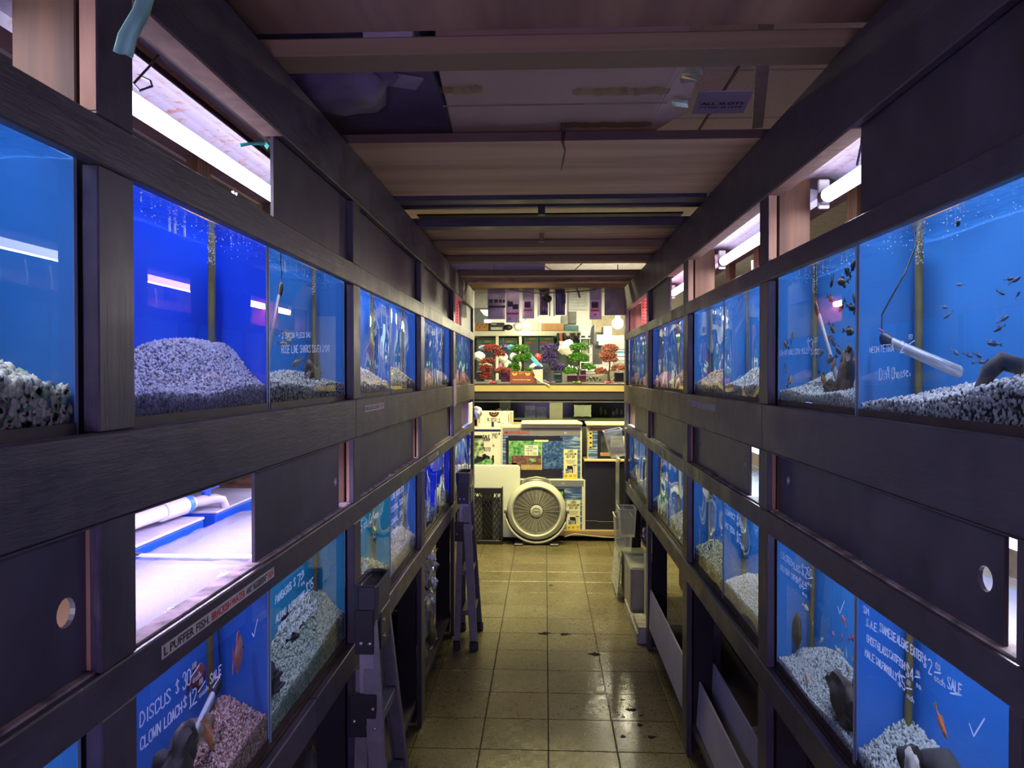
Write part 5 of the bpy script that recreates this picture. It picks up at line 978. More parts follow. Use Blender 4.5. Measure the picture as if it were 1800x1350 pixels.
def foliage_print(name, cs, sc):
    m, nt, N, K, P = new_mat(name); tc = N.new('ShaderNodeTexCoord'); v = N.new('ShaderNodeTexVoronoi'); v.inputs['Scale'].default_value = sc; K.new(tc.outputs['Object'], v.inputs[0])
    n = N.new('ShaderNodeTexNoise'); n.inputs['Scale'].default_value = sc * .5; n.inputs['Detail'].default_value = 5; K.new(tc.outputs['Object'], n.inputs[0])
    ad = N.new('ShaderNodeMath'); ad.operation = 'MULTIPLY_ADD'; ad.inputs[1].default_value = .5; K.new(v.outputs['Distance'], ad.inputs[0]); K.new(n.outputs['Fac'], ad.inputs[2])
    cr = N.new('ShaderNodeValToRGB'); e = cr.color_ramp.elements; e[0].position = .35; e[0].color = L3(cs[0]); e[1].position = .95; e[1].color = L3(cs[-1])
    for i, c in enumerate(cs[1:-1]): x = e.new(.35 + .6 * (i + 1) / (len(cs) - 1)); x.color = L3(c)
    K.new(ad.outputs[0], cr.inputs[0]); K.new(cr.outputs[0], P.inputs['Base Color']); P.inputs['Roughness'].default_value = .35; return m
M_WAVE = waves('water_print', (.03, .06, .16), (.06, .13, .32), (.40, .50, .66)); M_GRN = foliage_print('plant_print', [(.01, .05, .025), (.02, .16, .05), (.12, .36, .10), (.3, .5, .2)], 34); M_BLU = foliage_print('night_print', [(.004, .012, .04), (.01, .04, .14), (.03, .09, .26), (.1, .2, .4)], 40)
M_EARTH = foliage_print('driftwood_print', [(.03, .012, .01), (.12, .05, .04), (.26, .13, .07)], 50); M_SAND = mat('sand_print', (.48, .34, .14), .5, var=.25, scale=50); M_GREYB = mat('grey_band', (.20, .20, .215), .4, var=.04); M_LABY = mat('pale_yellow_label', (.78, .76, .46), .5, var=.03); M_YEL = mat('yellow_print', (.75, .55, .03), .5, var=.05); M_NAVY = mat('navy_print', (.012, .02, .08), .4, var=.1); M_BLKPR = mat('black_print', (.012, .012, .014), .35, var=.2); M_REDP = mat('red_print', (.55, .04, .06), .5, var=.05)
def printed(t, Y, quads):
    """flat printed areas on a carton front; each quad (px0, py0, px1, py1, material, layer)"""
    for (nm, a, b, c, d, m, ly) in quads:
        p, q = bk(a, d, Y), bk(c, b, Y); e = .0007 * (ly + 1); MB().bx(p[0], q[0], Y - e, Y - e + .0005, p[2], q[2]).build(nm, m, t)
def lettering(t, Y, txt, px, py, hpx, m, wpx=None, flip=False, ly=3, bold=True, vert=False):
    p = bk(px, py, Y); put_text('lettering', txt, hpx * Y / F * 1.35, m, (p[0], Y - .0007 * (ly + 1), p[2]), (R(90), R(180) if flip else (R(90) if vert else 0), 0), t, fit=(wpx * Y / F) if wpx else None, bold=bold)
def carton(px0, px1, py0, py1, Y, dep, m, label, name='carton', lid=None):
    a, b = bk(px0, py1, Y), bk(px1, py0, Y); t = thing(name, ((a[0] + b[0]) / 2, Y + dep / 2, a[2]), label, 'box')
    MB().bx(a[0], b[0], Y, Y + dep, a[2], b[2]).build('carton_body', m, t, bevel=.003); return t
def kit_label(t, Y, x0, y0, x1, y1):
    w = x1 - x0; printed(t, Y, [('label', x0, y0, x1, y1, M_LABY, 1)]); cx = (x0 + x1) / 2; h = y1 - y0
    for k, (s_, wd) in enumerate([('LED', .38), ('AQUARIUM', .84), ('KIT 29', .58)]): lettering(t, Y, s_, cx, y0 + h * (.065 + .097 * k), h * .078, M_INK, w * wd)
    for k in range(3): printed(t, Y, [('fine_print', cx - w * .36 + k, y0 + h * (.37 + .045 * k), cx + w * .36 - k, y0 + h * (.37 + .045 * k) + .7, M_GREYB, 2)])
    printed(t, Y, [('filter_picture', x0 + w * .24, y0 + h * .56, x0 + w * .64, y0 + h * .68, M_BLKPR, 2), ('filter_picture', x0 + w * .14, y0 + h * .66, x0 + w * .36, y0 + h * .80, M_WAVE, 3), ('filter_picture', x0 + w * .36, y0 + h * .68, x0 + w * .56, y0 + h * .79, M_SAND, 3), ('filter_picture', x0 + w * .60, y0 + h * .60, x0 + w * .68, y0 + h * .80, M_BLKPR, 3), ('filter_picture', x0 + w * .78, y0 + h * .52, x0 + w * .80, y0 + h * .78, M_BLKPR, 2), ('filter_picture', x0 + w * .66, y0 + h * .52, x0 + w * .92, y0 + h * .56, M_GREYB, 2)])
    for k in range(3):
        printed(t, Y, [('icon_tile', x0 + w * (.02 + .325 * k), y1 - h * .165, x0 + w * (.31 + .325 * k), y1 - h * .005, M_YEL, 2)]); lettering(t, Y, ['LED', '29', '*'][k], x0 + w * (.165 + .325 * k), y1 - h * .09, h * .04, M_INK, w * .16)
M_WCART = mat('white_carton', (.68, .68, .60), .6, var=.05)
Y1 = 7.70
t = carton(881, 1023, 746.5, 842, Y1, .33, M_WCART, 'large printed aquarium kit carton with a white price sticker, stacked above another', 'kit_carton')
printed(t, Y1, [('grey_band', 883, 752, 1020, 765.5, M_GREYB, 0), ('water_print', 883, 765.5, 1020, 841, M_WAVE, 0), ('tank_print', 889, 769, 989, 841, M_BLKPR, 1), ('tank_hood', 893, 766, 985, 773, M_BLKPR, 2), ('plant_print', 894, 775, 952, 814, M_GRN, 2), ('driftwood_print', 899, 801, 951, 823, M_EARTH, 3), ('sand_print', 916, 817, 952, 826, M_SAND, 4), ('red_plant', 894, 814, 908, 823, M_REDP, 3), ('green_leaf', 930, 806, 942, 812, M_GRN, 4), ('night_print', 953, 775, 988.5, 824, M_BLU, 2), ('strip', 939, 773.3, 964, 776.5, M_LABY, 3), ('divider', 952, 776, 952.6, 826, M_LABY, 4)])
lettering(t, Y1, 'MARINELAND', 909.5, 760, 4.6, M_REDP, 43); printed(t, Y1, [('emblem', 886, 758, 891, 762, M_REDP, 2)]); lettering(t, Y1, 'K3', 994, 761, 3, M_WHITE, 4)
printed(t, Y1, [('price_sticker', 922, 782.5, 946, 801, M_WHITE, 5)]); lettering(t, Y1, 'SALE', 933, 785, 2.6, M_INK, 8, ly=6); lettering(t, Y1, 'TANK KIT 29 GAL', 934, 788.5, 2.2, M_INK, 20, ly=6); lettering(t, Y1, '179.99', 930, 792.5, 2.8, M_INK, 11, ly=6); lettering(t, Y1, '$ 190', 935, 797.5, 4.2, mat('green_marker', (.28, .42, .02), .6), 16, ly=6)
kit_label(t, Y1, 991, 789.5, 1015, 841.5)
a, b = bk(916, 745.5, 7.68), bk(1024, 742, 7.68)
one(MB().add([(a[0], 7.66, a[2]), (b[0], 7.66, a[2]), (b[0] + .01, 8.0, a[2]), (a[0], 8.0, a[2]), (a[0], 7.66, b[2] - .004), (b[0] - .05, 7.66, b[2]), (b[0] - .05, 8.0, b[2] + .005), (a[0], 8.0, b[2])], [(0, 1, 5, 4), (1, 2, 6, 5), (4, 5, 6, 7), (0, 4, 7, 3), (3, 7, 6, 2), (0, 3, 2, 1)]), 'foam_board', mat('ivory_foam', (.74, .73, .56), .6, var=.05), 'ivory foam board lying on top of the large kit carton', 'board')
t = carton(838, 1029, 843, 933, Y1 - .03, .34, M_WCART, 'lower aquarium kit carton, half hidden behind the fan', 'kit_carton')
Yl = Y1 - .03
printed(t, Yl, [('grey_band', 885, 844.5, 1026, 855, M_GREYB, 0), ('water_print', 885, 855, 1023, 932, M_WAVE, 0), ('tank_print', 890, 859, 992, 931, M_BLKPR, 1), ('plant_print', 895, 864, 990, 925, M_GRN, 2)])
lettering(t, Yl, 'MARINELAND', 911, 850, 4.6, M_REDP, 43); lettering(t, Yl, 'K3', 990, 850, 3, M_WHITE, 4); kit_label(t, Yl, 996, 879, 1020, 932)
t = carton(815, 880.5, 752, 843, Y1 - .01, .3, M_WCART, 'white carton with handwritten SALE price and a plant picture', 'picture_carton')
Yp = Y1 - .01
printed(t, Yp, [('navy_stripe', 816, 755, 880, 759, M_NAVY, 0), ('tank_picture', 818, 765.5, 850, 817, foliage_print('dark_plant_print', [(.006, .008, .006), (.03, .06, .02), (.2, .3, .12), (.6, .64, .5)], 26), 1), ('tank_picture', 818, 806, 866, 818, M_GRN, 2), ('tank_hood', 818, 765.5, 848, 771, M_BLKPR, 2)])
for sd, (px, py, w_, h_) in enumerate([(841, 809, 14, 9), (852, 803, 9, 6), (866, 806, 3, 12), (859, 805, 4, 4)]):
    c = bk(px, py, Yp); rg = random.Random(sd + 11); MB().prism([(c[0] + math.cos(2 * PI * i / 13) * w_ * .00577 * rg.uniform(.35, 1), c[2] + math.sin(2 * PI * i / 13) * h_ * .00577 * rg.uniform(.35, 1)) for i in range(13)], Yp - .0034, Yp - .003, 'Y').build('driftwood_picture', M_BLKPR, t)
def hand(t, Y, txt, px, py, hpx, m, st=.8, wdt=.004, ly=4):
    ss, _ = strokes(txt, hpx * Y / F); p = bk(px, py, Y); mb = MB()
    for q in ss:
        pts = [Vector((p[0] + a * st, Y - .0007 * (ly + 1), p[2] + b)) for a, b in q]
        for a, b in zip(pts[:-1], pts[1:]):
            d = b - a
            if d.length < 1e-6: continue
            d.normalize(); nn = Vector((-d.z, 0, d.x)) * wdt / 2; mb.add([a - nn, b - nn, b + nn, a + nn], [(0, 1, 2, 3)])
    mb.build('handwriting', m, t)
hand(t, Yp, 'SALE', 849, 771, 6, M_INK, .8, .006); hand(t, Yp, '190', 865, 770, 8, M_INK, .75, .004); hand(t, Yp, '00', 876, 764, 3, M_INK, .7, .003); hand(t, Yp, '~~~~', 850, 777, 5, M_INK, .9, .009); hand(t, Yp, '$170', 850, 793, 6, M_INK, .9, .004); hand(t, Yp, '8x', 866, 785, 4, M_INK, .8, .003)
t = carton(838, 901, 724, 751, 7.78, .25, M_WCART, 'white vodka carton standing upside down, with copper edges and round emblem', 'vodka_carton')
Yv = 7.78; MC = mat('copper_print', (.60, .28, .12), .5, var=.1)
printed(t, Yv, [('copper_edge', 838, 724, 840.5, 751, MC, 0), ('copper_edge', 897, 724, 899.5, 751, MC, 0), ('copper_edge', 838, 750, 901, 751, MC, 0)])
c = bk(868, 724, Yv)
for r, m, e in ((9.5, MC, .0012), (8.6, M_INK, .0018), (5.6, MC, .0024), (4.6, M_INK, .003), (2.2, MC, .0036)):
    MB().prism([(c[0] + math.cos(w) * r * .00583, c[2] - .002 + math.sin(w) * r * .00583) for w in [PI + PI * i / 14 for i in range(15)]], Yv - e, Yv - e + .0004, 'Y').build('emblem_ring', m, t)
put_text('lettering', "Tito's", 9 * Yv / F * 1.3, M_INK, (bk(868, 738.5, Yv)[0], Yv - .003, bk(0, 738.5, Yv)[2]), (R(90), R(180), 0), t, fit=24 * Yv / F, bold=False)
lettering(t, Yv, '750 ML', 886, 745, 1.8, M_INK, 7, flip=True); printed(t, Yv, [('blue_tag', 863.5, 741.5, 868, 751, M_NAVY, 3)])
for k, px in enumerate((842.2, 894)): lettering(t, Yv, 'VODKA' if k else 'AUSTIN', px, 736, 2.0, M_INK, 17, vert=True)
cable([bk(870, 724, 7.85), bk(872, 721, 7.83), bk(876, 719, 7.83), bk(881, 721, 7.83), bk(884, 724, 7.85)], .004, M_BLACKP, 'black cord loop rising behind the vodka carton')
cable([bk(891, 724, 7.85), bk(892, 719, 7.85), bk(895, 718, 7.85), bk(897, 724, 7.85)], .004, M_BLACKP, 'small black cord loop at the corner of the vodka carton')
boxat('kraft_flap', 900, 917, 744, 750.5, 7.72, .2, M_CARD, 'kraft cardboard flap beside the vodka carton')
# right-hand kit on its cabinet
t = carton(1033, 1125, 748, 808, Y1, .33, M_WCART, 'smaller aquarium kit carton with yellow side strip, on the black cabinet', 'kit_carton')
printed(t, Y1, [('pale_band', 1034, 749, 1120, 757, mat('pale_band', (.44, .43, .38), .5), 0), ('water_print', 1034, 758, 1050, 806, M_WAVE, 0), ('tank_print', 1050, 757, 1120, 806, M_BLKPR, 0), ('tank_view', 1056, 766, 1094, 797, foliage_print('dim_tank_print', [(.01, .012, .012), (.03, .04, .035), (.08, .06, .04)], 22), 1), ('gravel_print', 1055, 795, 1094, 801, mat('orange_gravel_print', (.5, .24, .08), .5, var=.3, scale=60), 2), ('wood_print', 1074, 786, 1094, 797, M_EARTH, 2), ('plant_print', 1069.5, 787, 1074.5, 796, M_GRN, 3), ('fish_print', 1067, 782, 1072, 785, MC, 3), ('flower_print', 1069, 765, 1073, 769, M_REDP, 3), ('yellow_strip', 1034.8, 758, 1041, 788.5, M_YEL, 1), ('price_sticker', 1073, 766, 1097, 785.5, M_WHITE, 4)])
for k, py in enumerate((761.5, 769, 778, 786)): printed(t, Y1, [('strip_icon', 1036.3, py - 1.6, 1039.8, py + 1.6, M_INK, 2)])
lettering(t, Y1, 'MARINELAND', 1056.5, 753.5, 3.6, M_REDP, 28); printed(t, Y1, [('emblem', 1037.5, 752, 1041.5, 755, M_REDP, 2)]); hand(t, Y1, '$150', 1076, 784, 6, M_INK, .8, .003, 6); lettering(t, Y1, 'AQUARIUM KIT', 1084, 771, 2, M_INK, 16, ly=6)
boxat('foam_slab', 1031, 1125, 743.8, 747.6, 7.66, .38, mat('ivory_foam', (.74, .73, .56)), 'thin ivory foam lid on the smaller kit carton', 'board')
boxat('plywood_shelf', 1027, 1128, 808.6, 811, 7.64, .4, wood('shelf_ply', srgb(170, 140, 96), srgb(206, 176, 128), 'X', 1), 'thin plywood board between the smaller kit carton and the black cabinet', 'board')
t = thing('black_cabinet', bk(1070, 933, 7.9), 'plain black cabinet under the smaller kit carton', 'cabinet')
a, b = bk(1025.5, 932.5, 7.68), bk(1128, 811.5, 7.68)
MB().bx(a[0], b[0], 7.69, 8.0, a[2], b[2]).build('body', M_BLKPR, t, bevel=.006); zm = bk(0, 915.5, 7.68)[2]
MB().bx(a[0] + .004, b[0] - .004, 7.675, 7.689, zm + .004, b[2] - .006).build('door', M_BLKPR, t, bevel=.004); MB().bx(a[0] + .004, b[0] - .004, 7.675, 7.689, a[2] + .01, zm).build('kick_panel', M_BLKPR, t, bevel=.004); MB().bx(a[0] + .02, a[0] + .14, 7.672, 7.676, zm + .001, zm + .005).build('seam_strip', M_GREYB, t)
cable([bk(992, 944, 7.55), bk(1010, 938.5, 7.58), bk(1030, 941, 7.58), bk(1060, 943.5, 7.58), bk(1090, 944.5, 7.57)], .006, mat('grey_cord', (.4, .37, .3), .5), 'pale flex lying along the timber base board', 'flex')
boxat('grey_sill', 1005, 1030, 750, 800, 8.0, .03, mat('dim_panel', (.09, .09, .08), .6), 'dim grey panel between the two kit cartons', 'panel')
# foam box lid and milk crate
a, b = bk(812, 946, 7.56), bk(914, 818.5, 7.56); r = .03
one(MB().prism([(a[0], a[2]), (b[0], a[2]), (b[0], b[2] - r), (b[0] - r * .3, b[2] - r * .3), (b[0] - r, b[2]), (a[0], b[2])], 7.56, 7.62, 'Y'), 'foam_sheet', mat('styrofoam', (.76, .79, .70), .7, var=.03, scale=60), 'large white foam panel standing behind the milk crate', 'foam', bevel=.006)
ct = thing('milk_crate', bk(850, 953, 7.45), 'black plastic crate with diamond lattice sides, in front of the white foam panel', 'crate')
a, b = bk(826, 954.5, 7.42), bk(883, 858.5, 7.42); x0, x1, z0, z1 = a[0], b[0], 0.004, b[2]; Yk = 7.42
MB().bx(x0, x1, Yk, Yk + .02, z1 - .055, z1).build('top_band', M_BLACKP, ct, bevel=.003); MB().bx(x0, x1, Yk, Yk + .02, z0, z0 + .035).build('bottom_band', M_BLACKP, ct, bevel=.003)
for x in (x0, x1 - .02): MB().bx(x, x + .02, Yk - .002, Yk + .022, z0, z1).build('corner_post', M_BLACKP, ct, bevel=.003)
lat = MB(); zz0, zz1, xx0, xx1 = z0 + .035, z1 - .055, x0 + .02, x1 - .02; p = .042
for sg in (1, -1):
    c = -1.0
    while c < 1.6:
        pts = []
        for zt in np.linspace(zz0, zz1, 60):
            x = xx0 + (c + sg * (zt - zz0) * .62)
            if xx0 <= x <= xx1: pts.append((x, Yk + .010 + .002 * sg, zt))
        if len(pts) > 2: lat.tube([pts[0], pts[-1]], .005, 5)
        c += p
l_ = lat.build('lattice', M_BLACKP, ct); l_['kind'] = 'stuff'
MB().bx(x0 + .10, x1 - .09, Yk + .06, Yk + .11, z0 + .012, z1 - .02).build('dark_lining', mat('crate_inside', (.03, .03, .03), .6), ct); MB().bx(x0, x0 + .01, Yk + .02, Yk + .12, z0, z1).bx(x1 - .01, x1, Yk + .021, Yk + .12, z0, z1).build('ends', M_BLACKP, ct); MB().bx(x0, x1, Yk + .02, Yk + .12, z0, z0 + .01).build('floor_plate', M_BLACKP, ct)
one(MB().bx(x0 + .03, x0 + .11, Yk + .04, Yk + .1, z0 + .012, z1 - .09).bx(x1 - .10, x1 - .03, Yk + .04, Yk + .1, z0 + .012, z1 - .10), 'crate_liner', mat('liner_grey', (.30, .31, .27), .7, var=.4, scale=14), 'pale folded lining seen through the crate lattice', 'packing')
# floor fan
FC = Vector(bk(943, 898, 7.42)); fr = 52 * 7.42 / F
fan = thing('floor_fan', (FC.x, 7.45, 0), 'round white floor fan with a black cradle stand, facing up the aisle', 'fan')
MF = mat('fan_white', (.60, .61, .53), .35, var=.04); MFG = mat('fan_grille', (.50, .50, .45), .4)
TF = Matrix.Translation(FC) @ Matrix.Rotation(R(90), 4, 'X')      # local z points to the camera
MB().lathe([(fr * .80, .035), (fr * .84, .045), (fr * .93, .035), (fr, .0), (fr, -.05), (fr * .93, -.10), (fr * .80, -.12), (fr * .78, -.10), (fr * .79, .02)], 56, TF, close=True).build('shroud', MF, fan, smooth=40)
for k in range(13):
    rr0 = fr * (.27 + .51 * k / 12); MB().tube([TF @ Vector((rr0 * math.cos(w), rr0 * math.sin(w), .03 + .012 * (1 - k / 12))) for w in [2 * PI * i / 48 for i in range(48)]], .0019, 6, closed=True).build('grille_ring', MFG, fan, smooth=60)
for k in range(28):
    w = 2 * PI * k / 28; MB().tube([TF @ Vector((fr * a * math.cos(w), fr * a * math.sin(w), z_)) for a, z_ in ((.22, .040), (.5, .034), (.79, .028))], .0017, 5).build('grille_spoke', MFG, fan)
MB().lathe([(0, .052), (fr * .10, .052), (fr * .16, .050), (fr * .20, .046), (fr * .215, .036), (fr * .17, .034)], 32, TF).build('hub_cap', MF, fan, smooth=40)
MB().lathe([(fr * .115, .0535), (fr * .125, .055), (fr * .13, .0515)], 32, TF).build('hub_ring', mat('fan_grey', (.25, .25, .23), .4), fan, smooth=40)
MB().bx(FC.x - fr * .09, FC.x + fr * .09, 7.42 - .0535, 7.42 - .052, FC.z - .006, FC.z + .006).build('badge', mat('fan_grey', (.25, .25, .23)), fan)
for k in range(5):
    w0 = 2 * PI * k / 5; vs = []
    for i in range(7):
        for j in range(2):
            a = w0 + (i / 6) * 1.0; rr0 = fr * (.2 + .56 * j); vs.append(TF @ Vector((rr0 * math.cos(a), rr0 * math.sin(a), -.02 - .03 * i / 6)))
    b_ = MB().add(vs, [(2 * i, 2 * i + 1, 2 * i + 3, 2 * i + 2) for i in range(6)]).build('blade', mat('blade_grey', (.06, .06, .06), .4), fan); s_ = b_.modifiers.new('t', 'SOLIDIFY'); s_.thickness = .003
MB().lathe([(0, -.085), (fr * .79, -.085)], 32, TF).build('rear_guard', M_DARKIN, fan)
MB().tube([TF @ Vector((fr * 1.02 * math.cos(w), fr * 1.02 * math.sin(w), -.03)) for w in [R(a) for a in range(-178, -1, 8)]], .012, 8).build('cradle', mat('cradle_dark', (.05, .05, .05), .4), fan, smooth=60)
pts = [TF @ Vector((fr * 1.07 * math.cos(w), fr * 1.07 * math.sin(w), .02)) for w in [R(a) for a in range(-165, -14, 8)]]
MB().tube(pts, .012, 8).build('stand_hoop', MF, fan, smooth=60)
MB().bx(FC.x - fr * .75, FC.x - fr * .45, 7.36, 7.50, 0, .02).bx(FC.x + fr * .45, FC.x + fr * .75, 7.36, 7.50, 0, .02).bx(FC.x - fr * .5, FC.x + fr * .5, 7.44, 7.50, 0, FC.z - fr * 1.0).build('stand_foot', mat('cradle_dark', (.05, .05, .05)), fan, bevel=.005)
for sg in (-1, 1): MB().tube([(FC.x + sg * fr * 1.0, 7.42, FC.z), (FC.x + sg * fr * 1.1, 7.42, FC.z)], .028, 14).build('tilt_knob', mat('fan_grey', (.25, .25, .23)), fan, smooth=40)
MB().tube([TF @ Vector((fr * c * math.cos(R(a)), fr * c * math.sin(R(a)), -.03)) for a, c in ((118, 1.0), (112, 1.09), (104, 1.10), (90, 1.11), (76, 1.10), (68, 1.09), (62, 1.0))], .013, 8).build('carry_handle', mat('fan_grey', (.25, .25, .23)), fan, smooth=60)

# ---------------------------------------------------------------- ornaments on the counter
def plant(px, py0, Y, pads, col, name, label, trunk_top, branches=(), flower=None):
    base = Vector(bk(px, py0, Y)); base.z = 1.5725; t = thing('plastic_bonsai', base, label, 'plant', 'plastic bonsai trees on the counter')
    mt = mat('bonsai_bark', (.04, .025, .022), .7, var=.4, scale=60); tt = Vector(bk(trunk_top[0], trunk_top[1], Y))
    MB().lathe([(0, 0), (.035, 0), (.032, .012), (.018, .018), (0, .02)], 14, Matrix.Translation(base)).build('foot', mt, t, smooth=60)
    md = base.lerp(tt, .5) + Vector((.008, 0, 0)); MB().tube([base + Vector((0, 0, .012)), base.lerp(tt, .25) + Vector((-.006, 0, 0)), md, tt], [.016, .011, .008, .004], 8).build('trunk', mt, t, smooth=60)
    m = mat(name, col, .5, island=.45, var=.2, scale=60); mw = Y / F
    for i, (x, y, w, h) in enumerate(pads):
        c = Vector(bk(x, y, Y)); rx, rz = w / 2 * mw, h / 2 * mw; vs, fs = [], []; rg = random.Random(px * 7 + i)
        n = int(260 + w * h * 1.6)
        for k in range(n):
            th = rg.uniform(0, 2 * PI); ph = math.acos(rg.uniform(-.75, 1)); r_ = rg.uniform(.55, 1.0)
            d = Vector((math.sin(ph) * math.cos(th), math.sin(ph) * math.sin(th), math.cos(ph))); q = c + Vector((d.x * rx, d.y * rx * .7, d.z * rz)) * r_
            a = Vector((rg.uniform(-1, 1), rg.uniform(-1, 1), rg.uniform(-1, 1))).normalized(); L_ = .018; s_ = d.cross(a).normalized() * .0065; b_ = len(vs)
            tip = q + (d * .9 + a * .6).normalized() * L_; vs += [q - s_, q + s_, tip]; fs.append((b_, b_ + 1, b_ + 2))
        f = MB().add(vs, fs).build('foliage_pad', m, t)
        f['kind'] = 'stuff'
        a0 = base.lerp(tt, min(.95, max(.12, (c.z - base.z) / (tt.z - base.z) - .08)))
        MB().tube([a0, (a0 + c) / 2 + Vector((0, 0, -.006)), c], [.006, .005, .003], 6).build('branch', mt, t)
    if flower:
        mb = MB()
        for k in range(7): rg = random.Random(k + px); mb.blob((base.x + rg.uniform(-.06, .06), base.y - .04 + rg.uniform(-.01, .01), base.z + .012), (.016, .014, .012), k, .25, 1)
        o = mb.build('base_tufts', flower, t); o['kind'] = 'stuff'
    return t
PK = mat('pink_tuft', (.62, .10, .18), .5); GT = mat('green_tuft', (.18, .36, .05), .5); PT = mat('purple_tuft', (.22, .10, .34), .5)
RED, GRN, PUR, SAL = (.30, .06, .055), (.07, .24, .03), (.085, .05, .24), (.42, .15, .12)
plant(868, 671, 8.2, [(864, 612, 33, 13), (878, 622, 20, 11), (857, 635, 26, 10), (853, 647, 24, 11), (884, 651, 30, 9), (854, 660, 20, 16)], RED, 'leaf_red', 'red plastic bonsai with stacked flat crowns, at the far left end of the counter', (867, 613), flower=PK)
plant(917, 655, 8.35, [(914, 613, 33, 13), (915, 630, 29, 15), (928, 625, 12, 10), (903, 646, 22, 18), (931, 652, 18, 9)], GRN, 'leaf_green', 'green plastic bonsai behind the red sugar carton', (916, 613))
plant(965, 671, 8.2, [(965, 611, 31, 12), (965, 624, 27, 11), (966, 634, 29, 10), (981, 646, 25, 13), (946, 649, 18, 10)], PUR, 'leaf_purple', 'purple plastic bonsai in the middle of the counter', (965, 612), flower=PT)
plant(1017, 671, 8.2, [(1017, 610, 33, 13), (1017, 629, 35, 17), (1003, 652, 26, 13), (1034, 645, 26, 11)], GRN, 'leaf_green', 'green plastic bonsai right of the white bag, with a two-tier crown', (1017, 611), flower=GT)
plant(1070, 671, 8.2, [(1072, 612, 29, 13), (1068, 624, 31, 16), (1072, 632, 27, 11), (1087, 647, 26, 11), (1056, 652, 22, 12)], SAL, 'leaf_salmon', 'salmon pink plastic bonsai at the right end of the counter', (1070, 612), flower=PK)
Yc = 8.12
t = thing('sugar_carton', bk(920, 672, Yc), 'red-brown sugar carton with yellow fan emblems, on the counter front', 'box')
p, q = bk(896.5, 671.5, Yc), bk(944, 652.5, Yc)
MB().prism([(p[0], 1.5725), (q[0] - .0, 1.5725), (q[0] - .02, q[2] - .03), (q[0] - .05, q[2]), (p[0], q[2])], Yc, Yc + .12, 'Y').build('carton_body', mat('sugar_red', (.22, .055, .03), .5, var=.06), t, bevel=.002)
for px in (904.5, 927.5):
    c = bk(px, 655.5, Yc)
    for k in range(6):
        w0, w1 = R(178 + 31 * k), R(178 + 31 * k + 24); MB().prism([(c[0] + a * math.cos(w), c[2] + a * math.sin(w)) for a, w in ((.008, w0), (.030, w0), (.030, w1), (.008, w1))], Yc - .0012, Yc - .0007, 'Y').build('fan_emblem', mat('emblem_yellow', (.72, .48, .08), .5), t)
put_text('lettering', 'Demerara Brown Sugar', .013, M_WHITE, (bk(917, 667.5, Yc)[0], Yc - .0012, bk(0, 667.5, Yc)[2]), (R(90), 0, 0), t, fit=.19)
printed(t, Yc, [('bar', 912, 654.5, 921, 655.6, mat('orange_print', (.6, .25, .06), .5), 1), ('bar', 912, 657, 918, 657.8, MATS['orange_print'], 1)])
p = [bk(x, y, 8.07) for x, y in [(936, 650), (954, 649), (954, 671), (950, 671), (941, 662)]]
one(MB().prism([(a[0], a[2]) for a in p], 8.075, 8.082, 'Y'), 'torn_label', mat('grey_paper', (.55, .54, .49), .6, var=.1), 'torn grey-white paper flap hanging off the sugar carton', 'paper')
one(MB().tube([bk(939, 662, 8.06), bk(950, 671, 8.04), bk(966, 677, 8.0)], .006, 6), 'paper_strip', mat('pale_strip', (.7, .68, .58), .6), 'pale twisted paper strip drooping over the counter edge', 'paper', smooth=60)
for (x0, x1, y0, y1, Y, m, lb) in [(836, 851, 653, 670.5, 8.3, mat('smoke_tub', (.05, .045, .05), .3), 'dark smoky tub behind the red bonsai'), (880, 896, 654, 671, 8.3, mat('plum_tub', (.20, .03, .10), .35), 'plum coloured tub between red bonsai and sugar carton'), (974, 986, 657, 671, 8.3, mat('teal_tub', (.03, .08, .09), .4), 'dark teal tub beside the purple bonsai'), (997, 1030, 659, 671, 8.32, mat('maroon_tub', (.15, .02, .045), .35), 'maroon tray behind the green bonsai with two-tier crown'), (1020, 1030, 650, 663, 8.4, mat('violet_tub', (.10, .04, .14), .4), 'violet tub beside the maroon tray')]:
    boxat('tub', x0, x1, y0, y1, Y, .1, m, lb, 'tub', 'tubs on the counter', .006)
rg = random.Random(8)
for k in range(7):
    c = bk(1033 + k * 3.4 + rg.uniform(-1, 1), 667.5 - (k % 2) * 3, 8.18); one(MB().blob((c[0], 8.18, max(1.585, c[2])), (.014, .014, .012), k, .3, 2), 'dark_stone', mat('dark_stone', (.03, .025, .03), .4, var=.4), 'dark polished stone lying before the salmon bonsai', 'stone', 'dark stones on the counter', smooth=50)
for k, (a, b) in enumerate([((1030, 656), (1064, 655)), ((1030, 662), (1060, 659)), ((1074, 668), (1094, 652))]):
    one(MB().tube([bk(*a, 8.4), bk(*b, 8.4)], .005, 6), 'pale_rod', mat('pale_rod', (.6, .57, .48), .5), ['upper pale rod behind the dark stones', 'lower pale rod behind the dark stones', 'slanting pale rod beside the salmon bonsai'][k], 'rod', smooth=50)
boxat('dark_box', 1080, 1096, 655, 671, 8.35, .12, M_BLACKP, 'black box at the foot of the salmon bonsai')

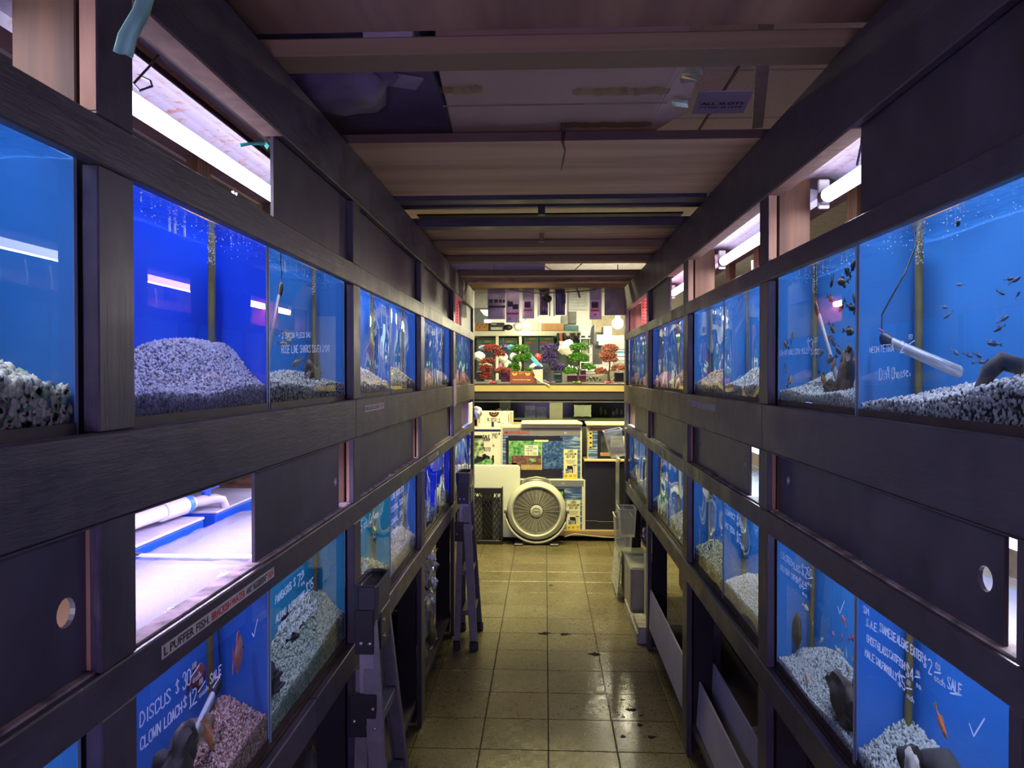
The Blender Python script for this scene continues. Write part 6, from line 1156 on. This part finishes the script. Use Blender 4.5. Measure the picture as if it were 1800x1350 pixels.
# ---------------------------------------------------------------- packets hung from the last joist
def hang_bag(px0, px1, py1, Y, m, label, extra, wav=0.0):
    a, b = bk(px0, py1, Y), bk(px1, 508, Y); w, z0, z1 = b[0] - a[0], a[2], 2.352; t = thing('hanging_packet', ((a[0] + b[0]) / 2, Y, z1), label, 'packet', 'packets hung from the last joist')
    n1, n2 = 7, 10; vs = []
    for sd in (-1, 1):
        for i in range(n1):
            for j in range(n2):
                u, v = i / (n1 - 1), j / (n2 - 1); th = .018 * math.sin(PI * u) ** .6 * math.sin(PI * min(1, v * 1.02 + .02)) ** .5 if 0 < i < n1 - 1 and 0 < j < n2 - 1 else 0
                vs.append((a[0] + w * u, Y + sd * (th + .0008) + wav * math.sin(5 * v), z0 + (z1 - z0) * v))
    fs = []; N_ = n1 * n2
    for k in (0, 1):
        for i in range(n1 - 1):
            for j in range(n2 - 1): fs.append(tuple(k * N_ + q for q in (i * n2 + j, (i + 1) * n2 + j, (i + 1) * n2 + j + 1, i * n2 + j + 1)))
    MB().add(vs, fs).build('bag', m, t, smooth=70)
    for nm, x0, y0, x1, y1, mm in extra:
        p, q = bk(x0, y1, Y - .022), bk(x1, y0, Y - .022); MB().bx(p[0], q[0], Y - .0225, Y - .0205, p[2], q[2]).build(nm, mm, t)
    return t
LIL = mat('lilac_bag', (.70, .58, .84), .35, var=.15, scale=10); LILD = mat('dusk_bag', (.34, .30, .44), .3, var=.3, scale=12); MG = mat('magenta_band', (.42, .05, .20), .5); DKW = mat('dark_window', (.03, .025, .05), .3, var=.3); RDB = mat('red_band', (.50, .06, .07), .5)
hang_bag(857, 888, 561, 6.12, LILD, 'wide dusky packet with four dark windows, hung first from the ladder side', [('window', 859, 526, 866, 532, DKW), ('window', 868.5, 526, 875, 532, DKW), ('window', 877, 526.5, 882, 532, DKW), ('window', 883.5, 527, 887.5, 532, DKW), ('band', 858, 537, 888, 541, DKW)])
hang_bag(889.5, 912.5, 567, 6.10, LIL, 'lilac packet with two dark pictures over a magenta band', [('picture', 892, 530, 901.5, 539, DKW), ('picture', 901, 535, 911, 543.5, DKW), ('band', 890, 549.5, 912, 552.8, MG), ('figure', 893, 558.5, 898, 562, LILD)])
hang_bag(918, 939, 560, 6.13, LIL, 'lilac packet with one dark picture over a red band, beside the magenta-banded one', [('picture', 922, 530.5, 932.5, 541, DKW), ('band', 921, 543.5, 935.5, 547, RDB), ('header', 919, 512, 938, 526, LILD)])
hang_bag(948, 963, 554, 6.14, mat('violet_film', (.10, .06, .16), .15, var=.4, scale=30), 'dark violet glossy packet behind the round black camera', [('seam', 948.5, 518, 949.3, 553, M_WHITE)])
hang_bag(976, 993, 554, 6.13, mat('navy_film', (.08, .07, .19), .3, var=.15), 'plain navy packet hung between white hangers', [('tab', 989, 517, 994, 534, M_NAVY)])
hang_bag(1036, 1057, 562, 6.12, LIL, 'lilac packet with dark picture and red band, nearest the lamp side', [('picture', 1039.5, 531.5, 1051, 542, DKW), ('band', 1038, 544.5, 1052.5, 548, RDB), ('spot', 1043.5, 552, 1048.5, 555, RDB), ('header', 1037, 511, 1056, 527, LILD)], .008)
ob = hang_bag(1062, 1097, 555, 6.125, mat('smoky_sheet', (.24, .23, .28), .3, var=.2), 'wide smoky grey sheet hung at the end of the joist, by the lamp', [])
put_text('lettering', 'CHAR', .03, mat('faint_print', (.3, .3, .34), .5), (bk(1076, 530, 6.12)[0], 6.1, bk(0, 530, 6.12)[2]), (R(90), 0, 0), ob, fit=.06)
for k, px in enumerate((946, 966, 974, 998)):
    p = bk(px, 556, 6.155); one(MB().bx(p[0] - .006, p[0] + .006, 6.15, 6.16, p[2], 2.352), 'white_hanger', M_WHITE, 'white plastic strip hanging beside a dark packet, ' + ['first', 'second', 'third', 'fourth'][k] + ' from the ladder side', 'strip')
c = Vector(bk(962, 524, 6.06)); t = thing('dome_camera', (c.x, c.y, 2.352), 'round black dome camera hanging from the last joist', 'camera')
MB().lathe([(0, -.04), (.02, -.037), (.034, -.02), (.036, 0), (.03, .012), (.012, .02), (.012, 2.353 - c.z)], 24, Matrix.Translation(c)).build('dome', M_BLACKP, t, smooth=50); MB().bx(c.x - .16, c.x + .02, c.y - .008, c.y + .008, c.z + .035, c.z + .045).build('arm', mat('grey_arm', (.3, .28, .34), .4), t)
one(MB().tube([(.243, 6.07, 2.353), bk(1016, 516, 6.07), bk(1019, 524, 6.05)], [.012, .012, .008], 8), 'metal_clip', M_CHROME, 'slanting dark metal clip hanging near the white price board', 'clip', smooth=60)

# ---------------------------------------------------------------- the shop beyond the counter
YS = 10.0; M_SHELFW = mat('shelf_cream', (.62, .62, .48), .6, var=.06)
sh = thing('wall_shelf', (0, YS + .3, 2.2), 'long cream wall shelf with uprights, carrying boxes beyond the counter', 'shelf')
MB().bx(-1.6, bk(1040, 0, YS)[0], YS, YS + .6, bk(0, 590.5, YS)[2], bk(0, 582, YS)[2]).build('shelf_board', M_SHELFW, sh, bevel=.003)
for px in (873.5, 914.5, 1031): MB().bx(bk(px - 2.6, 0, YS)[0], bk(px + 2.6, 0, YS)[0], YS + .01, YS + .05, .02, bk(0, 590.6, YS)[2]).build('upright', M_SHELFW, sh, bevel=.003)
MB().bx(-1.6, bk(1040, 0, YS)[0], YS + .58, YS + .6, .02, 2.2).build('back_sheet', mat('shelf_back', (.10, .13, .12), .7, var=.4, scale=3), sh)
MB().bx(-1.6, bk(1040, 0, YS)[0], YS, YS + .58, 1.50, 1.54).build('shelf_board', M_SHELFW, sh)
YB = 10.08
for (n_, x0, x1, y0, y1, m, lb) in [('cardboard_box', 834, 858, 567, 581.6, M_CARD, 'brown cardboard box with scribbles, first on the long cream shelf'), ('phone_box', 860, 886, 567, 581.6, M_BLACKP, 'black product carton with a pale panel on the long cream shelf'), ('kraft_box', 934, 947, 566, 581.6, mat('kraft_pale', (.5, .42, .3), .7, var=.1), 'pale kraft box beside the bright bulb on the cream shelf'), ('cardboard_box', 951, 991, 568.5, 581.6, M_CARD, 'wide brown cardboard box under clear wrapping on the cream shelf'), ('teal_carton', 992, 1017, 572, 581.6, mat('teal_carton', (.05, .16, .18), .5, var=.5, scale=40), 'teal carton with pale pictures on the cream shelf'), ('grey_binder', 999, 1013, 548, 569, mat('binder', (.12, .125, .11), .5, var=.3), 'dark grey box standing above the teal carton, farther from the bulb'), ('grey_binder', 986, 998.5, 555, 571, mat('binder2', (.24, .26, .23), .5, var=.3), 'lighter grey-green box standing above the teal carton')]:
    Y_ = YB if not n_.startswith('grey') else YB + .15
    o = boxat(n_, x0, x1, y0, y1, Y_, .3, m, lb)
    if n_ == 'phone_box':
        p, q = bk(862.5, 580, YB), bk(883, 575, YB); a_ = MB().bx(p[0], q[0], YB - .003, YB - .001, p[2], q[2]).build('pale_panel', mat('dim_white2', (.5, .52, .48), .5), o); put_text('lettering', 'Panasonic', .03, M_WHITE, (bk(868, 569.5, YB)[0], YB - .003, bk(0, 569.5, YB)[2]), (R(90), 0, 0), o, fit=.07)
    if n_ == 'cardboard_box' and x0 < 900:
        mb = MB()
        for k in range(5): c = bk(838 + 4 * k, 572 + (k % 2) * 4, YB); mb.bx(c[0], c[0] + .016, YB - .003, YB - .001, c[2], c[2] + .02)
        ob = mb.build('scribble', mat('brown_ink', (.14, .08, .04), .6), o); ob['kind'] = 'stuff'
c = bk(893, 575.5, YB); one(MB().blob((c[0], YB, c[2]), (.06, .05, .04), 3, .15, 2), 'dark_bundle', M_BLACKP, 'dark rounded bundle with loose cords on the cream shelf', 'bundle', smooth=50)
c = bk(911, 574, YB); one(MB().blob((c[0], YB - .02, c[2]), (.066, .06, .062), 4, .12, 3), 'clear_bag', thin_clear('clear_bag2', (.85, .85, .75), .3, .1, haze=.3), 'clear inflated bag beside the bright bulb on the cream shelf', 'bag', smooth=60)
for nm, px, py, Y_, r, st, lb in [('bulb', 924, 570, 9.9, .034, 90, 'bare glowing bulb in front of the boxes on the cream shelf'), ('bulb', 1085, 569, 9.2, .066, 420, 'big glowing lamp at the right end beyond the counter')]:
    c = bk(px, py, Y_); t = thing('glowing_lamp', c, lb, 'lamp')
    MB().blob(c, (r, r, r), 1, 0, 3).build('bulb', emit('bulb_glow_%d' % st, (1.0, .93, .62), st), t, smooth=60); MB().tube([(c[0], c[1], c[2] + r * .9), (c[0], c[1], c[2] + r * 1.6)], r * .45, 12).build('socket', M_WHITE, t, smooth=50); MB().tube([(c[0], c[1], c[2] + r * 1.6), (c[0], c[1], 2.99)], .006, 6).build('flex', M_BLACKP, t)
for k, (x0, x1, y0, y1) in enumerate([(844, 859, 545, 556), (851, 863, 562, 567)]):
    p, q = bk(x0, y1, 11.5), bk(x1, y0, 11.5); one(MB().prism([(p[0], q[2]), (q[0], q[2]), (q[0], p[2]), (p[0] + .06, p[2] + .02)] if k == 0 else [(p[0], p[2]), (q[0], p[2]), (q[0], q[2]), (p[0], q[2])], 11.48, 11.52, 'Y'), 'ceiling_panel_light', emit('panel_light', (1, .98, .82), 3), ['wedge shaped glimpse of a ceiling light above the cardboard box', 'lower glimpse of a ceiling light above the cardboard box'][k], 'light')
boxat('wall_panel', 834, 857, 505, 541, 12.37, .028, mat('beige_panel', (.42, .41, .33), .7), 'plain beige wall panel up beside the wide dusky packet', 'panel')
boxat('dim_partition', 834, 862, 541, 567, 12.36, .038, mat('dim_partition', (.13, .13, .12), .7), 'dim grey partition above the scribbled cardboard box', 'partition')
pb = boxat('price_board', 1001, 1031, 505, 545, 12.37, .028, mat('paper_board', (.60, .60, .54), .7), 'white wall board with faint lines of print', 'board')
for k in range(6): p, q = bk(1003, 513 + 5 * k, 12.36), bk(1028, 512.4 + 5 * k, 12.36); x = MB().bx(p[0], q[0], 12.364, 12.368, p[2], q[2]).build('print_line', mat('faint_line', (.34, .34, .3), .6), pb)
# cartons standing under the long shelf
M_GBAND = mat('green_band', (.02, .16, .06), .5, var=.15); M_DBLUE = foliage_print('dark_carton_print', [(.008, .012, .025), (.012, .02, .04), (.025, .035, .06), (.06, .07, .08)], 9); M_ORN = mat('orange_letter', (.55, .22, .06), .5)
for k, (x0, x1) in enumerate([(837, 872), (877, 910), (920, 947), (947.6, 974)]):
    t = thing('filter_carton', bk((x0 + x1) / 2, 640, YB), 'green-banded carton under the cream shelf, ' + ['first', 'second', 'third', 'fourth'][k] + ' from the ladder side', 'box', 'green-banded cartons')
    p, q = bk(x0, 651, YB), bk(x1, 592 if k > 1 else 594, YB); MB().bx(p[0], q[0], YB, YB + .25, 1.545, q[2]).build('carton_body', M_DBLUE, t, bevel=.003)
    b0, b1 = (592.6, 599) if k > 1 else (597.5, 603); p, q = bk(x0 + .4, b1, YB), bk(x1 - .4, b0, YB); MB().bx(p[0], q[0], YB - .003, YB - .001, p[2], q[2]).build('green_band', M_GBAND, t)
    put_text('lettering', 'JEBO', .03, M_ORN, (bk((x0 + x1) / 2 + 3, (b0 + b1) / 2, YB)[0], YB - .005, bk(0, (b0 + b1) / 2, YB)[2]), (R(90), 0, 0), t, fit=.09)
    p, q = bk(x0 + 3, 602.5 if k > 1 else 606, YB), bk(x0 + 15, 601.2 if k > 1 else 605, YB); MB().bx(p[0], q[0], YB - .003, YB - .001, p[2], q[2]).build('red_line', M_RED, t)
# heaped clear and coloured packets in front of them
M_PALE = thin_clear('pale_packet', (.74, .80, .66), .25, .12, haze=.45); M_PALEG = mat('pale_green_packet', (.52, .56, .40), .4, var=.25, scale=30, bump=.5)
rg = random.Random(12); k = 0
for (px, py, w, h, m, lb) in [(842, 626, 16, 16, M_PALEG, 'pale green filmy packet at the left edge of the heap'), (852, 640, 18, 14, M_PALEG, 'pale filmy packet low at the left of the heap'), (884, 628, 14, 18, M_PALEG, 'pale filmy packet standing behind the red bonsai'), (893, 642, 16, 16, M_PALEG, 'pale filmy packet between red and green bonsai'), (903, 627, 14, 12, M_PALEG, 'pale filmy packet behind the green bonsai crown'), (942, 646, 22, 14, M_PALEG, 'pale filmy packet below the blue slide'), (848, 611, 12, 9, mat('sky_packet', (.12, .30, .44), .4, var=.3, scale=30), 'sky blue packet above the heap at the left'), (897, 611, 12, 10, mat('aqua_packet', (.06, .24, .32), .4, var=.4, scale=40), 'aqua blue packet right of the navy sprayer'), (885, 610, 16, 7, mat('navy_packet', (.02, .03, .12), .4), 'navy packet lying in front of a green-banded carton'), (946, 628, 12, 13, mat('red_packet', (.48, .05, .04), .4, var=.2), 'bright red packet beside the purple bonsai'), (880, 645, 8, 14, mat('pink_packet', (.42, .12, .22), .4, var=.3), 'pink packet behind the red bonsai'), (860, 640, 10, 10, M_PALEG, 'pale filmy packet right behind the red bonsai trunk')]:
    c = bk(px, py, 9.3 + .03 * k); k += 1; one(MB().blob(c, (w / 2 * .0072, .05, h / 2 * .0072), k + 70, .22, 3), 'packet', m, lb, 'packet', 'packets heaped beyond the counter', smooth=40)
p = [bk(x, y, 9.2) for x, y in [(929, 627), (934, 623), (952, 642), (946, 646)]]; one(MB().prism([(a[0], a[2]) for a in p], 9.2, 9.24, 'Y'), 'blue_slide', mat('sky_plastic', (.08, .36, .46), .3, var=.15), 'sky blue plastic board leaning beside the green bonsai', 'board', bevel=.003)
one(MB().tube([bk(884, 607, 9.5), bk(884, 598, 9.5), bk(884, 594, 9.5)], [.012, .01, .008], 8), 'sprayer_neck', M_NAVY, 'navy bottle neck standing before the second green-banded carton', 'bottle', smooth=50)
c = bk(995, 612, 9.35); one(MB().blob(c, (.095, .06, .085), 33, .28, 3), 'white_bag', mat('white_bag', (.42, .40, .32), .5, var=.12, scale=20, bump=.4), 'crumpled white bag between the purple and green bonsai', 'bag', smooth=40)
for k, (px, py) in enumerate([(985, 597), (993, 596), (1002, 598), (1010, 597), (1018, 596), (979, 604)]):
    rg = random.Random(k); mb = MB()
    for j in range(3): mb.tube([bk(px + rg.uniform(-3, 3), 586, 9.95), bk(px + rg.uniform(-4, 4), py - 3, 9.93), bk(px + rg.uniform(-4, 4), py + 4, 9.93), bk(px + rg.uniform(-3, 3), py + 8, 9.94)], .014, 6)
    one(mb, 'power_cord', mat('orange_cord', (.4, .1, .06), .5) if k == 0 else M_BLACKP, ('red' if k == 0 else 'black') + ' coiled power cord hanging from the cream shelf, ' + ['first', 'second', 'third', 'fourth', 'fifth', 'sixth'][k] + ' hook', 'cord', 'power cords on the shelf edge', smooth=60)
rk = thing('tier_rack', bk(1030, 650, 9.6), 'small white tiered rack behind the green bonsai with two-tier crown', 'rack')
for k, y in enumerate((594, 608, 622, 636)): p, q = bk(1019, y + 1.6, 9.6), bk(1040, y, 9.6); MB().bx(p[0], q[0], 9.6, 9.8, p[2], q[2]).build('shelf', M_WHITE, rk)
for x in (1019.5, 1038.5): p, q = bk(x, 660, 9.6), bk(x + 1.4, 590, 9.6); MB().bx(p[0], q[0], 9.6, 9.63, 1.5, q[2]).build('upright', M_WHITE, rk)
for k, y in enumerate((601, 615, 629)): boxat('rack_box', 1023, 1034, y - 5, y + 6.9, 9.65, .1, mat('rack_box_%d' % k, [(.20, .26, .18), (.3, .28, .22), (.12, .13, .13)][k], .5, var=.3, scale=20), ['mossy green', 'tan', 'dark grey'][k] + ' box on the small white tiered rack')
p = [bk(x, y, 9.3) for x, y in [(1040, 604), (1040.5, 585), (1043, 572), (1045, 570), (1044.5, 590), (1042.5, 605)]]
t = thing('flat_monitor', bk(1043, 640, 9.3), 'thin black monitor seen edge-on beside the white tiered rack', 'monitor'); MB().prism([(a[0], a[2]) for a in p], 9.25, 9.75, 'Y').build('screen', M_BLACKP, t, bevel=.003); p, q = bk(1041.5, 612, 9.5), bk(1044, 603, 9.5); MB().bx(p[0], q[0], 9.45, 9.55, 1.56, q[2]).build('stand', M_BLACKP, t)
boxat('dark_cabinet', 1044, 1058, 606, 640, 9.5, .3, M_BLACKP, 'black cabinet behind the salmon bonsai', 'cabinet')
boxat('grey_locker', 1060, 1075, 574, 610, 9.6, .3, mat('locker_grey', (.10, .10, .105), .5), 'grey metal locker between the teal paper and the big lamp', 'cabinet')
boxat('grey_locker', 1044, 1060, 584, 606, 9.9, .2, mat('locker_dim', (.17, .17, .16), .6), 'dim grey block behind the teal paper', 'cabinet')
boxat('teal_notice', 1048.5, 1062, 589, 600, 9.45, .006, mat('teal_paper', (.40, .52, .48), .6), 'pale teal notice above the black cabinet', 'paper'); boxat('teal_notice', 1052, 1061, 601, 607, 9.45, .006, mat('teal_paper', (.40, .52, .48)), 'smaller pale teal notice right above the black cabinet', 'paper')
boxat('tan_wall_panel', 1040, 1130, 556, 600, 12.37, .028, mat('tan_panel', (.55, .46, .27), .7), 'tan wall panel behind the locker and the big lamp', 'panel')
boxat('slat_unit', 1075, 1120, 590, 614, 9.8, .2, mat('grey_green_unit', (.22, .22, .17), .5, var=.1), 'grey-green unit below the big lamp', 'cabinet')
for k, (y, m) in enumerate([(619, mat('blue_book', (.10, .26, .42), .5)), (624, M_WHITE), (631, M_WHITE), (637, mat('grey_book', (.3, .3, .27), .5)), (644, M_WHITE)]): boxat('stacked_tray', 1081, 1110, y - 2.4, y + 2.4, 9.1, .3, m, ['blue folder on top of', 'white tray just below the blue folder in', 'white tray in the middle of', 'grey tray in', 'white tray at the bottom of'][k] + ' the stack behind the salmon bonsai', 'tray')
for k in range(16): c = bk(1000 + k * 6.2, 645 + (k % 3) * 2, 8.9); one(MB().lathe([(0, 0), (.017, 0), (.018, .035), (.008, .045), (.008, .058), (0, .058)], 10, Matrix.Translation((c[0], 8.9 + .03 * (k % 2), c[2] - .03))), 'small_jar', M_WHITE if k % 3 else mat('jar_grey', (.28, .29, .26), .4), 'small pale jar in the row standing beyond the green and salmon bonsai', 'jar', 'small jars beyond the counter', smooth=50)
one(MB().bx(bk(990, 0, 8.85)[0], bk(1120, 0, 8.85)[0], 8.8, 9.3, 0, bk(0, 650, 8.9)[2] - .012), 'back_counter', mat('back_counter', (.25, .25, .22), .5), 'grey back counter carrying the row of small jars', 'counter')
one(MB().bx(-1.3, bk(960, 0, 9.4)[0], 9.15, 9.75, 0, 1.60), 'packet_bench', mat('bench_dim', (.16, .15, .13), .6), 'low bench carrying the heap of packets', 'bench')
for nm, x0, x1, y0, y1, Y_, m, lb in [('wire_box', 836, 912, 0, 0, 0, None, '')][:0]: pass

# ---------------------------------------------------------------- stored above the aisle
M_BOXD = mat('moving_carton', srgb(176, 150, 132), .8, var=.08, scale=4); M_TAPE = thin_clear('packing_tape', (.66, .58, .52), .03, .3)
t = thing('storage_carton', (.03, 2.06, 2.40), 'big taped cardboard carton seen from below, resting across the loft gap', 'carton')
MB().prism([(-.255, 1.76), (.335, 1.76), (.305, 2.40), (-.285, 2.40)], 2.405, 2.72, 'Z').build('carton_body', M_BOXD, t, bevel=.004)
MB().bx(-.28, .33, 2.075, 2.081, 2.4025, 2.4048).build('flap_gap', mat('seam_brown', srgb(130, 106, 94), .9), t)
MB().add([(.315, 1.78, 2.404), (.375, 1.80, 2.425), (.405, 2.22, 2.425), (.30, 2.39, 2.404)], [(0, 1, 2, 3)]).build('open_flap', mat('flap_card', srgb(188, 164, 150), .7), t).modifiers.new('t', 'SOLIDIFY').thickness = .004
for (x0, x1, y, w_) in [(.07, .32, 1.98, .05), (.05, .31, 2.24, .05), (-.27, -.16, 1.95, .05)]:
    vs = []; n_ = 16; rg = random.Random(int(y * 100))
    for i in range(n_):
        for j in range(2): vs.append((x0 + (x1 - x0) * i / (n_ - 1), y + w_ * (j - .5) * (1 if i not in (0, n_ - 1) else .7) + rg.uniform(-.004, .004), 2.4015 - rg.uniform(0, .004)))
    MB().add(vs, [(2 * i, 2 * i + 1, 2 * i + 3, 2 * i + 2) for i in range(n_ - 1)]).build('tape_strip', M_TAPE, t)
vs = []; rg = random.Random(4)
for i in range(10):
    for j in range(2): vs.append((.335 + .045 * j + .001 * i + rg.uniform(-.006, .006), 1.80 + (.07 if i < 5 else .16) + .16 * i / 9, 2.412 - rg.uniform(0, .010)))
MB().add(vs, [(2 * i, 2 * i + 1, 2 * i + 3, 2 * i + 2) for i in range(9) if i != 4]).build('tape_strip', thin_clear('shiny_tape', (.7, .66, .66), .35, .22), t)
MB().tube([(.045, 2.228, 2.40), (.055, 2.226, 2.375), (.05, 2.225, 2.352), (.058, 2.22, 2.32), (.052, 2.222, 2.29), (.046, 2.22, 2.262)], [.008, .006, .005, .003, .003, .001], 6).build('tape_tail', thin_clear('shiny_tape', (.7, .66, .66), .8), t, smooth=60)
one(MB().bx(-.42, -.305, 1.745, 1.86, 2.440, 2.468), 'white_card', mat('mauve_card', (.55, .48, .55), .7), 'pale mauve card end beside the taped carton, close to the first joist', 'card')
sl = one(MB().bx(.46, .62, 2.30, 2.42, 2.50, 2.504, rot=(R(-12), 0, 0)), 'printed_sheet', mat('grey_sheet', (.36, .36, .44), .6, var=.1), 'grey printed sheet reading SLOTS, behind the taped carton flap', 'paper')
for k, s_ in enumerate(['ALL SLOTS', 'COIN SLOTS']): put_text('lettering', s_, .03, M_INK, (.54, 2.35 + .035 * k, 2.494 + .0 * k), (R(180), 0, 0), None, fit=.13); bpy.data.objects[[o.name for o in COL.objects if o.name.startswith('lettering')][-1]].parent = None
for o in [o for o in COL.objects if o.name.startswith('lettering') and o.parent is None]:
    mw = o.matrix_basis.copy(); o.parent = sl; o.matrix_parent_inverse = pmat(sl).inverted(); o.matrix_basis = mw
one(MB().blob((-.56, 1.96, 2.43), (.15, .17, .06), 14, .2, 3), 'dark_sack', mat('dark_sack', (.12, .09, .18), .55, var=.3, bump=.5, scale=12), 'dark rounded sack in the loft gap over the ladder-side rack', 'sack', smooth=50)
one(MB().bx(-.82, -.295, 1.74, 2.80, 2.47, 2.72), 'dark_box', mat('dark_loft_cover', (.13, .10, .19), .6), 'dark block added over the loft gap, standing in for dark bags', 'box', bevel=.004)  # added to cover the ceiling tiles and keep this side dark
one(MB().bx(-.42, -.34, 2.02, 2.10, 2.462, 2.468, rot=(0, 0, R(25))), 'label_patch', mat('mauve_label', (.30, .25, .36), .6), 'mauve label patch stuck under the dark block in the loft gap', 'label')
one(MB().bx(.66, .70, 1.85, 3.0, 2.62, 2.66, rot=(0, 0, R(-14))), 'white_batten', mat('mauve_white', (.5, .42, .48), .6), 'pale batten slanting in the loft gap over the facing rack', 'batten')
one(MB().tube([(.62, 2.98, 2.37), (.66, 2.99, 2.375)], .022, 14), 'pipe_end', mat('pinkish_pipe', (.55, .34, .38), .5), 'short pinkish pipe end poking over the header of the facing rack', 'pipe', smooth=40)
for (x0, x1, y, h, rz, lb) in [(-.40, .0, 5.56, .12, 0, 'white printed carton lying flat on the far joists'), (-.72, -.42, 5.45, .12, 22, 'white printed carton turned askew on the far joists, by the ladder-side rack')]:
    o = one(MB().bx(x0, x1, y, y + .3, 2.393, 2.393 + h, rot=(0, 0, R(rz))), 'loft_carton', mat('lilac_white', (.58, .53, .62), .6, var=.05), lb, 'box', 'cartons on the far joists', bevel=.004)
    for k in range(2):
        b_ = MB().bx(x0 + .03 + .2 * k * (x1 - x0) / .4, x0 + (.16 if k == 0 else .30) * (x1 - x0) / .4 + .03, y - .002, y - .0005, 2.40, 2.42, rot=(0, 0, R(rz)), piv=((x0 + x1) / 2, y + .15, 2.40)).build('blue_print', mat('teal_print', (.10, .20, .28), .5, var=.3, scale=60), o)
for k, (x, y, z) in enumerate([(.70, 4.35, 2.40), (.70, 4.9, 2.40)]): one(MB().bx(x - .16, x + .02, y, y + .04, z, z + .04, rot=(0, R(10), R(50))), 'pale_batten', mat('mauve_white', (.5, .42, .48)), ['short pale batten lying over the header of the facing rack, nearer one', 'short pale batten lying over the header of the facing rack, farther one'][k], 'batten')
cable([(-.3, 6.0, 2.345), (-.1, 6.0, 2.31), (.15, 6.0, 2.315), (.4, 6.0, 2.335)], .004, M_BLACKP, 'thin slack cable drooping under the last joists')
cable([(-.05, 5.5, 2.48), (.05, 5.5, 2.42), (.2, 5.5, 2.41), (.3, 5.5, 2.5)], .004, M_WHITE, 'thin pale wire arcing over the far joists')
